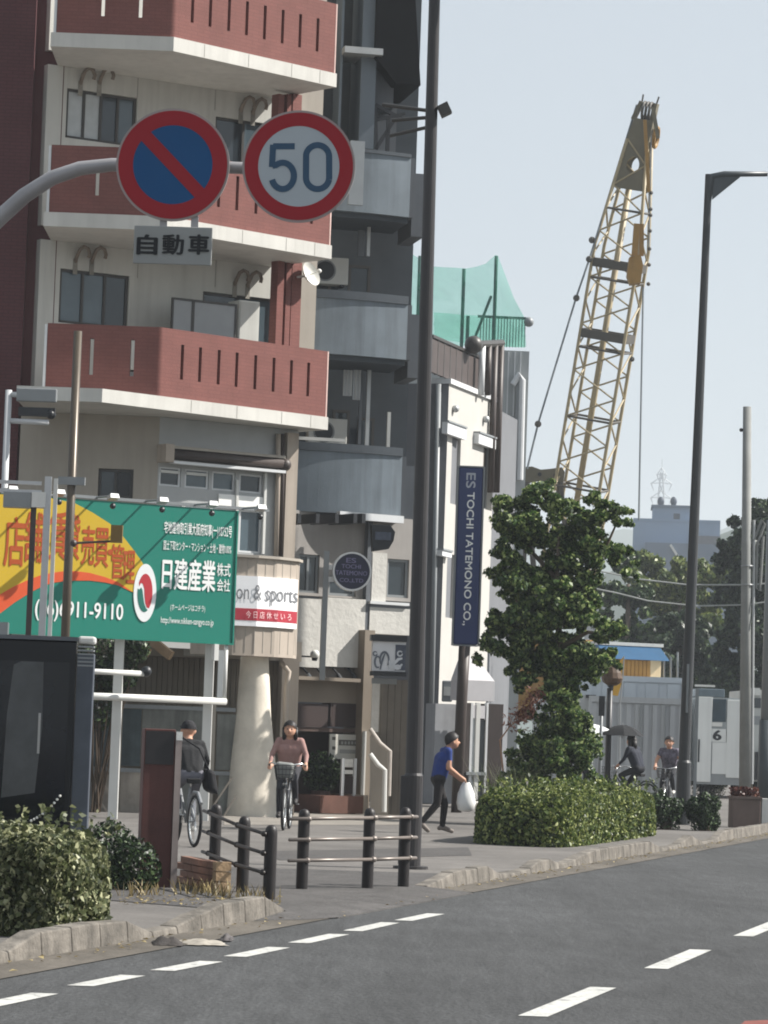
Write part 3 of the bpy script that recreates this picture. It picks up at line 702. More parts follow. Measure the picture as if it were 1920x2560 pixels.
# round emblem: white oval, red and green swirl
uc, zc = FB.uz(*bz(968, 862)); rx = .205; ry = .475
MB().disc(FB.pt(uc, zc, .004), FB.n, 0, rx, .008, 40, ry).build('emblem', mat('white emblem', (225, 228, 228), .5, .02), bb)
def emb(pts, d, m_): MB().prism([FB.pt(uc + x * rx, zc + y * ry, .0121) for x, y in pts], FB.n * d).build('emblem_swirl', m_, bb)
circ = lambda a0, a1, r_, n_=18: [(r_ * math.cos(R(a0 + (a1 - a0) * i / n_)), r_ * math.sin(R(a0 + (a1 - a0) * i / n_))) for i in range(n_ + 1)]
scv = [(-.16 + .0, .10), (-.02, .22), (.10, .14), (.10, -.10), (.20, -.36), (.36, -.44)]
emb(circ(-52, 150, .66) + [(-.52, .22), (-.40, .34), (-.22, .30), (-.08, .14), (-.04, -.10), (.06, -.36), (.20, -.50)], .003, mat('emblem red', (176, 44, 54), .5, .02))
emb(circ(168, 296, .66) + [(.12, -.52), (-.04, -.36), (-.16, -.10), (-.24, .10), (-.36, .18), (-.52, .10)], .0042, mat('emblem green', (26, 104, 92), .5, .02))
# posts, rails, braces
for px0, px1 in ((312, 294), (541, 520)):
    a, b = FB.uz(px0, 1560, -.12), FB.uz(px1, 2045, -.12)
    u_ = (a[0] + b[0]) / 2
    q = FB.pt(u_, 0, -.30); MB().box(q.x - .075, q.x + .075, q.y - .08, q.y + .08, .05, zT - .2).build('post', steel_w, bb)
a = FB.uz(226, 1737, -.02); b = FB.uz(566, 1757, -.02); zr = (a[1] + b[1]) / 2
MB().tube(FB.pt(a[0] - 1.5, zr, -.05), FB.pt(b[0], zr, -.05), .06, n=14).build('rail', steel_w, bb, smooth=True)
uu = FB.uz(569, 1690, 0)[0]
MB().tube(FB.pt(uu - .02, zr + .03, -.05), FB.pt(uu - .02, zB - .02, -.05), .035, n=10).build('hanger', steel_w, bb, smooth=True)
uu = FB.uz(537, 1660, 0)[0]; MB().fbox(FB, uu - .04, uu + .04, zB - .3, zB - .03, -.05, .05).build('hanger', steel_w, bb)
uu = FB.uz(553, 1685, 0)[0]; MB().fbox(FB, uu - .05, uu + .05, zr + .06, zB - .12, -.04, -.02).build('meter_plate', frame_g, bb)
a = FB.uz(225, 1675, .3); b = FB.uz(362, 1686, .3)
MB().tube(FB.pt(a[0] - .6, a[1] - .02, .25), FB.pt(b[0], a[1] - .02, .25), .045, n=12).build('brace', steel_w, bb, smooth=True)
MB().ball(FB.pt(b[0] + .05, b[1] + .05, .25), .09).build('lamp_housing', darkm, bb, smooth=True)
# flood lamps leaning out from the top rail
u0 = FB.uz(200, 1240)[0]
MB().fbox(FB, uL, uR_ + .6, zT + .02, zT + .07, -.04, .02).build('lamp_rail', frame_g, bb)
for px, py in ((20, 1213), (138, 1225), (272, 1246), (395, 1259), (519, 1270), (640, 1284)):
    u, z = FB.uz(px, py, .5); z = zT + .1
    lp = MB().tube(FB.pt(u + .02, z - .05, 0), FB.pt(u + .02, z - .06, .62), .018).build('lamp_arm', frame_g, bb)
    c = FB.pt(u + .02, z - .06, .62)
    h = MB(); q = FB
    h.hexa([FB.pt(u - .06, z - .13, .55), FB.pt(u + .10, z - .13, .55), FB.pt(u + .10, z - .09, .70), FB.pt(u - .06, z - .09, .70),
            FB.pt(u - .04, z - .07, .52), FB.pt(u + .08, z - .07, .52), FB.pt(u + .09, z - .02, .67), FB.pt(u - .05, z - .02, .67)])
    h.build('lamp_head', steel, lp); MB().ball(c - ZV * .16, .05).build('lamp_knuckle', darkm, lp)

# ---- sign frames and thin poles in front of it
sfm = mat('silver frame paint', (182, 184, 186), .4, .06)
sf = thing('light_frame_stand', 'white steel sign frame with a small light box in front of the billboard', 'stand', P(125, 2050, 46).xy.to_3d() + ZV * .05)
FN = Facade((P(112, 1400, 46.0).x, 46.0), 3)
for x0, x1 in ((104, 121), (127, 137)):
    u0, u1, z0, z1 = FN.rect(x0, 1196, x1, 1590); MB().fbox(FN, u0, u1, .05, z1 + (.03 if x0 < 110 else 0), -.06 if x0 < 110 else -.03, .0 if x0 < 110 else .03).build('post', sfm if x0 < 110 else steel_w, sf)
for y in (1200, 1222): MB().prect(FN, -80, y, 104, y + 9, -.05, -.01).build('rail', sfm, sf)
MB().prect(FN, 8, 1230, 78, 1268, -.25, .0).build('light_box', frame_g, sf); MB().prect(FN, 79, 1230, 114, 1268, -.25, .02).build('light_box_end', steel_w, sf)
MB().prect(FN, -10, 1555, 18, 1640, -.2, .1).build('switch_box', frame_g, sf)
MB().prect(FN, 70, 1268, 84, 1600, -.12, -.08).build('stay', brownm, sf)
sf2 = thing('pipe_stand', 'tall grey pipe frame with two short arms at the left edge', 'stand', P(20, 2050, 52).xy.to_3d() + ZV * .05)
MB().tube(P(22, 975, 52), P(22, 975, 52).xy.to_3d() + ZV * .05, .055, n=12).build('post', sfm, sf2, smooth=True)
for x1, y in ((128, 986), (122, 1052)):
    q = P(22, y, 52); r_ = P(x1, y + 4, 52); MB().tube(q, r_, .045, n=12).build('arm', sfm, sf2, smooth=True)
MB().obox(P(92, 988, 52), (.33, 0, 0), (0, .05, 0), (0, 0, .11)).build('arm_box', frame_g, sf2, bevel=.02)
MB().obox(P(92, 1030, 52), (.30, 0, 0), (0, .05, 0), (0, 0, .07)).ball(P(128, 1036, 52), .08).build('lamp_housing', darkm, sf2)
q0, q1 = P(195, 828, 44), P(195, 828, 44).xy.to_3d() + ZV * .05
tp_ = thing('steel_pole', 'thin brown steel pole standing before the billboard', 'pole', q1)
MB().tube(q0, q1, .058, .064, 12).build('shaft', mat('brown pole paint', (84, 76, 66), .38, .10, 2, metal=.3), tp_, smooth=True)
MB().tube(P(182, 1358, 43.8), P(300, 1352, 43.8), .016).ball(P(184, 1358, 43.8), .05).build('arm', brownm, tp_); MB().obox(P(292, 1335, 43.8), (.08, 0, 0), (0, .05, 0), (0, 0, .12)).build('sensor_box', mat('olive casing', (120, 96, 50), .6), tp_)
MB().prect(Facade((q1.x, 44.0), 0), 145, 1192, 212, 1212, -.02, .08).build('name_plate', frame_g, tp_)

# ---- panel fence and clutter under the billboard
FF = Facade((P(220, 1900, 57.0).x, 57.0), 6)
pf = thing('panel_fence', 'stained grey panel fence below the green billboard', 'fence', FF.pt(1.2, .05))
stain = mat('stained grey panel', (112, 114, 110), .8, .3, 1.5, streak=.45, fine=.1); stain2 = mat('mottled teal panel', (62, 74, 78), .5, .4, 2.5, streak=.4); stain3 = mat('pale cracked panel', (156, 148, 138), .85, .25, 2.5, streak=.3, bump=.3, bscale=12)
for k, (x0, y0, x1, y1, m_) in enumerate([(150, 1772, 290, 1915, stain2), (305, 1772, 352, 1915, stain2), (354, 1772, 520, 1920, stain), (541, 1786, 592, 1925, stain), (150, 1935, 290, 2050, stain3), (300, 1930, 400, 2050, stain3), (405, 1928, 520, 2050, stain), (545, 1930, 590, 2050, stain)]):
    MB().prect(FF, x0, y0, x1, y1, -.04, 0.0).build('panel', m_, pf)
for x in (297, 530, 598): MB().prect(FF, x - 7, 1760, x + 5, 2052, -.05, .03).build('post', beige, pf)
for y in (1762, 1922): MB().prect(FF, 140, y, 590, y + 10, -.03, .02).build('rail', frame_g, pf)
for (x0, y0, x1, y1) in ((530, 2020, 580, 1945), (560, 2040, 590, 1990), (254, 1955, 284, 1998), (254, 2010, 284, 2050)):
    MB().beam(P(x0, y0, 56.8), P(x1, y1, 56.8), .04, .03).build('brace', beige2, pf)
MB().prect(FF, 218, 1918, 248, 2050, .05, .3).build('meter_box', frame_g, pf)
tm = mat('weathered timber', (150, 126, 100), .8, .2, 4)
for k, (x0, y0, x1, y1) in enumerate([(322, 1600, 372, 1634), (382, 1602, 428, 1640)]):
    tag(MB().beam(P(x0 - 30, y0 - 22, 56.9), P(x1, y1, 56.6), .09, .16).build('timber_beam', tm), ['left one of two sloping pale timber beams under the billboard', 'right one of two sloping pale timber beams under the billboard'][k], 'beam', 'sloping beams under the billboard')
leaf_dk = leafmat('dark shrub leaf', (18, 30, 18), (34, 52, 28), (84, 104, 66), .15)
leaf_hedge = leafmat('hedge leaf', (44, 52, 30), (94, 102, 66), (180, 180, 142), .25)
leaf_hedge2 = leafmat('bright hedge leaf', (36, 52, 18), (80, 98, 42), (156, 162, 98), .25)
leaf_tree = leafmat('tree leaf', (34, 54, 26), (70, 98, 46), (160, 174, 110), .36)
core_dk = mat('dark hedge core', (22, 26, 16), .95, .3, 6)
def shrub(name, label, blobs, leafs, m_, size, group=None, stem=None, parent_loc=None):
    """blobs: (centre, radius vector). A mound of leaves over real twigs."""
    loc = parent_loc or Vector((blobs[0][0][0], blobs[0][0][1], .05))
    t = thing(name, label, 'shrub', loc, group); pts = []; nr = []
    for (c, r_), n_ in zip(blobs, leafs):
        d_ = rng.normal(size=(n_, 3)); d_ /= np.linalg.norm(d_, axis=1)[:, None]
        rad = rng.uniform(.55, 1.08, n_) ** .6
        q = np.array(c) + d_ * np.array(r_) * rad[:, None]; k_ = q[:, 2] > .04; pts.append(q[k_]); nr.append(d_[k_])
    leaf_mesh('foliage', np.concatenate(pts), size, m_, t, normals=np.concatenate(nr) * .8)
    mb = MB()
    for (c, r_) in blobs:
        for k in range(5):
            e = Vector(c) + Vector((random.uniform(-.6, .6) * r_[0], random.uniform(-.6, .6) * r_[1], random.uniform(-.1, .7) * r_[2])); mb.path([Vector((loc[0] + random.uniform(-.1, .1), loc[1] + random.uniform(-.1, .1), .03)), (Vector(loc) + e) / 2, e], [.02, .014, .005], 5)
    mb.build('branches', mat('twig bark', (70, 58, 46), .9, .2, 8), t); return t
blobs = [(P(250, 1640, 56.2), (.45, .3, .45)), (P(290, 1680, 56.3), (.4, .3, .35)), (P(330, 1620, 56.2), (.3, .3, .3)), (P(240, 1760, 56.4), (.35, .3, .5))]
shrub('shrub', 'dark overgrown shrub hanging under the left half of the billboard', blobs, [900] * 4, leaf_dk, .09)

# ================================================================== advertising cabinet at the left edge
FA = Facade((P(180, 1800, 27.0).x, 27.0), 2)
ad = thing('display_cabinet', 'black advertising cabinet with a glossy screen at the left edge behind the hedge', 'display cabinet', FA.pt(-.4, .05))
navy = mat('gloss black cabinet', (14, 17, 24), .22, .15, 1, spec=.35)
u1 = FA.uz(184, 1800)[0]; zt_ = FA.uz(100, 1600)[1]
MB().fbox(FA, u1 - 1.1, u1, .05, zt_, -.16, 0.0).build('body', navy, ad, bevel=.012)
MB().fbox(FA, u1 - 1.12, u1 + .01, zt_ + .002, zt_ + .035, -.18, .02).build('top_cap', mat('dark cap', (88, 92, 98), .35, .05), ad)
MB().fbox(FA, u1 - 1.0, u1 - .05, .75, zt_ - .18, .001, .006).build('screen', mat('dark reflecting screen', (18, 22, 30), .06, .3, 2, spec=.35), ad)
# slim service column on its right side
u2 = FA.uz(229, 1800)[0]
MB().fbox(FA, u1 + .006, u2, .05, zt_ - .10, -.18, -.012).build('service_column', mat('grey blue casing', (74, 80, 90), .4, .2, 4, streak=.2), ad, bevel=.008)
MB().fbox(FA, u1 + .012, u2 + .005, zt_ - .02, zt_ + .045, -.19, -.01).build('column_cap', steel_w, ad, bevel=.02)
for k in range(6):
    z_ = zt_ - .035 - k * .032; MB().fbox(FA, u1 + .012, u2 - .006, z_ - .014, z_, -.17, -.006).build('louvre', frame_g, ad)
refl_m = mat('grey reflection tone', (74, 76, 78), .25, .25, 3, spec=.35)
MB().prism([FA.pt(u, z, .008) for u, z in ((u1 - .58, .9), (u1 - .56, 1.6), (u1 - .52, 2.02), (u1 - .46, 2.05), (u1 - .27, 2.05), (u1 - .26, 1.5), (u1 - .30, .95))], FA.n * .002).build('reflection_shape', refl_m, ad)  # grey shape painting a reflection onto the screen
MB().fbox(FA, u1 - .295, u1 - .275, 1.28, 1.62, .011, .014).build('reflection_strip', mat('grey notice and reflection', (160, 160, 158), .6), ad)  # lighter strip of the same painted reflection
MB().fbox(FA, u1 - .30 - .6, u1 - .30 - .45, 1.3, 1.42, .007, .012).build('notice', mat('grey notice and reflection', (160, 160, 158), .6), ad)
# beads of a chain hanging before it
ch = thing('plastic_chain', 'short white plastic chain hanging in front of the black cabinet', 'chain', P(110, 2020, 26))
for k in range(11):
    t = k / 10; MB().ball(P(150 - 72 * t, 1990 + 62 * t + 8 * math.sin(math.pi * t), 26), .011, 8, 6).build('link', acm, ch, smooth=True)
# ================================================================== brown pillar sign
q = G(395, 2220, .05); FM = Facade((q.x, q.y), 12)
pil = thing('pillar_sign', 'rusty brown metal pillar with a dark top panel beside the barrier', 'pillar', (q.x, q.y, .05))
u0, u1, z0, z1 = FM.rect(355, 1822, 432, 2215)
brn = mat('rusty brown panel', (86, 52, 48), .6, .25, 2.5, streak=.35, fine=.1)
MB().fbox(FM, u0, u1, .05, z1, -.2, 0).build('body', brn, pil, bevel=.006)
MB().fbox(FM, u0 + .01, u1 - .012, z1 - .33, z1 - .02, .0, .008).build('dark_panel', mat('dark panel', (40, 38, 40), .4, .15, 3), pil)
MB().fbox(FM, u1 + .002, u1 + .06, .05, z1 - .02, -.2, .02).build('edge_post', mat('grey worn post', (150, 138, 134), .6, .2, 3, streak=.3), pil)
MB().fbox(FM, u1 + .004, u1 + .062, z1 - .10, z1 - .02, .021, .025).build('sticker', mat('pale sticker', (214, 214, 210), .5, .15, 40), pil)

# ================================================================== post-and-rail barriers
post_m = mat('dark bollard brown', (32, 28, 28), .5, .15, 4, streak=.1); rail_m = mat('worn rail', (120, 112, 106), .4, .15, 5, metal=.3); rail_d = mat('dark rail', (58, 54, 52), .5, .15, 5)
def bollard(root, base, h, r=.056):
    m_ = MB(); vs_ = []; n_ = 16; prof = [(r, 0), (r, h - .09), (r * .96, h - .05), (r * .78, h - .02), (r * .45, h - .004), (.004, h)]
    for rr, z in prof:
        for k in range(n_): t = 2 * math.pi * k / n_; vs_.append((base.x + rr * math.cos(t), base.y + rr * math.sin(t), base.z + z))
    fs = [(i * n_ + k, i * n_ + (k + 1) % n_, (i + 1) * n_ + (k + 1) % n_, (i + 1) * n_ + k) for i in range(len(prof) - 1) for k in range(n_)]
    return m_.add(vs_, fs).build('post', post_m, root, smooth=True)
def barrier(label, posts, hs, ext, rm, group):
    B = [Vector(p) for p in posts]
    t = thing('post_and_rail_barrier', label, 'barrier', sum(B, Vector()) / len(B), group)
    for p, h in zip(B, hs): bollard(t, p, h)
    for f in (.88, .62, .36):
        for i in range(len(B) - 1):
            a, b = B[i] + ZV * hs[i] * f, B[i + 1] + ZV * hs[i + 1] * f; d_ = (b - a).normalized()
            if i == 0: a = a - d_ * ext[0]
            if i == len(B) - 2: b = b + d_ * ext[1]
            off = Vector((d_.y, -d_.x, 0)) * 0.066; off = off if off.y < 0 else -off
            MB().tube(a + off, b + off, .017, n=8).build('rail', rm, t, smooth=True)
            for e in (B[i], B[i + 1]):
                c = e + ZV * (a.z - B[i].z if e is B[i] else b.z - B[i + 1].z) + off; MB().ball(c, .028, 8, 6).build('rail_clip', rm, t, smooth=True)
    return t
def gp(px, py, z=.056): return G(px, py, z)
pB = [gp(754, 2222), gp(918, 2220), gp(1008, 2216)]
def hgt(p, px, py): return P(px, py, p.y).z - p.z
barrier('dark post and rail barrier of three posts right of the brown pillar, rails pale', pB, [hgt(pB[0], 758, 2022), hgt(pB[1], 932, 2020), hgt(pB[2], 1018, 2018)], (.25, .12), rail_m, 'barriers at the side street')
pA = [gp(534, 2205), gp(605, 2230), gp(672, 2248)]
barrier('dark post and rail barrier of three close posts beside the brown pillar', pA, [hgt(pA[0], 540, 2010), hgt(pA[1], 612, 2040), hgt(pA[2], 675, 2062)], (.4, .05), rail_d, 'barriers at the side street')
# brick edging of the planting bed
brick_m = mat('old bed brick', (122, 92, 78), .9, .25, 8, bump=.4, bscale=30); brick_lit = mat('sunlit bed brick', (168, 142, 112), .9, .25, 6, bump=.4, bscale=25)
q0, q1 = gp(452, 2206), gp(548, 2228)
be = thing('brick_edging', 'low brick edging with its lit end painted pale beside the close barrier posts', 'edging', (q0 + q1) / 2)
d_ = (q1 - q0); Lb = d_.length; d_.normalize(); n_ = Vector((-d_.y, d_.x, 0))
for r_ in range(4):
    nb = 5
    for k in range(nb):
        a = (k + (.5 if r_ % 2 else 0)) * Lb / nb; b = min(a + Lb / nb, Lb) - .008
        if b - a < .02: continue
        MB().obox(q0 + d_ * (a + b) / 2 + ZV * (.033 + r_ * .066), d_ * (b - a) / 2, n_ * (.05 + random.uniform(-.004, .004)), ZV * .029).build('brick', brick_m, be)
for r_ in range(3):
    MB().obox(q1 + d_ * .075 + ZV * (.046 + r_ * .092), d_ * .068, n_ * .07, ZV * .042).build('lit_end', brick_lit, be)  # sunlight on this end is put into the pale colour

# ================================================================== hedges
def hedge(name, label, corner, front_len, side_len, h, leafm, n_leaf, size, fdir=32, group='clipped roadside hedges', wob=.09):
    """corner is nearest the road and camera; front runs left, side runs along the road."""
    fa = R(fdir); t_f = Vector((-math.cos(fa), math.sin(fa), 0)); t_s = kd
    c = Vector((corner.x, corner.y, .03)); t = thing(name, label, 'hedge', c + t_f * front_len / 2 + t_s * side_len / 2, group)
    A = np.array
    faces = [(c, t_f * front_len, ZV * h, Vector((-t_f.y, t_f.x, 0)) if t_f.x > 0 else Vector((-math.sin(fa), -math.cos(fa), 0)), front_len * h), (c, t_s * side_len, ZV * h, -kn, side_len * h), (c + ZV * h, t_f * front_len, t_s * side_len, ZV, front_len * side_len),
             (c + t_f * front_len, t_s * side_len, ZV * h, kn, side_len * h), (c + t_s * side_len, t_f * front_len, ZV * h, t_s, front_len * h * .5)]
    tot = sum(f[4] for f in faces); pts, nr = [], []
    for o_, a, b, n_, ar in faces:
        k = int(n_leaf * ar / tot); s1, s2 = rng.random((k, 1)), rng.random((k, 1))
        base = A(o_) + A(a) * s1 + A(b) * s2
        w = np.sin(base @ A((3.1, 2.3, 4.7))) * np.sin(base @ A((-2.2, 4.1, 2.9)) + 1.3) * wob
        q = base + A(n_) * (w[:, None] + .02 - np.abs(rng.normal(size=(k, 1))) * .085)
        q = q + rng.normal(size=(k, 3)) * .02; pts.append(q); nr.append(np.repeat([A(n_)], k, 0))
    cc_ = A(c + t_f * front_len / 2 + t_s * side_len / 2); TF, TS, KN = A(t_f), A(t_s), None
    det = TF[0] * TS[1] - TF[1] * TS[0]
    def rounded(q):                                   # soften the clipped box into a mound
        d_ = q - cc_; a_ = (d_[:, 0] * TS[1] - d_[:, 1] * TS[0]) / det / (front_len / 2); b_ = (TF[0] * d_[:, 1] - TF[1] * d_[:, 0]) / det / (side_len / 2); z_ = np.clip(d_[:, 2] / h, 0, 2)
        rr = (np.abs(a_) ** 5 + np.abs(b_) ** 5 + z_ ** 5) ** .2; k_ = np.where(rr > 1, 1 / np.maximum(rr, 1e-6), 1.0) ** .8; return cc_ + d_ * k_[:, None]
    pts = [rounded(q) for q in pts]
    for k in range(int((front_len + side_len) * 14)):          # stray shoots over the clipped top
        b0 = A(c + ZV * (h - .03)) + A(t_f) * rng.uniform(0, front_len) + A(t_s) * rng.uniform(0, side_len); hh = rng.uniform(.05, .2); q = b0 + np.outer(np.linspace(0, 1, 8), (rng.normal(0, .2) * hh, rng.normal(0, .2) * hh, hh)) + rng.normal(size=(8, 3)) * .012; pts.append(q); nr.append(rng.normal(size=(8, 3)))
    leaf_mesh('foliage', np.concatenate(pts), size, leafm, t, normals=np.concatenate(nr) * .95, aspect=.62, jitter=.5)
    i = .25; c2 = c + t_f * i + t_s * i
    p = [c2, c2 + t_f * (front_len - 2 * i), c2 + t_f * (front_len - 2 * i) + t_s * (side_len - 2 * i), c2 + t_s * (side_len - 2 * i)]
    MB().hexa(p + [q + ZV * (h - i * .8) for q in p]).build('light_block_core', core_dk, t)  # added dark box that stops light passing through the leaves
    return t
hc = G(150, 2352, .05)
hedge('hedge', 'pale leafed clipped hedge at the lower left corner by the kerb', hc + kn * .02, 2.9, 1.4, .75, leaf_hedge, 42000, .055)
hc2 = G(1418, 2122, .05)
hedge('hedge', 'long clipped hedge in front of the street tree beside the walking man', hc2 + kn * .05, 1.66, 9.4, .82, leaf_hedge2, 64000, .062)
q = G(300, 2225, .05)
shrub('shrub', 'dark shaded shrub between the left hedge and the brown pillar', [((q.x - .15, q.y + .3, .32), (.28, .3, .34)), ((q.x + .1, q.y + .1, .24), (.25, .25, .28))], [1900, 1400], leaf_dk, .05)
dry = leafmat('dry weed blade', (90, 78, 50), (134, 118, 80), (176, 160, 116), .2)
def weeds(label, spots, n_, hgt_, m_=dry):
    pts = []
    m = MB()
    for p in spots:
        for k in range(n_):
            b = Vector(p) + Vector((random.gauss(0, .10), random.gauss(0, .10), 0)); h_ = hgt_ * random.uniform(.4, 1.1); l = Vector((random.gauss(0, .35), random.gauss(0, .35), 1)) * h_; w = Vector((random.uniform(-1, 1), random.uniform(-1, 1), 0)).normalized() * .006
            m.add([b - w, b + w, b + l * .6 + w * .7, b + l + Vector((0, 0, -.15 * h_)), b + l * .6 - w * .7], [(0, 1, 2, 4), (4, 2, 3)])
    o = m.build('weeds', m_); o['label'] = label; o['category'] = 'weeds'; o['kind'] = 'stuff'; return o
weeds('dry weeds growing along the brick edging by the kerb', [gp(x, y) for x, y in ((520, 2232), (560, 2240), (600, 2246), (640, 2256), (330, 2240), (380, 2236), (470, 2226), (500, 2236))], 26, .16)
weeds('tall pale grass tuft behind the left end of the long hedge', [G(1285, 2072, .05) + Vector((random.uniform(-.3, .3), 2 + random.uniform(-.3, .3), 0)) for k in range(8)], 40, 1.35, leafmat('grey grass blade', (86, 92, 66), (130, 136, 104), (176, 180, 150), .2))
gl = []
for k in range(420):
    s_ = rng.uniform(-3, 45); gl.append(np.array(K(s_, -abs(rng.normal(0, .16)) - .01, .016)))
for k in range(160): gl.append(np.array(G(rng.uniform(300, 700), rng.uniform(2238, 2262), .066)))
fl_ = leaf_mesh('fallen_leaves', gl, .05, dry, None, flat=6.0); fl_['kind'] = 'stuff'; fl_['label'] = 'dry fallen leaves scattered along the gutter and kerb'; fl_['category'] = 'leaves'
# rubbish lying on the road
def rag(name, label, px, py, w, l, h, m_, seed, rotz):
    rnd = np.random.default_rng(seed); n_ = 11; c = G(px, py, 0.0); vs_ = []; fs = []
    for i in range(n_):
        for j in range(n_):
            x, y = (i / (n_ - 1) - .5) * 2, (j / (n_ - 1) - .5) * 2
            rr = max(abs(x), abs(y)); z = h * (1 - rr ** 2) * (0.35 + .65 * abs(math.sin(3.1 * x + seed) * math.cos(2.6 * y + seed))) + rnd.uniform(0, .3) * h * (1 - rr) + .009
            X, Y = x * w / 2 * (1 + rnd.uniform(-.1, .1)), y * l / 2 * (1 + rnd.uniform(-.1, .1)); vs_.append((c.x + X * math.cos(rotz) - Y * math.sin(rotz), c.y + X * math.sin(rotz) + Y * math.cos(rotz), z))
    for i in range(n_ - 1):
        for j in range(n_ - 1): fs.append((i * n_ + j, (i + 1) * n_ + j, (i + 1) * n_ + j + 1, i * n_ + j + 1))
    tag(MB().add(vs_, fs).build(name, m_, smooth=True), label, 'litter')
rag('crumpled_cloth', 'dark crumpled cloth lying in the gutter', 418, 2362, .22, .42, .055, mat('dirty dark cloth', (54, 50, 48), .9, .4, 14, bump=.6, bscale=40), 3, .1)
rag('flattened_bag', 'pale flattened paper bag beside the dark cloth in the gutter', 508, 2360, .30, .5, .028, mat('dirty pale paper', (150, 144, 134), .8, .35, 10), 5, .2)
rag('crumpled_bag', 'black and white crumpled scrap at the right end of the gutter litter', 566, 2352, .10, .3, .05, mat('dark scrap', (70, 66, 66), .7, .7, 16), 8, 0)
# ================================================================== grey block with curved balconies
gb0 = P(880, 2030, 63); gb = thing('grey_building', 'blue grey block with curved balcony fronts and a white stucco ground floor', 'building', (gb0.x, gb0.y, .05))
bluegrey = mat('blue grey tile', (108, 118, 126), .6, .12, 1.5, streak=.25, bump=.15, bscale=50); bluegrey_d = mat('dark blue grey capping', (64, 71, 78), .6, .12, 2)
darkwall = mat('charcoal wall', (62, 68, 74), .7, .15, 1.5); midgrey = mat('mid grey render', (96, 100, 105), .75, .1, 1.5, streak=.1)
FG = Facade((P(880, 1700, 63.0).x, 63.0), 12)        # wall line of the block
stucco = mat('white stucco', (196, 194, 188), .85, .05, 2, bump=.6, bscale=9, streak=.06)
u_l, u_r = FG.uz(700, 800)[0], FG.uz(1062, 800)[0]
def zat(px, py, d=0): return FG.uz(px, py, d)[1]
# body behind the balconies: one recessed dark wall a storey, floors between
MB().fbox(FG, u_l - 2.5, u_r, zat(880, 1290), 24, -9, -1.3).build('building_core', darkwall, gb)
def balcony(px_l, px_r, y_tl, y_tr, y_bl, y_br, cap):
    """curved front between two pixel columns; the right end bends away."""
    D = 1.25; pl = FG.pt(FG.uz(px_l, y_tl, D)[0], 0, D); pr = FG.pt(FG.uz(px_r, y_tr, D * .82)[0], 0, D * .82)
    mid = (pl + pr) / 2 + FG.n * .28
    cv = [pl * (1 - t) ** 2 + mid * 2 * t * (1 - t) + pr * t ** 2 for t in [k / 12 for k in range(13)]]
    zt0, zb0_ = P((px_l + px_r) / 2, (y_tl + y_tr) / 2, cv[6].y).z, P((px_l + px_r) / 2, (y_bl + y_br) / 2, cv[6].y).z
    inn = [c - FG.n * .14 for c in cv]
    fr = MB().prism([q + ZV * zb0_ for q in cv + inn[::-1]], ZV * (zt0 - zb0_)).build('balcony_front', bluegrey, gb)
    out = [c + FG.n * .03 for c in cv]; inn2 = [c - FG.n * .17 for c in cv]
    MB().prism([q + ZV * (zt0 + .002) for q in out + inn2[::-1]], ZV * cap).build('coping', bluegrey_d, fr)
    # right return with its sunlit edge, floor slab
    e = cv[-1]; bk = e - FG.n * (D + .3)
    MB().prism([e + ZV * zb0_ + FG.t * .003, bk + ZV * zb0_ + FG.t * .003, bk + ZV * zb0_ + FG.t * .08, e + ZV * zb0_ + FG.t * .08], ZV * (zt0 - zb0_)).build('balcony_return', midgrey, gb)
    MB().prism([q + ZV * (zb0_ - .1) for q in inn + [bk, pl - FG.n * (D + .3)]], ZV * .16).build('balcony_floor', bluegrey_d, gb)
    return zt0, zb0_
b1 = balcony(690, 1028, 356, 398, 500, 553, .07)
b2 = balcony(690, 1020, 720, 775, 860, 912, .16)
b3 = balcony(690, 1006, 1108, 1152, 1268, 1297, .16)
for (y0, y1, x0, x1) in ((434, 592, 1030, 1062), (786, 945, 1021, 1050), (1165, 1392, 1006, 1034)):   # the set-back strip right of each balcony
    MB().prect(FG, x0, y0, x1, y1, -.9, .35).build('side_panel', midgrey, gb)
# light panel left part of the top balcony
MB().prect(FG, 874, 352, 910, 512, 1.62, 1.70).build('balcony_screen', mat('pale grey screen', (150, 156, 160), .6, .06), gb)
# recess clutter: posts, window frames, units
for x0, y0, x1, y1, m_ in ((918, 560, 926, 640, steel), (896, 575, 912, 640, midgrey), (916, 925, 925, 1120, steel), (898, 925, 905, 1110, midgrey), (968, 1030, 976, 1125, steel_w)):
    MB().prect(FG, x0, y0, x1, y1, .1, .16).build('pipe', m_, gb)
for (x0, y0, x1, y1) in ((850, 640, 958, 740), (860, 1010, 905, 1110), (925, 1030, 968, 1120)):
    window(gb, FG, x0, y0, x1, y1, 2 if x1 - x0 > 60 else 1, frame_d, glass_d, depth=-1.28, fw=.06)
MB().prect(FG, 745, 1094, 862, 1102, .9, .94).build('clothes_rail', steel_w, gb)
ac_unit('air_conditioner', 'grey air conditioner in the recess above the second curved balcony', FG, FG.uz(838, 660)[0], zat(838, 705), -.6)
ac_unit('air_conditioner', 'pale air conditioner in the recess above the lowest curved balcony', FG, FG.uz(835, 1050)[0], zat(835, 1112), -.6)
bag_m = mat('hanging pale cloth', (170, 174, 176), .8, .1)
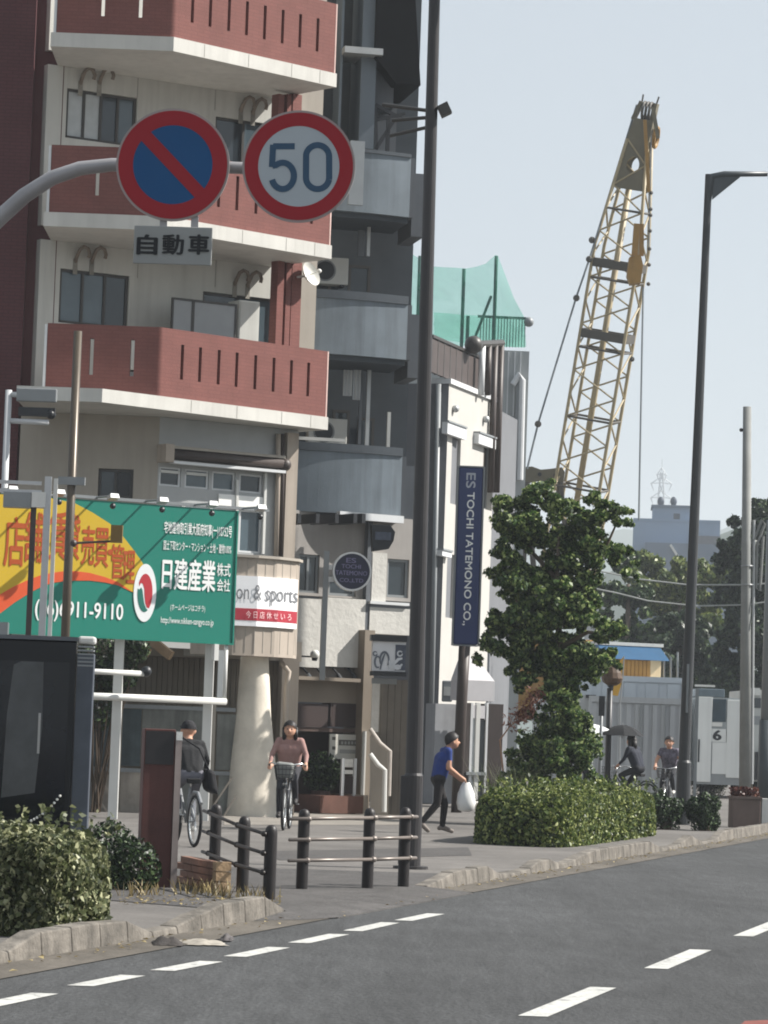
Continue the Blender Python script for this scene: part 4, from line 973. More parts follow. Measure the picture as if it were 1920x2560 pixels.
for k, (x0, y0, x1, y1, lb) in enumerate([(858, 925, 880, 990, 'left pale towel hanging below the second curved balcony'), (882, 925, 902, 1000, 'right pale towel hanging below the second curved balcony')]):
    c = FG.pt(*FG.uz((x0 + x1) / 2, (y0 + y1) / 2, .4), .4); u0, u1, z0, z1 = FG.rect(x0, y0, x1, y1, .4)
    n_ = 9; vs_ = []; fs = []
    for i in range(n_):
        for zz in (z0, z1): vs_.append(FG.pt(u0 + (u1 - u0) * i / (n_ - 1), zz, .4 + .03 * math.sin(i * 1.9 + k)))
    for i in range(n_ - 1): fs.append((2 * i, 2 * i + 2, 2 * i + 3, 2 * i + 1))
    tag(MB().add(vs_, fs).build('towel', bag_m, smooth=True), lb, 'towel', 'towels on the grey building')
# upper right: pier, ledge, black cantilevered roof, bracket wall
MB().prect(FG, 905, -120, 942, 372, -.6, .45).build('pier', mat('pale blue grey pier', (98, 108, 117), .6, .08, 1.5), gb)
MB().prect(FG, 852, -120, 858, 365, -.2, .45).build('pier', mat('pale blue grey pier', (98, 108, 117), .6, .08, 1.5), gb)
MB().prect(FG, 862, 118, 958, 134, -.2, .75).build('ledge', steel, gb)
MB().prect(FG, 936, 150, 985, 268, -.8, .15).build('upper_wall', midgrey, gb)
u0, u1, z0, z1 = FG.rect(942, -140, 1040, 212, .6); zlo = zat(1020, 211, .6); uo = FG.uz(1052, 205, .6)[0]; ui = FG.uz(990, 210, .6)[0]; um = FG.uz(1030, -120, .6)[0]
MB().prism([FG.pt(u0, z1, .6), FG.pt(u0, zlo + .5, .6), FG.pt(ui, zlo, .6), FG.pt(uo, zlo, .6), FG.pt(um, z1, .6)], -FG.n * 2.2).build('black_overhang', mat('black metal cladding', (10, 12, 16), .8, .15, 2, spec=.15), gb)
MB().prect(FG, 936, 268, 990, 420, -.9, -.5).build('upper_back_wall', midgrey, gb)
for (x0, y0, x1, y1) in ((938, 262, 1008, 300), (935, 300, 1012, 285), (940, 372, 985, 300), (938, 262, 940, 372), (972, 290, 968, 380)):
    MB().beam(FG.pt(*FG.uz(x0, y0, .3), .3), FG.pt(*FG.uz(x1, y1, .3), .3), .07, .07).build('steel_bracket', darkm, gb)
# glazed green mesh seen past the recess
# ---- ground floor of the grey block
soff = zat(850, 1290, 1.0)
FGG = Facade((FG.pt(0, 0, .75).x, FG.pt(0, 0, .75).y), 33)
hw1 = FGG.rect(746, 1386, 798, 1482); hw2 = FGG.rect(968, 1398, 1022, 1494); hw3 = FGG.rect(822, 1440, 890, 1490)
uu0, uu1 = FGG.uz(735, 1450)[0] - 1.5, FGG.uz(1034, 1450)[0]
zst = FGG.uz(850, 1494)[1]; zpan = FGG.uz(850, 1668)[1]
MB().wall(FGG, uu0, uu1, zst, soff + .05, [hw1, hw2, hw3], -.3, 0).build('wall', mat('warm grey render', (150, 146, 142), .8, .08, 1.5, streak=.1), gb)
for h_ in (hw1, hw2, hw3): window(gb, FGG, 0, 0, 0, 0, 2 if h_ is hw1 else 1, frame_g, glass_d, uz=h_)
for k, x in enumerate((790, 838, 884, 744, 905)): MB().prect(FGG, x, 1284, x + 9, 1308, .3, 1.2).build('soffit_bracket', darkm, gb)
MB().prect(FGG, 850, 1284, 1010, 1302, .5, .62).build('soffit_lamp', frame_w, gb)
MB().prect(FGG, 735, 1496, 801, 1668, -.2, .10).build('stucco_panel', stucco, gb)
MB().prect(FGG, 816, 1496, 912, 1668, -.2, .12).build('stucco_panel', stucco, gb)
MB().prect(FGG, 930, 1382, 966, 1505, -.2, .10).build('stucco_panel', stucco, gb)
MB().prect(FGG, 924, 1520, 1024, 1586, -.2, .14).build('stucco_panel', stucco, gb)
MB().prect(FGG, 926, 1505, 1024, 1512, .0, .2).build('sill', frame_w, gb)
MB().prect(FGG, 915, 1290, 926, 1690, .0, .12).build('corner_pipe', midgrey, gb)
# shop front
brownp = mat('brown shop panel', (84, 68, 62), .6, .12, 1.5); brownd = mat('dark brown shop panel', (58, 46, 44), .55, .15, 1.5); tan = mat('tan fascia', (128, 118, 106), .7, .12, 1)
zg = .05
MB().prect(FGG, 730, 1668, 908, 1697, -.2, -.0).build('lamp_fascia', mat('brown grey fascia', (112, 106, 100), .7), gb)
MB().prect(FGG, 728, 1693, 902, 1702, -.2, .35).build('canopy_edge', tan, gb)
MB().prect(FGG, 728, 1703, 905, 1757, -.2, .1).build('fascia', tan, gb)
for x0, x1 in ((734, 820), (826, 912)): MB().prect(FGG, x0, 1759, x1, 1818, -.2, .12).build('fascia_panel', brownd, gb)
MB().prect(FGG, 730, 1820, 912, 1830, -.2, .1).build('transom', brownp, gb)
MB().prect(FGG, 728, 1830, 905, 2000, -.5, -.35).build('shop_back', brownd, gb)
MB().prect(FGG, 905, 1575, 930, 2040, -.3, .35).build('pier', tan, gb)
MB().prect(FGG, 906, 1828, 914, 1990, .36, .40).build('white_post', steel_w, gb)
MB().prect(FGG, 800, 1990, 908, 2034, -.4, .9).build('step', mat('brick red step', (98, 68, 58), .8, .2, 4), gb)
MB().prect(FGG, 909, 1988, 920, 2034, -.4, .92).build('step_end', beige2, gb)
for k, x in enumerate((756, 790, 830, 868)):
    sp = thing('spot_lamp', ['first', 'second', 'third', 'fourth'][k] + ' from the left of four small spot lamps over the brown shop front', 'lamp', FGG.pt(*FGG.uz(x, 1670, .05), .05), 'spot lamps over the brown shop front')
    p_ = FGG.pt(*FGG.uz(x, 1668, .05), .05); MB().obox(p_, FGG.t * .05, FGG.n * .03, ZV * .02).build('base', darkm, sp)
    e_ = p_ + FGG.n * .12 - ZV * .12 + FGG.t * .05; MB().tube(p_, e_, .02).build('stem', darkm, sp); MB().tube(e_, e_ + FGG.t * .05 - ZV * .1 + FGG.n * .02, .035, .055, 10).build('head', steel if k == 0 else darkm, sp)
sl_ = thing('wall_lamp', 'round white wall lamp on a thin arm over the stucco panel', 'lamp', FGG.pt(*FGG.uz(790, 1640, .3), .3))
MB().tube(FGG.pt(*FGG.uz(738, 1640, .15), .15), FGG.pt(*FGG.uz(784, 1642, .35), .35), .016).build('arm', darkm, sl_)
MB().ball(FGG.pt(*FGG.uz(787, 1636, .38), .38), .09, 12, 8).build('globe', acm, sl_, smooth=True)
MB().tube(FGG.pt(*FGG.uz(787, 1640, .38), .38), FGG.pt(*FGG.uz(786, 1652, .38), .38), .07, .05, 10).build('socket', darkm, sl_)
# notice board and menu stand, potted plant
nb = thing('notice_board', 'white notice board with a dark title bar in the brown shop front', 'notice board', FGG.pt(*FGG.uz(860, 1900, .15), .15))
MB().prect(FGG, 824, 1836, 897, 1898, .12, .15).build('board', mat('grey white board', (190, 188, 180), .6, .05), nb)
MB().prect(FGG, 847, 1850, 896, 1864, .15, .156).build('title_bar', mat('dark title bar', (88, 86, 80), .6), nb)
for k in range(5): MB().prect(FGG, 853 + k * 8.4, 1853.5, 858 + k * 8.4, 1861, .156, .159).build('title_mark', mat('pale text bar', (150, 150, 146), .6), nb)
for y in (1842, 1866): MB().prect(FGG, 831, y, 839, y + 8, .15, .155).build('margin_mark', mat('dark title bar', (88, 86, 80), .6), nb)
MB().prect(FGG, 850, 1874, 894, 1884, .15, .156).build('text_bar', mat('pale text bar', (150, 150, 146), .6), nb)
st = thing('menu_stand', 'white framed menu stand on the brick step of the brown shop', 'stand', FGG.pt(*FGG.uz(872, 1992, .6), .6))
for x in (854, 884): MB().prect(FGG, x, 1896, x + 7, 1990, .55, .6).build('leg', frame_w, st)
for y0, y1 in ((1898, 1918), (1925, 1935)): MB().prect(FGG, 862, y0, 883, y1, .56, .59).build('card', mat('white card', (224, 222, 216), .6, .2, 8), st)
MB().prect(FGG, 862, 1940, 883, 1985, .56, .585).build('dark_card', brownd, st)
q = FGG.pt(*FGG.uz(800, 1990, .2), .2)
pp = thing('potted_plant', 'dark leafy potted plant in the shade of the brown shop front', 'plant', (q.x, q.y, q.z - .05))
pts = []; d_ = rng.normal(size=(1500, 3)); d_ /= np.linalg.norm(d_, axis=1)[:, None]
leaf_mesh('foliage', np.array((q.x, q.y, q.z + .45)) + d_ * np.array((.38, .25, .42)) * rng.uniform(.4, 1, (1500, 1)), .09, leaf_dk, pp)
MB().tube((q.x, q.y, q.z - .3), (q.x, q.y, q.z + .1), .15, .2, 14).build('pot', brownp, pp)
# round navy sign on its stem
FR = Facade((P(879, 1429, 60.6).x, 60.6), 8)
rs = thing('round_sign', 'round navy hanging sign with faint lettering in a white ring', 'sign', FR.pt(-.5, FR.uz(812, 1690)[1]))
c = FR.pt(*FR.uz(879, 1429), 0)
MB().disc(c - FR.n * .08, FR.n, 0, .335, .16, 48).build('disc', mat('navy sign face', (34, 36, 58), .4, .05), rs)
MB().disc(c - FR.n * .09, FR.n, .337, .37, .18, 48).build('ring', frame_w, rs)
fl = mat('faint violet lettering', (112, 108, 140), .5)
for body, bold, x0, y0, x1, y1 in (('ES', .02, 866, 1395, 890, 1407), ('TOCHI', .02, 854, 1411, 902, 1421), ('TATEMONO', .02, 839, 1427, 918, 1438), ('CO.,LTD', .02, 849, 1446, 908, 1457)):
    mb = MB(); text_px(mb, FR, body, bold, x0, y0, x1, y1, .084); mb.build('lettering', fl, rs)
MB().prect(FR, 805, 1377, 818, 1700, -.05, .0).build('stem', frame_g, rs)
for y in (1412, 1442): MB().prect(FR, 818, y, 838, y + 12, -.04, -.01).build('bracket', frame_w, rs)
# dark lantern-shaped sign, white script panel
hx_ = thing('lantern_sign', 'dark hexagonal hanging sign under the lowest grey balcony', 'sign', FR.pt(*FR.uz(960, 1380, -.6), -.6))
q = [FR.pt(*FR.uz(x, y, -.6), -.6) for x, y in ((930, 1312), (975, 1312), (988, 1330), (984, 1352), (972, 1372), (932, 1378))]
MB().prism(q, -FR.n * .25).build('body', darkm, hx_); MB().prect(FR, 938, 1330, 978, 1350, -.595, -.58).build('face', mat('slate face', (70, 76, 90), .4, .3, 12), hx_)
sp_ = thing('script_sign', 'white panel sign with grey brush lettering in a dark frame beside the tan pier', 'sign', FR.pt(*FR.uz(975, 1700, 0), 0))
MB().prect(FR, 931, 1604, 1014, 1678, -.2, -.05).build('panel', mat('pale sign panel', (214, 216, 220), .5, .04), sp_)
MB().prect(FR, 928, 1588, 1018, 1603, -.22, .0).build('frame_bar', darkm, sp_); MB().prect(FR, 928, 1679, 1016, 1690, -.22, .0).build('frame_bar', darkm, sp_)
MB().prect(FR, 988, 1612, 1014, 1676, -.05, -.04).build('dark_corner', mat('slate face', (70, 76, 90), .4, .3, 12), sp_)
brush = mat('silver brush stroke', (196, 200, 206), .4); brush_d = mat('grey brush stroke', (104, 110, 120), .5)
def ribbon(pts, w, m_, d):
    V = [FR.uz(x, y, d) for x, y in pts]; L_, R_ = [], []
    for i in range(len(V)):
        p_, e_ = V[max(i - 1, 0)], V[min(i + 1, len(V) - 1)]; dx, dy = e_[0] - p_[0], e_[1] - p_[1]; l = math.hypot(dx, dy) + 1e-9; ww = w * (.6 + .4 * math.sin(math.pi * i / (len(V) - 1)))
        L_.append((V[i][0] - dy / l * ww, V[i][1] + dx / l * ww)); R_.append((V[i][0] + dy / l * ww, V[i][1] - dx / l * ww))
    k_ = len(V); MB().add([FR.pt(u, z, d) for u, z in L_ + R_], [(i, i + 1, k_ + i + 1, k_ + i) for i in range(k_ - 1)]).build('brush_stroke', m_, sp_)
arc = lambda cx, cy, rx_, ry_, a0_, a1_: [(cx + rx_ * math.cos(R(a0_ + (a1_ - a0_) * i / 12)), cy + ry_ * math.sin(R(a0_ + (a1_ - a0_) * i / 12))) for i in range(13)]
for k, (pts_, w_, m_) in enumerate([(arc(961, 1650, 11, 20, 150, 400), .022, brush_d), (arc(944, 1655, 7, 14, 60, 330), .02, brush_d), (arc(990, 1655, 16, 14, 200, 20), .025, brush), ([(972, 1672), (984, 1660), (996, 1648), (1006, 1646)], .03, brush), (arc(1000, 1634, 6, 6, 0, 330), .016, brush), (arc(994, 1668, 8, 5, 0, 330), .016, brush), ([(950, 1674), (956, 1650), (962, 1634)], .02, brush_d), (arc(938, 1634, 5, 5, 0, 330), .014, brush_d)]):
    ribbon(pts_, w_, m_, -.036 + k * .001)
for y in (1600, 1692): MB().prect(FR, 930, y + 4, 992, y + 18, -.3, -.24).build('hanger', frame_g, sp_)
# steps side: tan boards, white handrails
sd_ = MB()
for k in range(5): MB().prect(FR, 932 + k * 17, 1700, 932 + k * 17 + 16, 2040, -1.2 - .01 * (k % 2), -1.1).build('fence_board', mat('tan grey board', (104, 98, 90), .8, .12, 3, streak=.2), gb)
MB().prect(FR, 929, 1705, 948, 1830, -1.09, -1.05).build('lit_board', stucco, gb)  # white patch over the first board, sunlight put into its colour
hr = thing('stair_handrail', 'white bent stair handrail beside the tan pier', 'handrail', P(962, 2030, 60.6))
MB().path([P(925, 1885, 60.6), P(945, 1912, 60.6), P(962, 1925, 60.6), P(960, 2030, 60.6)], .045, 8).build('lower_rail', steel_w, hr)
MB().path([P(925, 1822, 60.9), P(950, 1858, 60.9), P(975, 1878, 60.9), P(972, 1990, 60.9)], .04, 8).build('upper_rail', mat('grey white rail', (176, 168, 160), .5), hr)
MB().prism([P(925, 1836, 61.2), P(976, 1884, 61.2), P(970, 2035, 61.2), P(925, 2035, 61.2)], (0, .2, 0)).build('side_board', beige, hr)

# ================================================================== street lamp in the middle
pole_m = mat('charcoal lamp post', (50, 48, 49), .42, .12, 2, streak=.08)
bq = G(1026, 2172, .05); tq = P(1088, -60, bq.y); ax_ = Vector((bq.x, bq.y, .05))
lp = thing('street_lamp', 'tall charcoal lamp post in front of the white building, its top out of frame', 'street lamp', ax_)
H1 = 10.2
MB().path([ax_, ax_ + ZV * 1.05, ax_ + ZV * 1.08, ax_ + ZV * H1 - Vector((.065, 0, 0))], [.115, .112, .098, .065], 18).build('shaft', pole_m, lp, smooth=False)
MB().obox(ax_ + Vector((-.10, -.03, .55)), (.045, 0, 0), (0, .06, 0), (0, 0, .5)).build('service_box', pole_m, lp, bevel=.01)
MB().tube(ax_, ax_ + ZV * .03, .2, n=18).build('base_plate', pole_m, lp)
zA = P(1070, 285, bq.y).z
MB().obox(ax_ + Vector((.095, -.02, zA)), (.055, 0, .03), (0, .07, 0), (-.03, 0, .06)).build('floodlight', frame_d, lp)
for dz0, dz1, dx in ((0.10, -.02, -.62), (-.08, -.08, -.50), (-.26, -.18, -.52)):
    MB().tube(ax_ + Vector((0, 0, zA + dz1)), ax_ + Vector((dx, .3, zA + dz0)), .022).build('strut', frame_d, lp)
MB().path([ax_ + ZV * H1, ax_ + ZV * (H1 + .25) + Vector((.3, 0, 0)), ax_ + ZV * (H1 + .3) + Vector((1.6, 0, 0))], .05, 10).build('arm', pole_m, lp, smooth=True)
MB().obox(ax_ + ZV * (H1 + .28) + Vector((1.9, 0, 0)), (.35, 0, 0), (0, .12, 0), (0, 0, .06)).build('lamp_head', pole_m, lp, bevel=.03)

# ================================================================== white building along the street
FWL = Facade((P(1108, 1400, 74.0).x, 74.0), -14)                    # its grey end wall, facing the camera
FWR = Facade((FWL.p.x, FWL.p.y), 72)                                 # its sunlit street wall
wb = thing('white_building', 'bright white building with hooded windows and a brown roof fence', 'building', FWL.p + ZV * .05)
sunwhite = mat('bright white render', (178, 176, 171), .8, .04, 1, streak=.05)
z_top = FWR.uz(1112, 955)[1]; uE_ = FWR.uz(1236, 1100)[0]; uLL = FWL.uz(1040, 1500)[0] - 4
hw = []
for (x0, y0, x1, y1) in ((1128, 1090, 1150, 1262), (1207, 1112, 1232, 1275), (1116, 1385, 1134, 1545)):
    hw.append(FWR.rect(x0, y0, x1, y1))
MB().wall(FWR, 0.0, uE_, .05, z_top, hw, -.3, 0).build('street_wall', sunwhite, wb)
for h_ in hw: window(wb, FWR, 0, 0, 0, 0, 2, frame_g, mat('warm dark glass', (70, 66, 62), .15, .2), uz=h_, depth=-.2)
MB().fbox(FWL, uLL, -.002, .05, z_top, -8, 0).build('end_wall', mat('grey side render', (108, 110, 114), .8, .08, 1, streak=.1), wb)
MB().fbox(FWR, .3, uE_, .05, z_top - .05, -6, -.31).build('building_core', beige, wb)
MB().fbox(FWR, -.05, uE_ + .05, z_top + .002, z_top + .12, -.4, .06).build('coping', frame_w, wb)
for (x0, y0, x1, y1) in ((1125, 1063, 1172, 1092), (1203, 1090, 1246, 1116), (1112, 1378, 1136, 1392)):
    a0, a1, c0, c1 = FWR.rect(x0, y0, x1, y1, .2); MB().fbox(FWR, a0, a1, c0, c1, .002, .14).build('window_hood', frame_w, wb)
    MB().fbox(FWR, a0, a1, c1 + .002, c1 + .04, .0, .17).build('hood_roof', frame_g, wb)
for x, y in ((1143, 1022), (1219, 1048)):
    u, z = FWR.uz(x, y, .1); MB().ball(FWR.pt(u, z, .06), .09, 10, 6).build('vent_cap', steel, wb, smooth=True)
for x in (1060, 1085): MB().tube(FWL.pt(*FWL.uz(x + 12, 960, .12), .12), FWL.pt(FWL.uz(x, 1990, .12)[0] * .5 + FWL.uz(x + 12, 960, .12)[0] * .5, .1, .12), .06, n=10).build('downpipe', frame_g, wb, smooth=True)
# brown louvred roof fence
u0, u1 = FWR.uz(1085, 900)[0], FWR.uz(1205, 930)[0]
zf1 = FWR.uz(1150, 875)[1]
for k in range(8):
    a = u0 + (u1 - u0) * k / 8; MB().fbox(FWR, a + .02, a + (u1 - u0) / 8 - .02, z_top + .13, zf1, -.12, -.06).build('fence_panel', mat('brown louvre', (72, 64, 62), .6, .1), wb)
for k in range(9):
    a = u0 + (u1 - u0) * k / 8; MB().fbox(FWR, a - .02, a + .02, z_top + .12, zf1 + .03, -.14, -.055).build('fence_post', frame_d, wb)
MB().fbox(FWR, u0, u1, zf1 + .032, zf1 + .1, -.15, -.03).build('fence_rail', frame_d, wb)
# dark pipe rack at the far corner
for px in (1206, 1222, 1238, 1253):
    yb = 990 if px < 1230 else 1235
    top = FWR.pt(*FWR.uz(px, 862, .1), .1); MB().tube(top, Vector((top.x, top.y, FWR.uz(px, yb, .1)[1])), .08, n=8).build('pipe', brownm if px > 1215 else frame_w, wb, smooth=True)
MB().tube(FWR.pt(*FWR.uz(1178, 862, .1), .1), FWR.pt(*FWR.uz(1255, 858, .1), .1), .09, n=8).build('pipe_header', frame_d, wb)
MB().ball(FWR.pt(*FWR.uz(1184, 862, .1), .1), .22, 10, 8).build('pipe_valve', frame_d, wb, smooth=True)
# lower shop: hood canopy, door
ho = thing('entrance_hood', 'white sloped entrance hood at the foot of the white building', 'hood', P(1205, 1760, 70))
FH = Facade((P(1200, 1700, 70).x, 70), 22)
a0, a1, c0, c1 = FH.rect(1158, 1702, 1236, 1752); _, _, d0_, d1_ = FH.rect(1165, 1640, 1220, 1702)
tp0, tp1 = FH.uz(1176, 1645)[0], FH.uz(1206, 1645)[0]
wh = mat('grey white hood', (196, 194, 196), .6, .05)
MB().fbox(FH, a0, a1, c0, c1, -.7, 0).build('box', wh, ho)
MB().hexa([FH.pt(a0, c1 + .003, 0), FH.pt(a1, c1 + .003, 0), FH.pt(a1, c1 + .003, -.7), FH.pt(a0, c1 + .003, -.7), FH.pt(tp0, d1_, -.35), FH.pt(tp1, d1_, -.35), FH.pt(tp1, d1_, -.6), FH.pt(tp0, d1_, -.6)]).build('sloped_top', wh, ho)
dr = thing('shop_entrance', 'white framed glass entrance under the sloped hood', 'entrance', P(1190, 2000, 71))
FD = Facade((P(1190, 1900, 71).x, 71), 24)
for x0, x1, m_ in ((1160, 1172, brownm), (1174, 1180, frame_w), (1188, 1198, steel_w), (1213, 1218, frame_w)): MB().prect(FD, x0, 1757, x1, 2000, -.1, .0).build('post', m_, dr)
MB().prect(FD, 1180, 1775, 1188, 1995, -.09, -.05).build('pane', curtain, dr); MB().prect(FD, 1198, 1800, 1213, 1995, -.09, -.05).build('pane', glass_d, dr)
MB().prect(FD, 1180, 1764, 1214, 1796, -.08, -.01).build('transom', wh, dr); MB().prect(FD, 1166, 1930, 1215, 1938, -.02, .05).build('push_bar', frame_g, dr)
MB().prect(FD, 1218, 1760, 1255, 2005, -1.0, -.4).build('dark_doorway', mat('dark timber wall', (54, 46, 44), .8, .15, 2), dr)
MB().prect(FD, 1085, 1760, 1160, 2010, -.8, -.3).build('grey_wall', mat('grey side wall', (150, 152, 156), .8, .1, 2, streak=.15), dr)
mt = thing('gas_meter', 'upper grey meter box on the white wall by the leaning sign pole', 'meter box', P(1117, 1745, 72.5))
MB().obox(P(1118, 1728, 72.5), (.12, 0, 0), (0, .1, 0), (0, 0, .24)).build('case', frame_g, mt, bevel=.03); MB().obox(P(1118, 1728, 72.38), (.08, 0, 0), (0, .02, 0), (0, 0, .1)).build('dial_window', acm, mt)
mt2 = thing('gas_meter', 'lower taller grey meter box on the white wall by the leaning sign pole', 'meter box', P(1117, 1850, 72.5))
MB().obox(P(1118, 1808, 72.5), (.13, 0, 0), (0, .1, 0), (0, 0, .36)).build('case', frame_g, mt2, bevel=.03); MB().tube(P(1108, 1850, 72.5), P(1104, 1990, 72.5), .03).build('pipe', frame_g, mt2)

# vertical navy sign on a leaning dark pole
FV = Facade((P(1170, 1400, 66).x, 66), 2)
vsn = thing('vertical_sign', 'tall navy vertical sign with white sideways lettering on a dark pole', 'sign', FV.pt(0, .05))
u0, u1, z0, z1 = FV.rect(1138, 1168, 1204, 1612)
# the board follows the upright of the street
MB().fbox(FV, u0 + .02, u1 - .02, z0, z1, -.16, 0).build('board', mat('navy board', (40, 54, 98), .4, .05), vsn, bevel=.03)
MB().fbox(FV, u0 - .015, u0 + .018, z0 - .02, z1 + .02, -.15, .012).fbox(FV, u1 - .018, u1 + .015, z0 - .02, z1 + .02, -.15, .012).fbox(FV, u0 + .02, u1 - .02, z1 + .002, z1 + .03, -.15, .012).fbox(FV, u0 + .02, u1 - .02, z0 - .03, z0 - .002, -.15, .012).build('frame', frame_g, vsn)
zt_ = z1 - .52; mb = MB()
put_text(mb, FV, 'TOCHI TATEMONO CO.,', .025, u0 + .19, u1 - .19, z0 + .40, zt_, .004, rot=True); mb.build('lettering', white_l, vsn)
mb = MB(); put_text(mb, FV, 'ES', .02, u0 + .18, u1 - .18, z1 - .43, z1 - .12, .004, rot=True); mb.build('emblem_lettering', mat('silver lettering', (176, 180, 188), .4), vsn)
MB().path([FV.pt(u0 + .26, z0 - .03, -.08), FV.pt(u0 + .24, 2.5, -.08), FV.pt(u0 + .2, .05, -.08)], [.12, .115, .11], 12).build('pole', brownm, vsn, smooth=True)

# ================================================================== grey-white building behind, with green netting on its roof
FK = Facade((P(1280, 1000, 88).x, 88), 4)
kb = thing('netted_building', 'pale building behind the white one with a downpipe and roof railing', 'building', FK.pt(0, .05))
a0, a1, c0, c1 = FK.rect(1040, 872, 1312, 1600)
MB().fbox(FK, a0 - 2, a1, .05, c1, -9, 0).build('wall', mat('pale metal siding', (160, 164, 164), .6, .06, 1, streak=.08), kb)
for x in (1268, 1284, 1298): MB().prect(FK, x, 880, x + 3, 1040, .0, .03).build('siding_rib', frame_w, kb)
MB().prect(FK, 1255, 1045, 1290, 1180, .002, .05).build('grey_panel', mat('grey panel', (96, 98, 104), .7, .1), kb)
MB().path([FK.pt(*FK.uz(1282, 962, .2), .2), FK.pt(*FK.uz(1298, 935, .2), .2), FK.pt(*FK.uz(1306, 950, .2), .2), FK.pt(*FK.uz(1300, 1200, .2), .2)], .09, 10).build('duct', frame_w, kb)
MB().prect(FK, 1288, 960, 1296, 1200, .1, .2).build('downpipe', frame_g, kb)
netm = bpy.data.materials.new('green debris netting'); netm.use_nodes = True; n_ = netm.node_tree
b_ = n_.nodes['Principled BSDF']; b_.inputs['Base Color'].default_value = (*lin((150, 214, 196)), 1); b_.inputs['Roughness'].default_value = .7
tr_ = n_.nodes.new('ShaderNodeBsdfTransparent'); tr_.inputs['Color'].default_value = (*lin((214, 244, 234)), 1); mx = n_.nodes.new('ShaderNodeMixShader')
ns_ = n_.nodes.new('ShaderNodeTexNoise'); ns_.inputs['Scale'].default_value = 1.1; ns_.inputs['Detail'].default_value = 5; mr = n_.nodes.new('ShaderNodeMapRange'); mr.inputs['From Min'].default_value = .3; mr.inputs['From Max'].default_value = .75; mr.inputs['To Min'].default_value = .05; mr.inputs['To Max'].default_value = .36
tl_ = n_.nodes.new('ShaderNodeBsdfTranslucent'); tl_.inputs['Color'].default_value = (*lin((160, 222, 202)), 1); ad_ = n_.nodes.new('ShaderNodeMixShader'); ad_.inputs[0].default_value = .5
n_.links.new(b_.outputs[0], ad_.inputs[1]); n_.links.new(tl_.outputs[0], ad_.inputs[2])
n_.links.new(ns_.outputs['Fac'], mr.inputs['Value']); n_.links.new(mr.outputs[0], mx.inputs[0]); n_.links.new(tr_.outputs[0], mx.inputs[1]); n_.links.new(ad_.outputs[0], mx.inputs[2]); n_.links.new(mx.outputs[0], n_.nodes['Material Output'].inputs['Surface'])
zr = c1
nr_ = thing('debris_netting', 'pale green translucent safety netting hung on posts over the roof', 'netting', FK.pt(-1.5, zr))
postm = mat('green grey scaffold tube', (70, 104, 98), .5, .1)
def drape(name, tops, d, seed):
    rnd = np.random.default_rng(seed); m_ = MB(); vs_, fs = [], []; n2 = 9
    for i, (px, pt2, pb) in enumerate(tops):
        for j in range(n2):
            u, z = FK.uz(px, pt2 + (pb - pt2) * j / (n2 - 1), d); vs_.append(FK.pt(u, z, d + rnd.uniform(-.14, .14)))
    for i in range(len(tops) - 1):
        for j in range(n2 - 1): fs.append((i * n2 + j, (i + 1) * n2 + j, (i + 1) * n2 + j + 1, i * n2 + j + 1))
    m_.add(vs_, fs).build(name, netm, nr_, smooth=True)
drape('net_sheet', [(960, 610, 790), (985, 615, 800), (1010, 622, 830), (1040, 640, 845), (1080, 664, 850), (1110, 668, 850), (1140, 668, 855), (1165, 672, 858), (1190, 668, 858), (1215, 658, 860), (1238, 638, 862), (1244, 640, 864), (1262, 690, 866), (1285, 745, 868), (1312, 792, 870)], .05, 1)
drape('net_sheet', [(1085, 780, 860), (1120, 784, 862), (1150, 786, 864), (1200, 790, 866), (1250, 790, 868), (1314, 795, 868)], -.5, 2)
for px, y0 in ((1160, 672), (1241, 640), (1170, 790), (990, 615), (1050, 640)):
    q = FK.pt(*FK.uz(px, y0, 0), 0); MB().tube(q, Vector((q.x, q.y, zr)), .05).build('post', postm, nr_)
q = FK.pt(*FK.uz(1228, 740, 0), 0); MB().tube(q, FK.pt(*FK.uz(1185, 850, 0), 0), .04).build('brace', postm, nr_)
rl = MB()
for k in range(16):
    x = 1200 + k * 7.4; MB().prect(FK, x, 795, x + 2.2, 868, -.06, -.03).build('baluster', postm, kb)
MB().prect(FK, 1195, 790, 1316, 796, -.08, -.01).build('handrail', postm, kb)
MB().ball(FK.pt(*FK.uz(1322, 805, 0), 0), .14).build('roof_lamp', frame_g, kb, smooth=True)

# ================================================================== overhanging traffic signs, near the camera
YS = 16.8
FSg = Facade((P(590, 415, YS).x, YS), -2)
ts = thing('traffic_sign_arm', 'round no parking and speed limit signs on a curved grey overhead arm', 'traffic sign', Vector((P(-900, 1800, YS).x, YS + .1, .05)))
def sgn(px, py, d=0): u, z = FSg.uz(px, py, d); return FSg.pt(u, z, d)
arm_m = mat('grey galvanised arm', (150, 148, 150), .42, .12, 3, metal=.3)
base_ = Vector((P(-900, 1800, YS).x, YS + .1, .05))
arm = [base_, base_ + ZV * 2.6] + [sgn(x, y, -.1) for x, y in ((-420, 900), (-180, 690), (-40, 580), (60, 490), (130, 445), (200, 421), (280, 412), (420, 414), (600, 420), (760, 426))]
MB().path(arm, [.06, .058, .052, .048, .045, .042, .040, .038, .036, .034, .032, .03], 14).build('arm', arm_m, ts, smooth=True)
red_s = mat('sign red', (146, 30, 40), .5, .04, 2, spec=.3); blue_s = mat('sign blue', (16, 74, 122), .5, .05, 2, spec=.3); white_s = mat('sign white', (164, 172, 178), .5, .05, 3, spec=.3); rim_s = mat('sign rim', (150, 140, 138), .5, .05)
navy_s = mat('sign navy', (44, 74, 100), .5, .04)
def rsign(px, py, r):
    c = sgn(px, py, 0); b = MB().disc(c - FSg.n * .012, FSg.n, 0, r, .014, 64).build('sign_disc', rim_s, ts); return c, b
c, b = rsign(432, 412, .302)
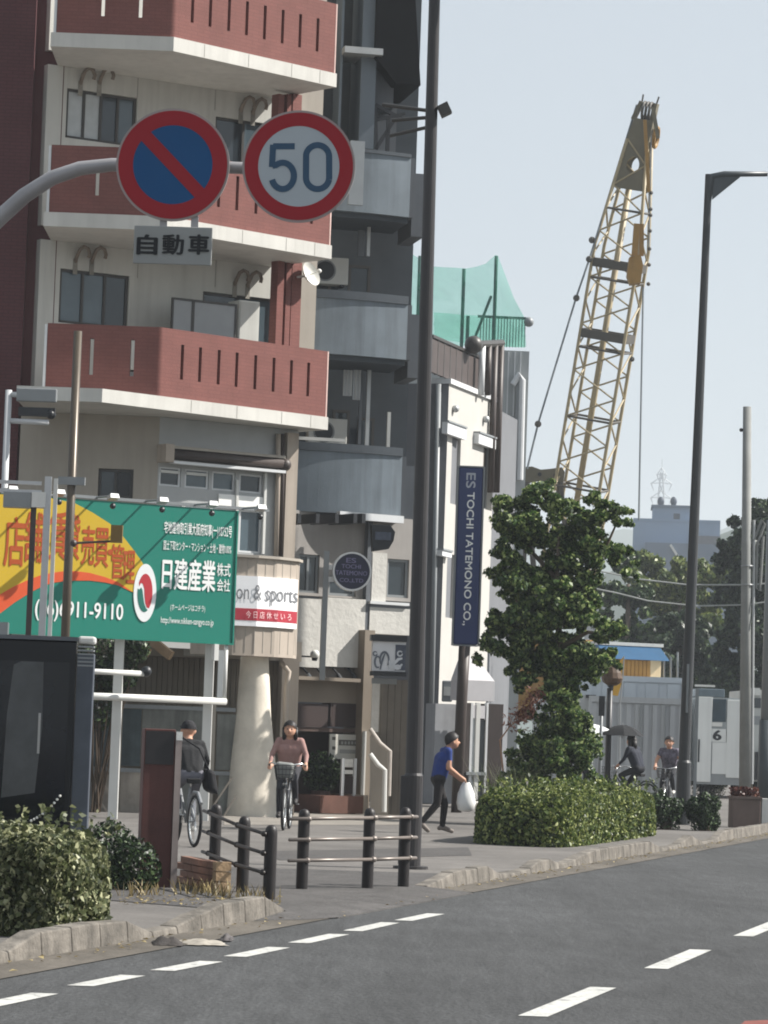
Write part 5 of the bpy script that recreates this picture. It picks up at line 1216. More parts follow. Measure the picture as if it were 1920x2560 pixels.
MB().disc(c + FSg.n * .0025, FSg.n, .212, .290, .002, 64).build('red_ring', red_s, b)
MB().disc(c + FSg.n * .0015, FSg.n, 0, .213, .0015, 64).build('blue_field', blue_s, b)
dv = (FSg.t - ZV).normalized(); nv = (FSg.t + ZV).normalized()
MB().obox(c + FSg.n * .0045, dv * .213, nv * .034, FSg.n * .0012).build('red_bar', red_s, b)
c, b = rsign(747, 416, .300)
MB().disc(c + FSg.n * .0025, FSg.n, .216, .288, .002, 64).build('red_ring', red_s, b)
MB().disc(c + FSg.n * .0015, FSg.n, 0, .217, .0015, 64).build('white_field', white_s, b)
def stroke(pts, w, name, d):
    V = [FSg.uz(x, y) for x, y in pts]; L_, R_ = [], []
    for i in range(len(V)):
        a, e = V[max(i - 1, 0)], V[min(i + 1, len(V) - 1)]; dx, dy = e[0] - a[0], e[1] - a[1]; l = math.hypot(dx, dy); L_.append((V[i][0] - dy / l * w, V[i][1] + dx / l * w)); R_.append((V[i][0] + dy / l * w, V[i][1] - dx / l * w))
    m_ = MB(); n2 = len(V); m_.add([FSg.pt(u, z, d) for u, z in L_ + R_], [(i, i + 1, n2 + i + 1, n2 + i) for i in range(n2 - 1)]); m_.build(name, navy_s, b)
# digit 5
m5 = [(737, 366), (683, 366)]; stroke(m5, .0165, 'digit_five_bar', .0045)
five = [(683, 362), (680, 418)]; stroke(five, .0165, 'digit_five_stem', .0050)
bowl = [(681, 415)] + [(707 + 28 * math.cos(t), 440 + 33 * math.sin(t)) for t in [math.radians(a) for a in range(-125, 172, 12)]]
stroke(bowl, .0165, 'digit_five_bowl', .0055)
zero = []
for a in range(0, 361, 10):
    t = math.radians(a); ey = 30 if math.sin(t) > 0 else -30; zero.append((794 + 29 * math.cos(t), 418 + ey * 0 + 29 * math.sin(t) + (26 if math.sin(t) >= 0 else -26)))
zero.append(zero[0]); zero = zero[1:] + [zero[1]]
stroke(zero, .0165, 'digit_zero', .0045)
# plate below
pc = FSg.rect(334, 566, 530, 661)
pl = MB().fbox(FSg, *pc, -.012, .0).build('plate', mat('plate white', (140, 142, 141), .5, .05, 3), ts, bevel=.004)
for ch_, x0, x1 in (('自', 344, 392), ('動', 407, 458), ('車', 472, 522)):
    mb = MB(); text_px(mb, FSg, ch_, .035 if ch_ != '動' else .03, x0, 587, x1, 636, .003); mb.build('lettering', mat('black lettering', (22, 24, 28), .5), pl)
for x in (398, 476): MB().prect(FSg, x, 540, x + 18, 640, -.03, -.014).build('plate_strap', arm_m, ts)
for x in (360, 500, 700, 800): MB().prect(FSg, x, 388, x + 20, 448, -.05, -.015).build('clamp', arm_m, ts)
# ================================================================== street tree and its undergrowth
bark = mat('tree bark', (84, 74, 62), .9, .25, 6, bump=.5, bscale=25)
def blob_leaves(px_blobs, Y, depth, dens, size):
    pts, nr = [], []
    for (px, py, rpx, *rest) in px_blobs:
        c = P(px, py, Y + random.uniform(-depth, depth)); r_ = rpx * Y / FPX; rz = r_ * (rest[0] if rest else .85)
        nclump = max(5, int(rpx / 4.2))
        for k in range(nclump):
            d_ = rng.normal(size=3); d_ /= np.linalg.norm(d_); cc = np.array(c) + d_ * np.array((r_, r_ * .9, rz)) * rng.uniform(.35, 1.0); cr = r_ * rng.uniform(.24, .52)
            n_ = int(dens * cr * cr / .02); e = rng.normal(size=(n_, 3)); e /= np.linalg.norm(e, axis=1)[:, None]
            q = cc + e * cr * (rng.random((n_, 1)) ** .45) * np.array((1, 1, .8)); pts.append(q); nr.append(e * .6 + np.array(d_) * .5)
    return np.concatenate(pts), np.concatenate(nr)
def tree(name, label, px_blobs, Y, trunk, leafm, size, dens, depth=.5, group=None, forks=(), r0=.11):
    base = Vector((trunk[0].x, trunk[0].y, .05)); t = thing(name, label, 'tree', base, group)
    MB().path([base] + list(trunk[1:]), [r0 * (1 - .75 * k / max(len(trunk) - 1, 1)) for k in range(len(trunk))], 10).build('trunk', bark, t, smooth=True)
    for k, f in enumerate(forks): MB().path(f, [r0 * .5 * (1 - .7 * j / (len(f) - 1)) for j in range(len(f))], 7).build('limb', bark, t, smooth=True)
    q, n_ = blob_leaves(px_blobs, Y, depth, dens, size)
    leaf_mesh('crown', q, size, leafm, t, normals=n_ * .6, aspect=.6); return t
TY = 58
rnd_ = random.Random(4)
tb = [(1590, 1402, 14), (1585, 1445, 14), (1196, 1660, 14), (1190, 1640, 10), (1270, 1262, 42), (1330, 1240, 50), (1372, 1225, 34), (1395, 1270, 46), (1330, 1320, 55), (1262, 1300, 32), (1440, 1310, 50), (1500, 1262, 40), (1540, 1290, 38), (1560, 1310, 26), (1490, 1350, 50), (1400, 1370, 60),
      (1255, 1385, 42), (1290, 1430, 50), (1360, 1430, 60), (1450, 1420, 56), (1520, 1380, 40), (1565, 1380, 26), (1570, 1432, 24), (1240, 1440, 30), (1400, 1470, 46),
      (1250, 1560, 42), (1320, 1560, 60), (1400, 1540, 60), (1480, 1550, 56), (1530, 1590, 46), (1270, 1620, 56), (1350, 1640, 66), (1440, 1640, 66), (1520, 1650, 44), (1310, 1690, 44), (1400, 1700, 50), (1475, 1690, 40), (1225, 1600, 28), (1200, 1650, 18), (1330, 1500, 50), (1420, 1500, 54), (1380, 1488, 50), (1288, 1502, 34), (1468, 1496, 42), (1370, 1728, 40), (1428, 1738, 40), (1400, 1760, 34)]
for k in range(17):
    yy = rnd_.uniform(1250, 1700); lo_, hi_ = np.interp(yy, [1250, 1330, 1440, 1500, 1600, 1700], [1265, 1245, 1240, 1270, 1225, 1290]), np.interp(yy, [1250, 1330, 1440, 1500, 1600, 1700], [1480, 1545, 1555, 1480, 1545, 1480]); tb.append((rnd_.uniform(lo_ + 20, hi_ - 20), yy, rnd_.uniform(34, 52)))
trunk = [P(1408, 1960, TY), P(1406, 1800, TY), P(1400, 1640, TY), P(1392, 1480, TY), P(1396, 1340, TY)]
forks = [[P(1400, 1650, TY), P(1340, 1580, TY - .2), P(1290, 1500, TY - .3)], [P(1398, 1560, TY), P(1450, 1480, TY + .2), P(1510, 1380, TY + .2), P(1545, 1300, TY)], [P(1394, 1450, TY), P(1330, 1380, TY + .3), P(1290, 1290, TY + .2)], [P(1400, 1620, TY), P(1470, 1580, TY - .4), P(1530, 1590, TY - .5)]]
tree('street_tree', 'broad leafed street tree standing behind the long clipped hedge', tb, TY, trunk, leaf_tree, .095, 120, .45, forks=forks)
sb_ = [(1420, 1760, 40), (1455, 1800, 40), (1440, 1860, 50), (1400, 1900, 50), (1460, 1910, 40), (1350, 1860, 46), (1320, 1920, 44), (1380, 1800, 40), (1300, 1840, 26), (1480, 1950, 30), (1420, 1950, 50), (1290, 1900, 34), (1275, 1940, 26), (1470, 1850, 34), (1340, 1790, 30), (1400, 1840, 40), (1430, 1810, 50), (1380, 1880, 56), (1450, 1880, 50), (1330, 1880, 44), (1410, 1760, 44), (1350, 1930, 50)]
t_ = thing('shrub', 'tall dense shrub growing round the foot of the street tree', 'shrub', P(1410, 1960, TY).xy.to_3d() + ZV * .05)
q_, n_ = blob_leaves(sb_, TY - .6, .4, 110, .075); leaf_mesh('foliage', q_, .08, leaf_tree, t_, normals=n_ * .6, aspect=.6)
MB().path([P(1430, 1990, TY - .6), P(1425, 1880, TY - .6), P(1440, 1800, TY - .6)], [.05, .035, .015], 6).build('stem', bark, t_)
# dry reddish branch and its bare twigs
rb_ = thing('withered_plant', 'withered red brown leaf plume hanging left of the tree trunk', 'plant', P(1262, 1960, 57.2).xy.to_3d() + ZV * .05)
MB().path([P(1262, 1975, 57.2), P(1250, 1850, 57.2), P(1275, 1815, 57.2), P(1310, 1790, 57.2), P(1345, 1725, 57.2)], [.02, .018, .014, .01, .006], 6).build('stem', mat('dry stem', (150, 120, 100), .9), rb_)
rd = leafmat('withered leaf', (96, 56, 44), (140, 92, 78), (176, 136, 118), .25); q_ = []
for k in range(420):
    t = random.random(); c = P(1290 + 60 * t, 1800 - 75 * t + 5, 57.2); q_.append(np.array(c) + rng.normal(size=3) * np.array((.10, .07, .09)) * (1.1 - t * .5))
leaf_mesh('plume', q_, .10, rd, rb_, aspect=.3)['kind'] = 'stuff'
# shrubs by the far lamp post, planter
for k, (px, py, w, h, lb) in enumerate([(1665, 2075, 46, 60, 'dark low bush left of the far lamp post'), (1765, 2078, 44, 56, 'dark round bush right of the far lamp post'), (1770, 1990, 50, 30, 'sparse pale flowering bush behind the far lamp post')]):
    q = G(px, py, .05); s_ = q.y / FPX
    bl2 = [((q.x + rnd_.uniform(-.7, .7) * w * s_, q.y + .2 + rnd_.uniform(-.1, .4), h * s_ * rnd_.uniform(.5, 1.35)), (w * s_ * rnd_.uniform(.35, .7), w * s_ * .6, h * s_ * rnd_.uniform(.3, .65))) for j in range(8)]
    shrub('shrub', lb, bl2 + [((q.x, q.y + .3, h * s_ * .6), (w * s_ * .9, w * s_ * .8, h * s_ * .7))], [620] * 9, leaf_dk if k < 2 else leaf_hedge, .065, parent_loc=Vector((q.x, q.y + .2, .05)))
qp = G(1868, 2070, .05); FPl = Facade((qp.x, qp.y), 4)
pn = thing('planter', 'square brown planter with dark red plants at the right edge', 'planter', (qp.x, qp.y, .05))
u0, u1, z0, z1 = FPl.rect(1832, 1998, 1902, 2068)
pm_ = mat('brown planter', (104, 90, 84), .8, .15, 3, streak=.2)
MB().fbox(FPl, u0, u1, .05, z1, -.5, 0).build('box', pm_, pn, bevel=.015); MB().fbox(FPl, u0 - .02, u1 + .02, z1 + .001, z1 + .05, -.52, .02).build('rim', pm_, pn)
MB().fbox(FPl, u1 + .025, u1 + .2, .05, z1 + .02, -.5, -.02).build('white_end', steel_w, pn)
leaf_mesh('plants', [np.array(FPl.pt(random.uniform(u0, u1), z1 + random.uniform(.03, .22), -random.uniform(.05, .45))) for k in range(500)], .07, leafmat('red leaf', (52, 22, 22), (84, 40, 36), (120, 80, 60), .2), pn)

# ================================================================== far street lamp, poles, wires at the right
slate = mat('slate lamp post', (70, 76, 80), .42, .1, 2, streak=.05)
qb = G(1706, 2062, .05); ztop = P(1768, 436, qb.y).z
l2 = thing('street_lamp', 'tall slate lamp post with a right angled arm at the right', 'street lamp', (qb.x, qb.y, .05))
MB().path([qb, qb + ZV * 1.2, qb + ZV * 1.25, qb + ZV * (ztop - .05) + Vector((.16, 0, 0))], [.145, .14, .115, .07], 18).build('shaft', mat('dark lamp shaft', (56, 58, 60), .42, .12, 2, streak=.06), l2)
qt = qb + Vector((.16, 0, 0))
MB().path([qt + ZV * (ztop - .6) - Vector((.007, 0, 0)), qt + ZV * (ztop - .08) + Vector((.05, 0, 0)), qt + ZV * (ztop - .03) + Vector((.3, 0, 0)), qt + ZV * (ztop + .0) + Vector((1.15, 0, 0))], [.07, .07, .06, .05], 12).build('arm', slate, l2, smooth=True)
MB().prism([qt + ZV * (ztop - .55) + Vector((.08, -.02, 0)), qt + ZV * (ztop - .08) + Vector((.62, -.02, 0)), qt + ZV * (ztop - .08) + Vector((.08, -.02, 0))], (0, .04, 0)).build('gusset', slate, l2)
MB().obox(qt + ZV * ztop + Vector((1.6, 0, 0)), (.42, 0, .01), (0, .14, 0), (0, 0, .075)).build('lamp_head', slate, l2, bevel=.03)
MB().prect(Facade((qb.x, qb.y - .17), 0), 1716, 1660, 1722, 1782, 0, .02).build('cable_guard', frame_g, l2)
MB().prect(Facade((qb.x, qb.y), 0), 1736, 1720, 1744, 2000, .3, .36).build('side_conduit', frame_g, l2)
conc = mat('grey concrete pole', (128, 130, 128), .8, .12, 2, streak=.12)
q = P(1868, 1975, 80); pz = P(1868, 1017, 80).z
up_ = thing('utility_pole', 'grey concrete utility pole with cable brackets near the right edge', 'utility pole', (q.x, q.y, .05))
MB().tube((q.x - .05, q.y, .05), P(1868, 1017, 80), .15, .105, 14).build('shaft', conc, up_, smooth=True)
for y in (1415, 1462): MB().torus(P(1868, y, 80), ZV, .14, .02, 18, 6).build('band', frame_g, up_)
MB().path([P(1880, 1360, 80), P(1905, 1300, 80), P(1912, 1310, 80), P(1893, 1360, 80), P(1890, 1470, 80), P(1900, 1478, 80), P(1908, 1340, 80)], .035, 8).build('cable_loop', conc, up_)
MB().tube(P(1885, 1300, 80), P(1880, 1960, 80), .035).build('conduit', steel, up_)
MB().ball(P(1853, 1075, 80), .05).build('insulator', darkm, up_)
q = P(1912, 1990, 68); pz = P(1912, 1300, 68).z
u2_ = thing('utility_pole', 'dark pole with its lit upper part coloured pale, cut by the right edge', 'utility pole', (q.x, q.y, .05))
MB().tube((q.x, q.y, .05), (q.x, q.y, P(1912, 1800, 68).z), .17, .16, 14).build('lower_shaft', slate, u2_, smooth=True); MB().tube((q.x, q.y, P(1912, 1800, 68).z), (q.x, q.y, pz), .13, .11, 14).build('shaft', frame_g, u2_, smooth=True)  # upper shaft paler: the light on it is in the colour
wm = mat('pale cable', (150, 154, 152), .6)
for k, (pts_, lb) in enumerate([([(1500, 1428), (1600, 1448), (1720, 1462), (1868, 1462), (1960, 1456)], 'upper of two pale cables crossing the dark trees'), ([(1480, 1470), (1540, 1482), (1620, 1502), (1740, 1515), (1868, 1512), (1960, 1498)], 'lower of two pale cables crossing the dark trees')]):
    tag(MB().path([P(x, y, 80) for x, y in pts_], .022, 6).build('overhead_cable', wm), lb, 'cable', 'overhead cables')
sp2 = thing('sign_post', 'thin grey post standing in front of the black umbrella', 'post', P(1505, 1990, 70).xy.to_3d() + ZV * .05)
MB().tube(P(1505, 1740, 70), P(1505, 1740, 70).xy.to_3d() + ZV * .05, .035, n=10).build('shaft', frame_g, sp2, smooth=True)
MB().prect(Facade((P(1505, 1800, 70).x, 69.9), 0), 1497, 1740, 1512, 1790, 0, .02).build('plate', darkm, sp2)
ls_ = thing('lantern_pole', 'dark lantern shaped lamp on a post behind the street tree', 'lamp', P(1525, 1990, 74).xy.to_3d() + ZV * .05)
q = P(1525, 1720, 74); MB().tube(q, Vector((q.x, q.y, .05)), .07, n=10).build('post', darkm, ls_, smooth=True)
vs_, fs = [], []
for i, (dy_, r_) in enumerate(((-24, .05), (-22, .16), (-8, .22), (6, .25), (16, .21), (24, .10))):
    c_ = P(1530, 1690 + dy_, 74)
    for k in range(12): vs_.append(c_ + Vector((math.cos(k * math.pi / 6) * r_, math.sin(k * math.pi / 6) * r_, 0)))
for i in range(5):
    for k in range(12): fs.append((i * 12 + k, (i + 1) * 12 + k, (i + 1) * 12 + (k + 1) % 12, i * 12 + (k + 1) % 12))
MB().add(vs_, fs).build('shade', mat('dark amber shade', (74, 54, 36), .6, .4, 6), ls_)
MB().tube(q, P(1530, 1712, 74), .09, .05, 10).build('neck', darkm, ls_)
bs = thing('banner_stand', 'curved yellow banner edge beside the lantern', 'banner', P(1552, 1990, 78).xy.to_3d() + ZV * .05)
MB().path([P(1548, 1990, 78), P(1550, 1760, 78), P(1557, 1690, 78), P(1560, 1640, 78)], .018, 6).build('pole', frame_g, bs)
MB().prism([P(1538, 1668, 78), P(1560, 1640, 78), P(1557, 1700, 78), P(1545, 1740, 78), P(1530, 1738, 78)], (0, .02, 0)).build('cloth', mat('yellow ochre cloth', (206, 162, 70), .7), bs)

# ================================================================== building site: containers, hut, truck
cont_m = mat('pale grey container', (164, 167, 170), .55, .07, .8, streak=.15); cont_w = mat('white container', (216, 218, 216), .5, .05, .8, streak=.12)
def container(name, label, px0, px1, py0, py1, Y, az, L_, m_, ribs):
    F_ = Facade((P(px0, py0, Y).x, Y), az); u1 = F_.uz(px1, (py0 + py1) / 2)[0]; z1 = F_.uz((px0 + px1) / 2, py0)[1]
    t = thing(name, label, 'container', F_.pt(u1 / 2, .05))
    MB().fbox(F_, 0, u1, .05, z1, -L_, -.04).build('body', m_, t)
    n_ = ribs
    for k in range(n_):
        a = u1 * (k + .22) / n_; MB().fbox(F_, a, a + u1 / n_ * .55, .2, z1 - .18, -.04, .0).build('rib', m_, t)
    for z0_, za in ((z1 - .15, z1 + .02), (.05, .18)): MB().fbox(F_, -.02, u1 + .02, z0_, za, -.05, .03).build('rail', m_, t)
    for a in (-.03, u1 - .05): MB().fbox(F_, a, a + .09, .18, z1 - .15, -.05, .035).build('corner_post', m_, t)
    return t, F_, u1, z1
ct, FCt, uC, zC = container('site_container', 'pale grey ribbed steel container behind the people on bicycles', 1475, 1712, 1745, 1990, 92, 2, 6, cont_m, 11)
for a in (.52, .78): MB().fbox(FCt, uC * a, uC * a + .05, .2, zC - .2, .036, .07).build('lock_bar', frame_g, ct)
ct2, F2_, u2c, z2c = container('site_container', 'lighter container roofed shed rising behind the grey container', 1440, 1712, 1692, 1760, 99, 2, 7, mat('light grey roof sheet', (168, 176, 184), .5, .06), 5)
MB().prect(FCt, 1330, 1735, 1474, 1990, -.5, -.4).build('hoarding', cont_m, ct2)
MB().prect(FCt, 1465, 1737, 1490, 1745, -.4, -.35).build('vent_slot', darkm, ct2)
hu = thing('site_hut', 'small timber hut with a blue roof above the grey container', 'hut', P(1610, 1715, 103))
FU = Facade((P(1560, 1680, 103).x, 103), 18)
a0, a1, c0, c1 = FU.rect(1566, 1650, 1625, 1715); a2 = FU.uz(1652, 1680)[0]
MB().fbox(FU, a0 - .3, a1, 0.05, c1, -2.2, 0).build('wall', mat('ochre timber', (176, 132, 70), .8, .12, 2), hu)
for k in range(6): MB().fbox(FU, a0 + (a1 - a0) * k / 6 + .01, a0 + (a1 - a0) * (k + 1) / 6 - .012, c0, c1 - .02, .0, .03).build('plank', mat('ochre timber', (176, 132, 70), .8, .12, 2), hu)
MB().fbox(FU, a1 + .004, a2, .05, c1, -2.2, .01).build('end_wall', mat('pale timber end', (224, 200, 160), .8, .06), hu)
rt = FU.rect(1540, 1618, 1655, 1650)
MB().hexa([FU.pt(rt[0] - .5, c1, .35), FU.pt(a2 + .15, c1, .35), FU.pt(a2 + .15, c1, -2.3), FU.pt(rt[0] - .5, c1, -2.3), FU.pt(rt[0] - .5, c1 + .45, -.35), FU.pt(a2 + .1, c1 + .45, -.35), FU.pt(a2 + .1, c1 + .45, -1.9), FU.pt(rt[0] - .5, c1 + .45, -1.9)]).build('roof', mat('blue roof sheet', (34, 78, 112), .5, .08), hu)
MB().fbox(FU, rt[0] - .5, a2 + .2, c1 + .452, c1 + .56, -1.0, -.3).build('ridge_cap', steel_w, hu)
for k in range(5): MB().tube(P(1660 + k * 17, 1700, 104), P(1660 + k * 17, 1630 + (k % 2) * 12, 104), .035).build('scaffold_tube', frame_g, hu)
# white truck seen from behind
tk = thing('truck', 'white box truck with a small rear window behind the far lamp post', 'truck', P(1810, 1985, 98).xy.to_3d() + ZV * 0)
FK2 = Facade((P(1745, 1850, 98).x, 98), 2)
def tkp(x0, y0, x1, y1, d0, d1, nm, m_, **k): return MB().prect(FK2, x0, y0, x1, y1, d0, d1).build(nm, m_, tk, **k)
tw = mat('white truck paint', (206, 208, 206), .35, .04, 1, streak=.08)
a0, a1, c0, c1 = FK2.rect(1744, 1744, 1856, 1955)
MB().fbox(FK2, a0, a1, c0, c1, -5.5, -.06).build('body', mat('grey truck body', (150, 156, 158), .4, .06), tk)
tkp(1744, 1742, 1779, 1955, -.06, .0, 'rear_door', tw, bevel=.01); tkp(1817, 1750, 1856, 1945, -.06, .0, 'rear_door', tw, bevel=.01)
tkp(1781, 1748, 1815, 1804, -.05, -.03, 'window', mat('blue black glass', (44, 62, 72), .1, .2))
tkp(1780, 1856, 1816, 1935, -.06, -.015, 'tailgate', tw); tkp(1776, 1822, 1815, 1855, -.06, -.02, 'number_panel', tw)
mb = MB(); text_px(mb, FK2, '6', .05, 1784, 1826, 1802, 1850, -.012); mb.build('lettering', darkm, tk)
tkp(1776, 1806, 1806, 1816, -.06, -.01, 'lamp_strip', steel_w)
tkp(1745, 1848, 1749, 1905, .0, .02, 'hinge_bar', darkm); tkp(1738, 1935, 1862, 1962, -.3, -.04, 'bumper', frame_g)
for x in (1762, 1840):
    c_ = FK2.pt(FK2.uz(x, 1960, -.8)[0], .42, -.9); w_ = MB().torus(c_, FK2.t, .32, .11, 22, 8).build('wheel', mat('tyre rubber', (30, 30, 32), .85), tk, smooth=True); MB().disc(c_ - FK2.t * .04, FK2.t, 0, .22, .08, 20).build('rim', frame_g, w_)
tkp(1738, 1712, 1788, 1717, .0, .1, 'roof_bar', steel_w); tkp(1745, 1722, 1812, 1742, -3, -.3, 'roof_fairing', mat('slate fairing', (92, 104, 112), .4), bevel=.02)
v2 = thing('parked_truck', 'pale grey truck half hidden behind the utility pole', 'truck', P(1895, 1985, 100).xy.to_3d())
FK3 = Facade((P(1880, 1850, 100).x, 100), 2)
for x0, y0, x1, y1, d0, d1, nm, m_ in ((1878, 1725, 1960, 1955, -5, 0, 'body', mat('pale truck body', (172, 174, 172), .5, .1, 1)), (1884, 1745, 1902, 1770, 0, .02, 'window', glass_d), (1884, 1790, 1900, 1812, 0, .02, 'door_panel', frame_g), (1882, 1720, 1900, 1738, -.5, .1, 'roof_box', steel_w), (1888, 1880, 1910, 1950, 0, .15, 'mud_flap', darkm)):
    MB().prect(FK3, x0, y0, x1, y1, d0, d1).build(nm, m_, v2)
for x in (1895, 1930):
    c_ = FK3.pt(FK3.uz(x, 1960, -.6)[0], .42, -.7); MB().torus(c_, FK3.t, .32, .11, 22, 8).build('wheel', mat('tyre rubber', (30, 30, 32), .85), v2, smooth=True)

# ================================================================== crawler crane
YC = 110
cr = thing('crawler_crane', 'yellow lattice boom crawler crane rising behind the street tree', 'crane', P(1385, 1980, YC).xy.to_3d())
lat = mat('khaki lattice paint', (160, 146, 116), .5, .12, 1.5); lat_d = mat('dark lattice paint', (78, 74, 68), .55, .15, 1.5); cyel = mat('crane yellow', (150, 114, 54), .5, .15, 1.5, streak=.15); olive = mat('olive steel', (104, 98, 80), .6, .15, 1.5)
B0, B1 = P(1398, 1560, YC + 3), P(1599, 352, YC)
axv = (B1 - B0).normalized(); bang = R(-16); e1 = Vector((math.cos(bang), math.sin(bang), 0)); e1 = (e1 - axv * e1.dot(axv)).normalized(); e2 = axv.cross(e1).normalized()
if e2.y < 0: e2 = -e2
Lb = (B1 - B0).length
def bw(t):   # half width along the boom
    return float(np.interp(t, [0, .10, .78, 1.0], [.35, .80, .80, .36]))
def chord(t, i):
    c = B0.lerp(B1, t); w = bw(t); s1, s2 = [(-1, -1), (1, -1), (1, 1), (-1, 1)][i]; return c + e1 * s1 * w + e2 * s2 * w
boom = MB().path([B0, B0.lerp(B1, .02)], .1, 8).build('boom_foot', lat_d, cr)
tt = [0, .1, .3, .5, .78, 1.0]
for i in range(4): MB().path([chord(t, i) for t in tt], .062, 8).build('chord', lat, boom, smooth=True)
N = 21
for f in range(4):
    for k in range(N):
        t0, t1 = k / N, (k + 1) / N; a, b = (f, (f + 1) % 4) if k % 2 else ((f + 1) % 4, f)
        MB().tube(chord(t0, a), chord(t1, b), .034, n=6).build('lacing', lat, boom)
for k in (0, 3, 6, 9, 12, 15, 18):
    for f in range(4): MB().tube(chord(k / N, f), chord(k / N, (f + 1) % 4), .045, n=6).build('cross_frame', lat_d, boom)
for t in (.60, .745):   # section joints
    for f in range(4):
        MB().beam(chord(t, f), chord(t, (f + 1) % 4), .09, .30, axv).build('joint_frame', lat_d, boom)
MB().path([B0.lerp(B1, .08) - e1 * .1, B0.lerp(B1, .90) - e1 * .1], .11, 12).build('walkway_pipe', lat, boom, smooth=True)
# boom head: plates with an oval hole, sheaves
hd = MB(); cpl = [chord(.86, 0), chord(.86, 1), chord(1.0, 1), chord(1.0, 0)]
F_h = [(0, 1), (3, 2)]
for a_, b_ in F_h:
    p00, p10, p11, p01 = chord(.90, a_), chord(.90, b_), chord(1.0, b_), chord(1.0, a_)
    def bl(u, v): return p00 * (1 - u) * (1 - v) + p10 * u * (1 - v) + p11 * u * v + p01 * (1 - u) * v
    n_ = 24; inner = []; outer = []
    for k in range(n_):
        t = 2 * math.pi * k / n_; inner.append(bl(.5 + .24 * math.cos(t), .5 + .17 * math.sin(t)))
        cu, su = math.cos(t), math.sin(t); m_ = max(abs(cu), abs(su)); outer.append(bl(.5 + .5 * cu / m_, .5 + .5 * su / m_))
    MB().add(inner + outer, [(k, (k + 1) % n_, n_ + (k + 1) % n_, n_ + k) for k in range(n_)]).build('head_plate', olive, cr)
hc_ = B1 + axv * .55; hdir = (axv + e1 * .05).normalized()
MB().hexa([B1 + e1 * s1 * .40 + e2 * s2 * .35 for s1, s2 in ((-1, -1), (1, -1), (1, 1), (-1, 1))] + [B1 + axv * .75 + e1 * s1 * .34 + e2 * s2 * .3 + e1 * .08 for s1, s2 in ((-1, -1), (1, -1), (1, 1), (-1, 1))]).build('boom_head', olive, cr)
for s in (-1, 1):
    MB().beam(B1 + axv * .7 + e1 * s * .34, B1 + axv * 1.35 + e1 * (s * .26 + .12), .12, .4, e2).build('head_cheek', olive, cr)
    MB().tube(B1 + axv * 1.35 + e1 * (s * .26 + .12), B1 + axv * 1.6 + e1 * (s * .28 + .14), .03).build('antenna', lat_d, cr)
for k in range(3): MB().torus(B1 + axv * 1.05 + e1 * (.0 + k * .12) - e2 * .1, e1, .3, .05, 20, 6).build('sheave', lat_d, cr)
MB().torus(B1 + axv * .2 + e1 * .55, e1, .34, .07, 20, 6).build('sheave', cyel, cr)
MB().beam(P(1632, 268, YC - 1), P(1645, 345, YC - 1), .14, .12).build('head_guard', olive, cr)
MB().beam(P(1612, 300, YC - 1), P(1622, 480, YC - 1), .1, .12).build('jib_foot', cyel, cr)
# yellow hook block hanging on the right chord
hk = [P(1574, 642, YC - 1.2), P(1602, 636, YC - 1.2), P(1608, 662, YC - 1.2), P(1602, 706, YC - 1.2), P(1576, 710, YC - 1.2), P(1568, 688, YC - 1.2)]
MB().prism(hk, (0, .5, 0)).build('hook_block', cyel, cr); MB().beam(P(1592, 560, YC - 1), P(1586, 640, YC - 1), .22, .2).build('block_link', cyel, cr)
MB().beam(P(1604, 560, YC - 1), P(1604, 640, YC - 1), .12, .15).build('block_link', cyel, cr)
rope = mat('steel rope', (120, 126, 130), .5, .05)
MB().path([P(1318, 1172, YC), P(1345, 1060, YC), P(1440, 745, YC), P(1476, 640, YC), P(1592, 262, YC)], .04, 6).build('pendant_rope', rope, cr)
for x, y in ((1345, 1060), (1441, 745), (1480, 600), (1473, 648)): MB().ball(P(x, y, YC), .12, 8, 6).build('pendant_pin', lat_d, cr)
MB().tube(P(1608, 716, YC - 1), P(1597, 1300, YC - 1), .035, n=6).build('hoist_rope', rope, cr); MB().tube(P(1628, 340, YC - 1), P(1622, 620, YC - 1), .025, n=6).build('hoist_rope', rope, cr)
for y in (482, 523, 538, 577, 622, 662, 710): MB().ball(P(1628 - (y - 480) * .03, y, YC - 1), .07, 8, 6).build('rope_roller', lat_d, cr)
MB().ball(P(1580, 898, YC - 1), .09, 8, 6).build('rope_roller', lat_d, cr)
# equaliser plate on the gantry, gantry legs, house, cab, tracks
gq = [P(x, y, YC + 2) for x, y in ((1306, 1168), (1330, 1166), (1352, 1174), (1375, 1172), (1405, 1168), (1412, 1180), (1408, 1208), (1380, 1212), (1350, 1200), (1330, 1204), (1306, 1208))]
MB().prism(gq, (0, .5, 0)).build('equaliser_plate', olive, cr)
for x, y in ((1349, 1186), (1389, 1188)): MB().disc(P(x, y, YC + 1.96), (0, -1, 0), 0, .07, .02, 14).build('pin_hole', darkm, cr)
for (x0, y0, x1, y1) in ((1315, 1205, 1350, 1600), (1400, 1205, 1350, 1600), (1400, 1205, 1440, 1560), (1318, 1205, 1300, 1600)):
    MB().tube(P(x0, y0, YC + 2), P(x1, y1, YC + 2.5), .1, n=8).build('gantry_leg', lat_d, cr)
MB().obox(P(1370, 1700, YC + 4), (2.0, 0, 0), (0, 2.2, 0), (0, 0, 1.4)).build('house', cyel, cr, bevel=.1)
MB().obox(P(1475, 1700, YC + 2), (.5, 0, 0), (0, .9, 0), (0, 0, .9)).build('cab', cyel, cr, bevel=.08); MB().obox(P(1475, 1690, YC + 1.08), (.42, 0, 0), (0, .02, 0), (0, 0, .6)).build('cab_window', glass_b, cr)
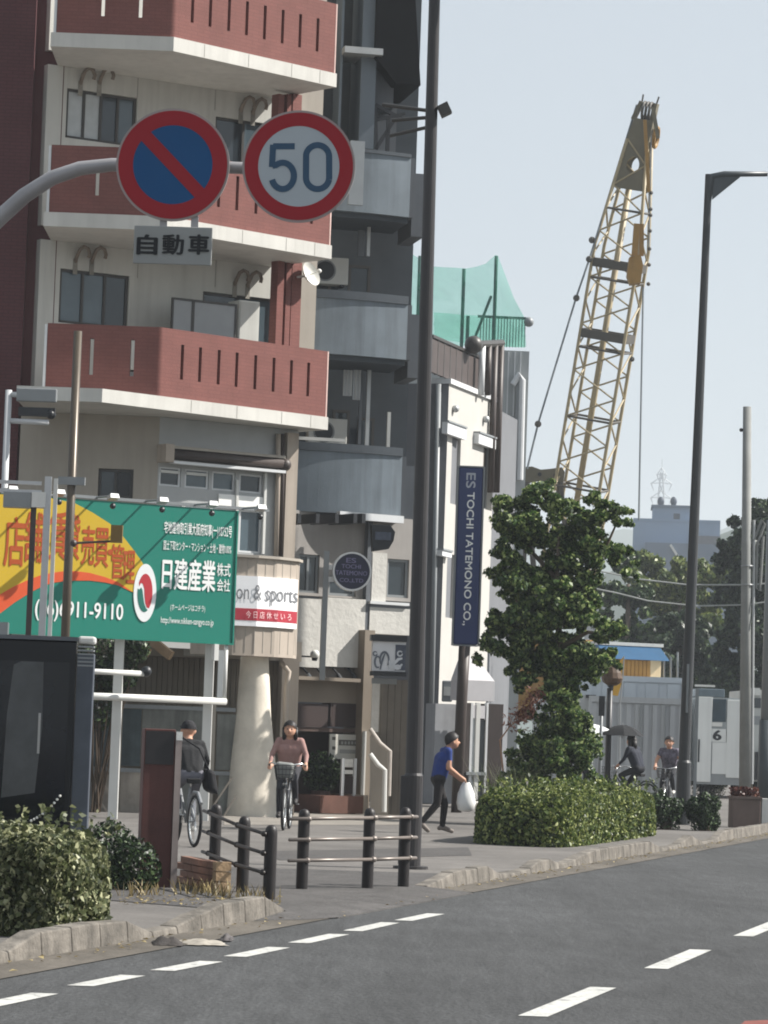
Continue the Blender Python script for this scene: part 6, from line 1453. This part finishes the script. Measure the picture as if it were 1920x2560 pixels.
for s in (-1, 1): MB().obox(Vector((P(1385, 1980, YC).x + s * 1.9, YC + 4, .55)), (.4, 0, 0), (0, 3.2, 0), (0, 0, .5)).build('track', mat('tyre rubber', (30, 30, 32), .85), cr, bevel=.2)
for (x0, y0, x1, y1, w) in ((1446, 1448, 1434, 1520, .16), (1484, 1462, 1478, 1520, .14), (1452, 1470, 1482, 1484, .14), (1440, 1448, 1480, 1458, .12), (1466, 1480, 1462, 1525, .14), (1415, 1480, 1432, 1515, .1)):
    MB().beam(P(x0, y0, YC - 1), P(x1, y1, YC - 1), w, .15).build('guard_frame', cyel, cr)

# ================================================================== background: trees, far building, pylon, hill
leaf_far = leafmat('far tree leaf', (24, 44, 26), (44, 70, 36), (92, 112, 60), .2); leaf_far2 = leafmat('far dark leaf', (24, 38, 30), (42, 60, 42), (80, 96, 66), .2); leaf_far3 = leafmat('far yellow green leaf', (52, 70, 34), (92, 108, 54), (140, 148, 88), .25)
far = [('sunlit yellow green tree in front of the far blue building', [(1630, 1440, 60), (1700, 1450, 60), (1760, 1440, 50), (1580, 1480, 50), (1660, 1500, 60), (1750, 1500, 50), (1800, 1430, 30), (1690, 1540, 50), (1780, 1560, 40)], 150, (1700, 1700), leaf_far3),
       ('green tree with a loose crown right behind the street tree', [(1560, 1400, 40), (1590, 1500, 50), (1540, 1560, 50), (1600, 1600, 50), (1560, 1640, 40), (1640, 1580, 40), (1510, 1480, 40)], 140, (1570, 1750), leaf_far),
       ('dark tree mass behind the site hut and far lamp post', [(1640, 1600, 50), (1700, 1610, 60), (1760, 1620, 60), (1720, 1680, 60), (1650, 1680, 50), (1790, 1690, 50), (1680, 1560, 40), (1600, 1690, 50), (1740, 1570, 50)], 135, (1700, 1850), leaf_far2),
       ('tall dark tree rising at the right edge behind the utility pole', [(1900, 1270, 40), (1880, 1320, 50), (1920, 1350, 60), (1850, 1360, 50), (1820, 1400, 46), (1890, 1430, 70), (1830, 1480, 56), (1910, 1520, 70), (1840, 1560, 60), (1900, 1620, 70), (1820, 1640, 50), (1850, 1700, 60), (1930, 1700, 60), (1920, 1260, 30)], 130, (1870, 1850), leaf_far2),
       ('dark tree low behind the white truck', [(1780, 1720, 50), (1840, 1740, 60), (1900, 1740, 50), (1720, 1730, 50)], 128, (1800, 1850), leaf_far2)]
for lb, bl_, Y, (tx, ty), lm in far:
    q = P(tx, 1700, Y); tree('tree', lb, bl_, Y, [q, P(tx, ty - 60, Y), P(tx, min(b[1] for b in bl_) + 60, Y)], lm, .26, 26, 2.0, 'trees behind the building site', r0=.3)
YF = 420
FFb = Facade((P(1580, 1350, YF).x, YF), -4)
fb = thing('far_building', 'plain blue grey building with a rooftop hut far behind the trees', 'building', FFb.pt(5, 0))
fblue = mat('far blue render', (120, 140, 164), .8, .05, .3); a0, a1, c0, c1 = FFb.rect(1584, 1304, 1800, 1370)
MB().fbox(FFb, a0, a1, 0, c1, -12, 0).build('wall', fblue, fb); MB().fbox(FFb, a0 - .1, a1, c1, c1 + .3, -12.1, .1).build('parapet', fblue, fb)
MB().fbox(FFb, FFb.uz(1614, 1300)[0], a1 + 4, 0, FFb.uz(1700, 1362)[1], .1, 3).build('annex', mat('far slate render', (92, 106, 124), .8, .05, .3), fb)
h0 = FFb.rect(1632, 1268, 1726, 1303); MB().fbox(FFb, h0[0], h0[1], c1 + .3, h0[3], -7, -.6).build('rooftop_hut', fblue, fb); MB().fbox(FFb, h0[0] - .2, h0[1] + .4, h0[3], h0[3] + .3, -7.2, -.3).build('hut_roof', mat('far slate render', (92, 106, 124), .8, .05, .3), fb)
w0 = FFb.rect(1684, 1283, 1700, 1302); MB().fbox(FFb, w0[0], w0[1], w0[2], w0[3], -.6, -.55).build('hut_door', mat('far dark opening', (44, 56, 72), .6), fb)
for x in (1652, 1684): MB().ball(FFb.pt(*FFb.uz(x, 1254, -2), -2), .55, 10, 8, (.8, .8, 1.2)).build('roof_tank', mat('far dark opening', (44, 56, 72), .6), fb, smooth=True)
MB().beam(FFb.pt(*FFb.uz(1676, 1362, 3.2), 3.2), FFb.pt(*FFb.uz(1694, 1390, 3.2), 3.2), .5, .3).build('white_beam', steel_w, fb)
MB().prect(FFb, 1742, 1340, 1800, 1420, -3, 1).build('side_block', mat('far brown block', (92, 92, 94), .8), fb)
YP = 1400
py_ = thing('power_pylon', 'pale lattice power pylon on the skyline above the far building', 'pylon', P(1655, 1865, YP).xy.to_3d())
pym = mat('pale pylon steel', (176, 180, 182), .5)
ptop = P(1655, 1168, YP); pb_ = Vector((ptop.x, YP, 0)); 
def pyl(z, s1, s2, w): return Vector((ptop.x + s1 * w, YP + s2 * w, z))
zt1, zmid = ptop.z, P(1655, 1180, YP).z
wz = lambda z: float(np.interp(z, [0, P(0, 1270, YP).z, zmid], [6.5, 2.2, .5]))
for s1 in (-1, 1):
    for s2 in (-1, 1): MB().path([pyl(z, s1, s2, wz(z)) for z in (0, P(0, 1270, YP).z, zmid)], .28, 5).build('leg', pym, py_)
for k in range(12):
    z0_, z1_ = zmid * (1 - k / 24), zmid * (1 - (k + 1) / 24)
    for s2 in (-1, 1): MB().tube(pyl(z0_, -1, s2, wz(z0_)), pyl(z1_, 1, s2, wz(z1_)), .16, n=4).tube(pyl(z0_, 1, s2, wz(z0_)), pyl(z1_, -1, s2, wz(z1_)), .16, n=4).build('lattice_bay', pym, py_)
MB().tube(pyl(zmid, 0, 0, 0), Vector((ptop.x, YP, P(1655, 1148, YP).z)), .15, n=5).build('mast', pym, py_)
for ya in (1178, 1200, 1236):
    za = P(1655, ya, YP).z; w_ = (12 if ya < 1190 else 26) * YP / FPX
    for s in (-1, 1):
        tip = Vector((ptop.x + s * w_, YP, za - 1.6)); MB().tube(Vector((ptop.x, YP, za + 1.5)), tip, .2, n=4).tube(Vector((ptop.x, YP, za - 1.2)), tip, .2, n=4).tube(tip, tip + Vector((-s * 1.2, 0, -3.2)), .3, .16, 5).build('cross_arm', pym, py_)
# hills
def hill(name, pts, Y, dep, m_):
    m2 = MB(); vs_, fs = [], []; n_ = len(pts)
    for x, y in pts:
        p_ = P(x, y, Y); vs_ += [Vector((p_.x, Y - dep, -1)), Vector((p_.x, Y - dep * .3, p_.z * .6)), p_, Vector((p_.x, Y + dep, -1))]
    for i in range(n_ - 1):
        for j in range(3): fs.append((i * 4 + j, (i + 1) * 4 + j, (i + 1) * 4 + j + 1, i * 4 + j + 1))
    o = struct(m2.add(vs_, fs).build(name, m_, smooth=True)); return o
hm = mat('wooded hillside', (58, 74, 54), .95, .25, .01, bump=.6, bscale=.05)
hill('hill', [(-900, 1700), (0, 1560), (700, 1480), (1200, 1400), (1450, 1345), (1560, 1322), (1640, 1330), (1720, 1348), (1790, 1330), (1850, 1305), (1920, 1285), (2100, 1270), (2600, 1330), (3400, 1500)], 2200, 700, hm)
hill('nearer_hill', [(1500, 1440), (1600, 1400), (1740, 1345), (1770, 1330), (1790, 1340), (1830, 1325), (1870, 1295), (1920, 1290), (2100, 1300), (2400, 1420)], 900, 200, mat('nearer wooded slope', (44, 60, 42), .95, .35, .06, bump=.8, bscale=.2))
# ================================================================== people and bicycles
skin_m = mat('skin', (186, 142, 118), .6, .05, 8); hair_m = mat('black hair', (28, 24, 24), .55, .2, 12); shoe_w = mat('pale shoe', (196, 194, 188), .6); shoe_d = mat('dark shoe', (40, 38, 38), .6)
def basis(h):
    f = Vector((h[0], h[1], 0)).normalized(); r_ = Vector((f.y, -f.x, 0)); return r_, f
def capsule(mb, a, b, ra, rb):
    a, b = Vector(a), Vector(b); mb.path([a, b], [ra, rb], 12); mb.ball(a, ra, 12, 8); mb.ball(b, rb, 12, 8)
def person(label, loc, heading, J, cloth, hair='short', group=None, grip=(.35, .35), scale=1.0, extra=()):
    r_, f = basis(heading); L0 = Vector(loc)
    W = lambda p: L0 + (r_ * p[0] + f * p[1] + ZV * p[2]) * scale
    t = thing('person', label, 'person', L0, group)
    caps = []   # (a, b, ra, rb, region)
    pel, ch, nk, hd = J['pelvis'], J['chest'], J['neck'], J['head']
    V = Vector
    sx = V((1, 0, 0))
    lean = (V(nk) - V(pel)).normalized(); fw = V((0, 1, 0))
    caps += [(V(pel) - sx * .085, V(pel) + sx * .085, .105, .105, 'legs'), (V(pel) - sx * .05 + lean * .05, V(ch) - sx * .08, .115, .125, 'top'), (V(pel) + sx * .05 + lean * .05, V(ch) + sx * .08, .115, .125, 'top'),
             (V(pel) + lean * .1, V(ch), .12, .13, 'top'), (V(ch) - sx * .09, V(ch) + sx * .09, .125, .125, 'top'), (V(nk) - sx * .12 - lean * .07, V(nk) + sx * .12 - lean * .07, .07, .07, 'top'), (V(ch), V(nk) - lean * .06, .11, .075, 'top'),
             (V(nk) - lean * .05, V(hd) - V((0, .0, .06)), .056, .054, 'skin'), (V(hd) + V((0, -.01, .02)), V(hd) + V((0, .015, -.035)), .098, .086, 'skin'), (V(hd) + V((0, .05, -.07)), V(hd) + V((0, .045, -.085)), .05, .045, 'skin'),
             (V(hd) + V((0, .098, -.01)), V(hd) + V((0, .115, -.035)), .012, .018, 'skin'), (V(hd) + V((-.096, -.005, -.01)), V(hd) + V((-.1, -.005, -.04)), .018, .013, 'skin'), (V(hd) + V((.096, -.005, -.01)), V(hd) + V((.1, -.005, -.04)), .018, .013, 'skin')]
    for s, nm in ((-1, 'l'), (1, 'r')):
        sh, el, wr = V(J['sh_' + nm]), V(J['el_' + nm]), V(J['wr_' + nm]); hp, kn_, an, to = V(J['hip_' + nm]), V(J['kn_' + nm]), V(J['an_' + nm]), V(J['toe_' + nm])
        m_ = el.lerp(sh, .5)
        slv = cloth.get('sleeve', 'short')
        caps += [(sh, m_, .062, .052, 'top'), (m_, el, .048, .042, 'top' if slv == 'long' else 'skin'), (el, wr, .042, .028, 'top' if slv == 'long' else 'skin')]
        hdn = (wr - el).normalized(); pm_ = wr + hdn * .075
        caps.append((wr, pm_, .030, .036, 'skin'))
        side = sx; curl = V((0, .3, -1)).normalized() if grip[0] < .5 else hdn
        for k in range(4):
            b0 = pm_ + side * (-.030 + .020 * k); l_ = (.034, .040, .038, .030)[k]; b1 = b0 + hdn * l_; b2 = b1 + (hdn * .3 + curl).normalized() * l_ * .9
            caps += [(b0, b1, .0105, .0100, 'skin'), (b1, b2, .0100, .0085, 'skin')]
        th = wr + hdn * .03 - side * s * .034; caps += [(th, th - side * s * .022 + hdn * .03, .013, .011, 'skin'), (th - side * s * .022 + hdn * .03, th - side * s * .012 + hdn * .055, .011, .009, 'skin')]
        caps += [(hp, kn_, .088, .062, 'legs'), (kn_, kn_.lerp(an, .35), .060, .058, 'legs'), (kn_.lerp(an, .35), an, .058, .042, 'legs'), (an, to, .044, .036, 'shoe'), (an, an + (an - to).normalized() * .05 - V((0, 0, .03)), .042, .036, 'shoe')]
    for e in extra: caps.append(e)
    mb = MB()
    for a, b, ra, rb_, _ in caps: capsule(mb, W(a), W(b), ra * scale, rb_ * scale)
    body = mb.build('body', [skin_m, cloth['top'], cloth['legs'], cloth['shoe']], t)
    rm = body.modifiers.new('r', 'REMESH'); rm.mode = 'VOXEL'; rm.voxel_size = .0125; sm = body.modifiers.new('s', 'SMOOTH'); sm.iterations = 3; sm.factor = .5
    dg = bpy.context.evaluated_depsgraph_get(); me = bpy.data.meshes.new_from_object(body.evaluated_get(dg)); body.modifiers.clear(); old = body.data; body.data = me; bpy.data.meshes.remove(old)
    me.materials.clear()
    for m_ in (skin_m, cloth['top'], cloth['legs'], cloth['shoe']): me.materials.append(m_)
    n_ = len(me.polygons); cen = np.empty(n_ * 3); me.polygons.foreach_get('center', cen); cen = cen.reshape(-1, 3) + np.array(L0)
    best = np.full(n_, 1e9); idx = np.zeros(n_, int); reg = {'skin': 0, 'top': 1, 'legs': 2, 'shoe': 3}
    for a, b, ra, rb_, rg in caps:
        a, b = np.array(W(a)), np.array(W(b)); ab = b - a; tt_ = np.clip(((cen - a) @ ab) / (ab @ ab + 1e-12), 0, 1); d_ = np.linalg.norm(cen - (a + tt_[:, None] * ab), axis=1) - (ra + (rb_ - ra) * tt_) * scale
        k = d_ < best; best[k] = d_[k]; idx[k] = reg[rg]
    me.polygons.foreach_set('material_index', idx.astype(np.int32)); me.polygons.foreach_set('use_smooth', [True] * n_); me.update()
    # hair, eyes, mouth
    H = V(hd); hm = MB(); vs_, fs = [], []
    for i in range(9):
        for k in range(20):
            ph = math.pi * .62 * i / 8; a = 2 * math.pi * k / 20; drop = .0
            front = math.cos(a)                        # +1 forward
            lim = ph * (.80 if hair == 'cap' else (.90 - .30 * max(0, front) + .32 * max(0, -front))) * (1.12 if hair == 'long' and front < .1 else 1) + (rng.uniform(-.07, .07) if i > 5 and hair != 'cap' else 0)
            lim = min(lim, 2.6); rr = .114 + rng.uniform(-.004, .006)
            vs_.append(W(H + V((math.sin(lim) * math.sin(a) * rr * .95, math.sin(lim) * math.cos(a) * rr * 1.02 - .012, math.cos(lim) * rr * 1.08 + .012))))
    for i in range(8):
        for k in range(20): fs.append((i * 20 + k, i * 20 + (k + 1) % 20, (i + 1) * 20 + (k + 1) % 20, (i + 1) * 20 + k))
    hm.add(vs_, fs)
    hm.build('cap' if hair == 'cap' else 'hair', cloth.get('cap', hair_m) if hair == 'cap' else hair_m, t, smooth=True)
    if hair == 'cap': MB().obox(W(H + V((0, .13, .05))), r_ * .075, f * .06, ZV * .008).build('cap_brim', cloth.get('cap', hair_m), t, bevel=.01)
    if hair == 'long':
        lh = MB()
        for s in (-1, 1): capsule(lh, W(H + V((s * .085, -.02, 0))), W(H + V((s * .09, -.02, -.16))), .04, .03)
        capsule(lh, W(H + V((0, -.07, 0))), W(H + V((0, -.09, -.18))), .08, .06); lh.build('long_hair', hair_m, t, smooth=True)
    for s in (-1, 1): MB().ball(W(H + V((s * .035, .086, .0))), .011, 8, 6).build('eye', darkm, t)
    MB().obox(W(H + V((0, .092, -.068))), r_ * .022, f * .006, ZV * .004).build('mouth', mat('lips', (150, 90, 84), .6), t)
    return t, W
tyre = mat('tyre rubber', (30, 30, 32), .85); chrome = mat('bicycle chrome', (190, 192, 192), .25, .05, metal=.8); bikep = mat('dark bicycle paint', (36, 40, 48), .4, .08)
def bicycle(label, loc, heading, paint=bikep, basket=True):
    r_, f = basis(heading); L0 = Vector(loc); W = lambda x, y, z: L0 + r_ * x + f * y + ZV * z
    t = thing('bicycle', label, 'bicycle', L0, 'bicycles being ridden')
    for y in (-.47, .57):
        w = MB().torus(W(0, y, .33), r_, .31, .022, 32, 8).build('wheel', tyre, t, smooth=True)
        MB().torus(W(0, y, .33), r_, .285, .012, 32, 6).build('rim', chrome, w); sp = MB()
        for k in range(12):
            a = math.pi * k / 12; d_ = (f * math.cos(a) + ZV * math.sin(a)) * .28; MB().tube(W(0, y, .33) - d_, W(0, y, .33) + d_, .0025, n=4).build('spoke', chrome, w)
        MB().path([W(0, y - .30, .56), W(0, y - .12, .69), W(0, y + .1, .695), W(0, y + .25, .60)] if y < 0 else [W(0, y - .33, .44), W(0, y - .2, .62), W(0, y, .70), W(0, y + .12, .67)], .022, 6).build('mudguard', paint, t)
    fr = MB().tube(W(0, -.02, .30), W(0, .42, .78), .02).tube(W(0, -.02, .30), W(0, -.18, .78), .018).tube(W(0, -.47, .33), W(0, -.02, .30), .012).tube(W(0, -.47, .33), W(0, -.16, .62), .011).tube(W(0, .42, .86), W(0, .46, .62), .02).tube(W(.05, .47, .62), W(.05, .57, .33), .012).tube(W(-.05, .47, .62), W(-.05, .57, .33), .012).tube(W(-.06, .465, .62), W(.06, .465, .62), .014)
    fr.build('frame', paint, t, smooth=True)
    MB().path([W(-.28, .22, 1.0), W(-.24, .36, 1.03), W(-.05, .42, 1.0), W(.05, .42, 1.0), W(.24, .36, 1.03), W(.28, .22, 1.0)], .012, 8).tube(W(0, .42, .84), W(0, .42, 1.0), .014).build('handlebar', chrome, t, smooth=True)
    for s in (-1, 1): MB().tube(W(s * .28, .22, 1.0), W(s * .285, .12, .995), .018).build('grip', tyre, t)
    MB().hexa([W(-.09, -.34, .80), W(.09, -.34, .80), W(.03, -.06, .82), W(-.03, -.06, .82), W(-.10, -.35, .87), W(.10, -.35, .87), W(.025, -.05, .85), W(-.025, -.05, .85)]).build('saddle', tyre, t, bevel=.02)
    MB().tube(W(0, -.18, .76), W(0, -.2, .82), .014).build('seat_post', chrome, t)
    MB().torus(W(.05, -.02, .30), r_, .085, .008, 20, 5).build('chainring', chrome, t)
    for s in (-1, 1): MB().tube(W(s * .06, -.02, .30), W(s * .07, -.02 + s * .12, .30 - s * .1), .01).obox(W(s * .12, -.02 + s * .12, .30 - s * .1), r_ * .05, f * .03, ZV * .01).build('pedal', chrome, t)
    if basket:
        b = MB(); 
        for z in (.78, .86, .94, 1.0): 
            g = .12 + (z - .78) * .18; b.path([W(-g, .50, z), W(g, .50, z), W(g, .50 + .26, z), W(-g, .50 + .26, z), W(-g, .50, z)], .006, 5)
        for k in range(6):
            x = -.12 + .048 * k
            for y in (.50, .76): b.tube(W(x, y, .78), W(x * 1.32, y, 1.0), .004, n=4)
        for k in range(6):
            y = .50 + .052 * k
            for s in (-1, 1): b.tube(W(s * .12, y, .78), W(s * .16, y, 1.0), .004, n=4)
        b.build('basket', mat('dark wire basket', (52, 52, 54), .5), t)
        MB().obox(W(0, .63, .78), r_ * .12, f * .13, ZV * .004).build('basket_floor', darkm, t)
    MB().ball(W(0, .60, .72), .035, 8, 6).build('headlamp', chrome, t)
    return t
def ride_pose(lean=.12, hz=1.0, hand=None):
    J = dict(pelvis=(0, -.2, .95), chest=(0, -.2 + lean, 1.24), neck=(0, -.2 + lean * 1.5, 1.43), head=(0, -.2 + lean * 1.7 + .02, 1.56))
    for s, n in ((-1, 'l'), (1, 'r')):
        J['sh_' + n] = (s * .17, -.2 + lean * 1.35, 1.37); J['el_' + n] = (s * .27, .0, 1.15); J['wr_' + n] = (s * .275, .13, 1.03)
        J['hip_' + n] = (s * .09, -.17, .93); up_ = s > 0
        J['kn_' + n] = (s * .11, .20, .78) if not up_ else (s * .11, .15, .62); J['an_' + n] = (s * .12, -.10 + .02, .46) if not up_ else (s * .12, .06, .24); J['toe_' + n] = (s * .12, .06, .42) if not up_ else (s * .12, .22, .21)
    if hand == 'up': J['el_r'] = (.22, .06, 1.28); J['wr_r'] = (.14, .12, 1.46)
    return J
def cloth(nm, rgb, **k): return mat(nm, rgb, .85, .12, 5, bump=.25, bscale=14, **k)
# woman on a bicycle riding towards the camera
lo = G(716, 2074, .05); hd_ = (-.06, -1)
bicycle('dark bicycle with a front basket ridden towards the camera by the woman in pink', lo, hd_)
person('woman in a dusty pink top with a pale cardigan riding a bicycle towards the camera', lo, hd_, ride_pose(.10), dict(top=cloth('dusty pink blouse', (150, 118, 112)), legs=cloth('charcoal trousers', (44, 44, 50)), shoe=shoe_d, sleeve='long'), 'long')
q = G(716, 2074, .05); r_, f_ = basis(hd_)
sh_ = MB(); sh_.hexa([lo + f_ * (.52 + dy) + r_ * dx + ZV * z for dx, dy, z in ((-.11, 0, .80), (.11, 0, .80), (.11, .22, .80), (-.11, .22, .80), (-.15, -.01, 1.04), (.15, -.01, 1.06), (.14, .24, 1.05), (-.14, .24, 1.02))])
tag(sh_.build('shopping_bag', cloth('grey cloth bag', (120, 122, 120)), bevel=.05), 'grey shopping bag in the front basket of the oncoming bicycle', 'bag')
# rider seen from behind in black top
lo = G(462, 2114, .05); hd_ = (-.30, .95)
bicycle('bicycle ridden away from the camera by the rider in a black top', lo, hd_, mat('silver bicycle paint', (130, 132, 134), .4, .08), False)
t_, W_ = person('rider in a black top, dark cap and grey trousers seen from behind on a bicycle', lo, hd_, ride_pose(.14), dict(top=cloth('black jersey', (24, 25, 28)), legs=cloth('grey trousers', (98, 98, 106)), shoe=shoe_w, cap=cloth('black cap', (26, 26, 30)), sleeve='long'), 'cap', scale=.95)
r_, f_ = basis(hd_)
bg_ = thing('shoulder_bag', 'black shoulder bag hanging at the side of the rider in black', 'bag', lo + r_ * .30 + ZV * .8)
MB().hexa([lo + r_ * x + f_ * y + ZV * z for x, y, z in ((.20, -.36, .72), (.34, -.36, .66), (.36, .02, .66), (.20, .02, .72), (.16, -.34, 1.0), (.28, -.34, .98), (.28, .0, .98), (.16, .0, 1.0))]).build('body', cloth('black bag', (22, 22, 26)), bg_, bevel=.05)
MB().path([lo + r_ * .20 - f_ * .3 + ZV * .98, lo + r_ * .06 - f_ * .33 + ZV * 1.25, lo - r_ * .14 - f_ * .1 + ZV * 1.4], .012, 6).build('strap', cloth('black bag', (22, 22, 26)), bg_)
MB().obox(lo - f_ * .34 + ZV * 1.05, r_ * .10, f_ * .015, ZV * .02).build('belt', mat('pale belt', (190, 190, 190), .5), t_) if False else None
# stooping man walking to the right with a white bag
lo = P(1094, 2090, 50.5).xy.to_3d() + ZV * .05; hd_ = (.97, .22)
J = dict(pelvis=(0, -.02, .86), chest=(0, .05, 1.17), neck=(0, .11, 1.36), head=(0, .19, 1.47))
for s, n in ((-1, 'l'), (1, 'r')):
    J['sh_' + n] = (s * .17, .09, 1.30); J['el_' + n] = (s * .19, .10, 1.04); J['wr_' + n] = (s * .12, .31, .90); J['hip_' + n] = (s * .09, -.02, .84)
J.update(kn_l=(-.09, .12, .47), an_l=(-.09, .09, .10), toe_l=(-.09, .25, .045), kn_r=(.09, -.05, .47), an_r=(.09, -.30, .16), toe_r=(.09, -.18, .05))
person('stooping man in a blue shirt and dark trousers walking past the hedge', lo, hd_, J, dict(top=cloth('royal blue shirt', (38, 58, 118)), legs=cloth('black trousers', (34, 31, 32)), shoe=mat('grey shoe', (120, 112, 106), .7)), 'short')
r_, f_ = basis(hd_); wbg = thing('carrier_bag', 'white plastic carrier bag held by the stooping man in blue', 'bag', lo + f_ * .44 + ZV * .36)
cbm = mat('thin white plastic', (226, 226, 224), .5, .05); vs_, fs = [], []
for i, (z, w, d_) in enumerate(((.36, .06, .05), (.39, .13, .08), (.50, .15, .10), (.64, .135, .09), (.76, .09, .05), (.82, .05, .03))):
    for k in range(14):
        a = 2 * math.pi * k / 14; vs_.append(lo + f_ * (.44 + math.cos(a) * w * (1 + .08 * math.sin(5 * a + i))) + r_ * math.sin(a) * d_ + ZV * z)
for i in range(5):
    for k in range(14): fs.append((i * 14 + k, i * 14 + (k + 1) % 14, (i + 1) * 14 + (k + 1) % 14, (i + 1) * 14 + k))
fs.append(tuple(range(14))[::-1]); MB().add(vs_, fs).build('body', cbm, wbg, smooth=True)
for s in (-1, 1): MB().path([lo + f_ * .41 + r_ * s * .02 + ZV * .81, lo + f_ * .40 + r_ * s * .06 + ZV * .86, lo + f_ * .37 + r_ * s * .09 + ZV * .885], .008, 5).build('handle', cbm, wbg)
# far people by the container
def umbrella(label, top, m_, R0=.52, axis=ZV, handle=1.0):
    t = thing('umbrella', label, 'umbrella', top - ZV * handle); vs_, fs = [], []; n_ = 16; ax = Vector(axis).normalized(); a0 = ax.cross(Vector((0, 1, 0))).normalized(); b0 = ax.cross(a0)
    for i in range(6):
        s = i / 5
        for k in range(n_):
            a = 2 * math.pi * k / n_; sc = 1 if k % 2 == 0 else .95; vs_.append(top + (a0 * math.cos(a) + b0 * math.sin(a)) * R0 * max(s, .01) * sc - ax * (.24 * s ** 2 + (.012 if k % 2 else 0) * s))
    for i in range(5):
        for k in range(n_): fs.append((i * n_ + k, i * n_ + (k + 1) % n_, (i + 1) * n_ + (k + 1) % n_, (i + 1) * n_ + k))
    MB().add(vs_, fs).build('canopy', m_, t); MB().tube(top + ax * .06, top - ax * handle, .009, n=6).build('shaft', steel, t)
    for k in range(8):
        a = 2 * math.pi * k / 8; MB().tube(top - ax * .3, top + (a0 * math.cos(a) + b0 * math.sin(a)) * R0 * .55 - ax * .09, .004, n=4).build('rib', steel, t)
    return t
lo = P(1575, 2030, 74).xy.to_3d() + ZV * .05; hd_ = (-.75, .66)
bicycle('dark bicycle ridden under the black umbrella in front of the container', lo, hd_)
_, W_ = person('rider in dark clothes holding a black umbrella in front of the container', lo, hd_, ride_pose(.12, hand='up'), dict(top=cloth('navy jacket', (34, 38, 50)), legs=cloth('dark slacks', (30, 32, 38)), shoe=shoe_d, sleeve='long'), 'long', scale=1.04)
umbrella('black umbrella held over the rider in front of the container', P(1557, 1812, 73.6), cloth('black umbrella cloth', (18, 20, 24)), .50, handle=.42)
lo = P(1668, 2030, 75).xy.to_3d() + ZV * .05; hd_ = (-.25, -.97)
bicycle('bicycle ridden towards the camera beside the far lamp post', lo, hd_)
person('rider in a patterned dark shirt on a bicycle left of the far lamp post', lo, hd_, ride_pose(.1), dict(top=mat('patterned shirt', (96, 92, 104), .85, .75, 16), legs=cloth('dark slacks', (30, 32, 38)), shoe=shoe_w), 'short', scale=1.04)
lo = P(1466, 2030, 72).xy.to_3d() + ZV * .05
person('person under the pale umbrella, hidden behind the tall shrub', lo, (-.9, .2), {**{k: (v[0], v[1] * .4, v[2]) for k, v in J.items()}, 'an_r': (.09, -.06, .1), 'toe_r': (.09, .1, .045), 'kn_r': (.09, .02, .47), 'pelvis': (0, 0, .9), 'chest': (0, .02, 1.22), 'neck': (0, .04, 1.42), 'head': (0, .06, 1.55), 'sh_l': (-.17, .02, 1.36), 'sh_r': (.17, .02, 1.36), 'el_r': (.22, .1, 1.2), 'wr_r': (.12, .2, 1.38)}, dict(top=cloth('grey coat', (140, 144, 148)), legs=cloth('dark slacks', (30, 32, 38)), shoe=shoe_d, sleeve='long'), 'short')
umbrella('pale umbrella half hidden behind the tall shrub', P(1462, 1812, 72), cloth('white umbrella cloth', (214, 216, 216)), .50, Vector((-.3, 0, 1)), .45)
# air: an even, very thin haze round the camera and the whole scene; the sky lies outside it
hz = MB().box(-3000, 3000, -190, 3200, -2.2, 182).build('haze', mat('haze air', (255, 255, 255)))
hz['kind'] = 'stuff'; hz['label'] = 'thin pale haze in the air over the far hill and trees'; hz['category'] = 'haze'
hm_ = bpy.data.materials.new('haze volume'); hm_.use_nodes = True; n_ = hm_.node_tree; n_.nodes.remove(n_.nodes['Principled BSDF'])
pv = n_.nodes.new('ShaderNodeVolumePrincipled'); pv.inputs['Color'].default_value = (.86, .93, 1, 1); pv.inputs['Density'].default_value = .00045; pv.inputs['Anisotropy'].default_value = .2
n_.links.new(pv.outputs[0], n_.nodes['Material Output'].inputs['Volume']); hz.data.materials.clear(); hz.data.materials.append(hm_)
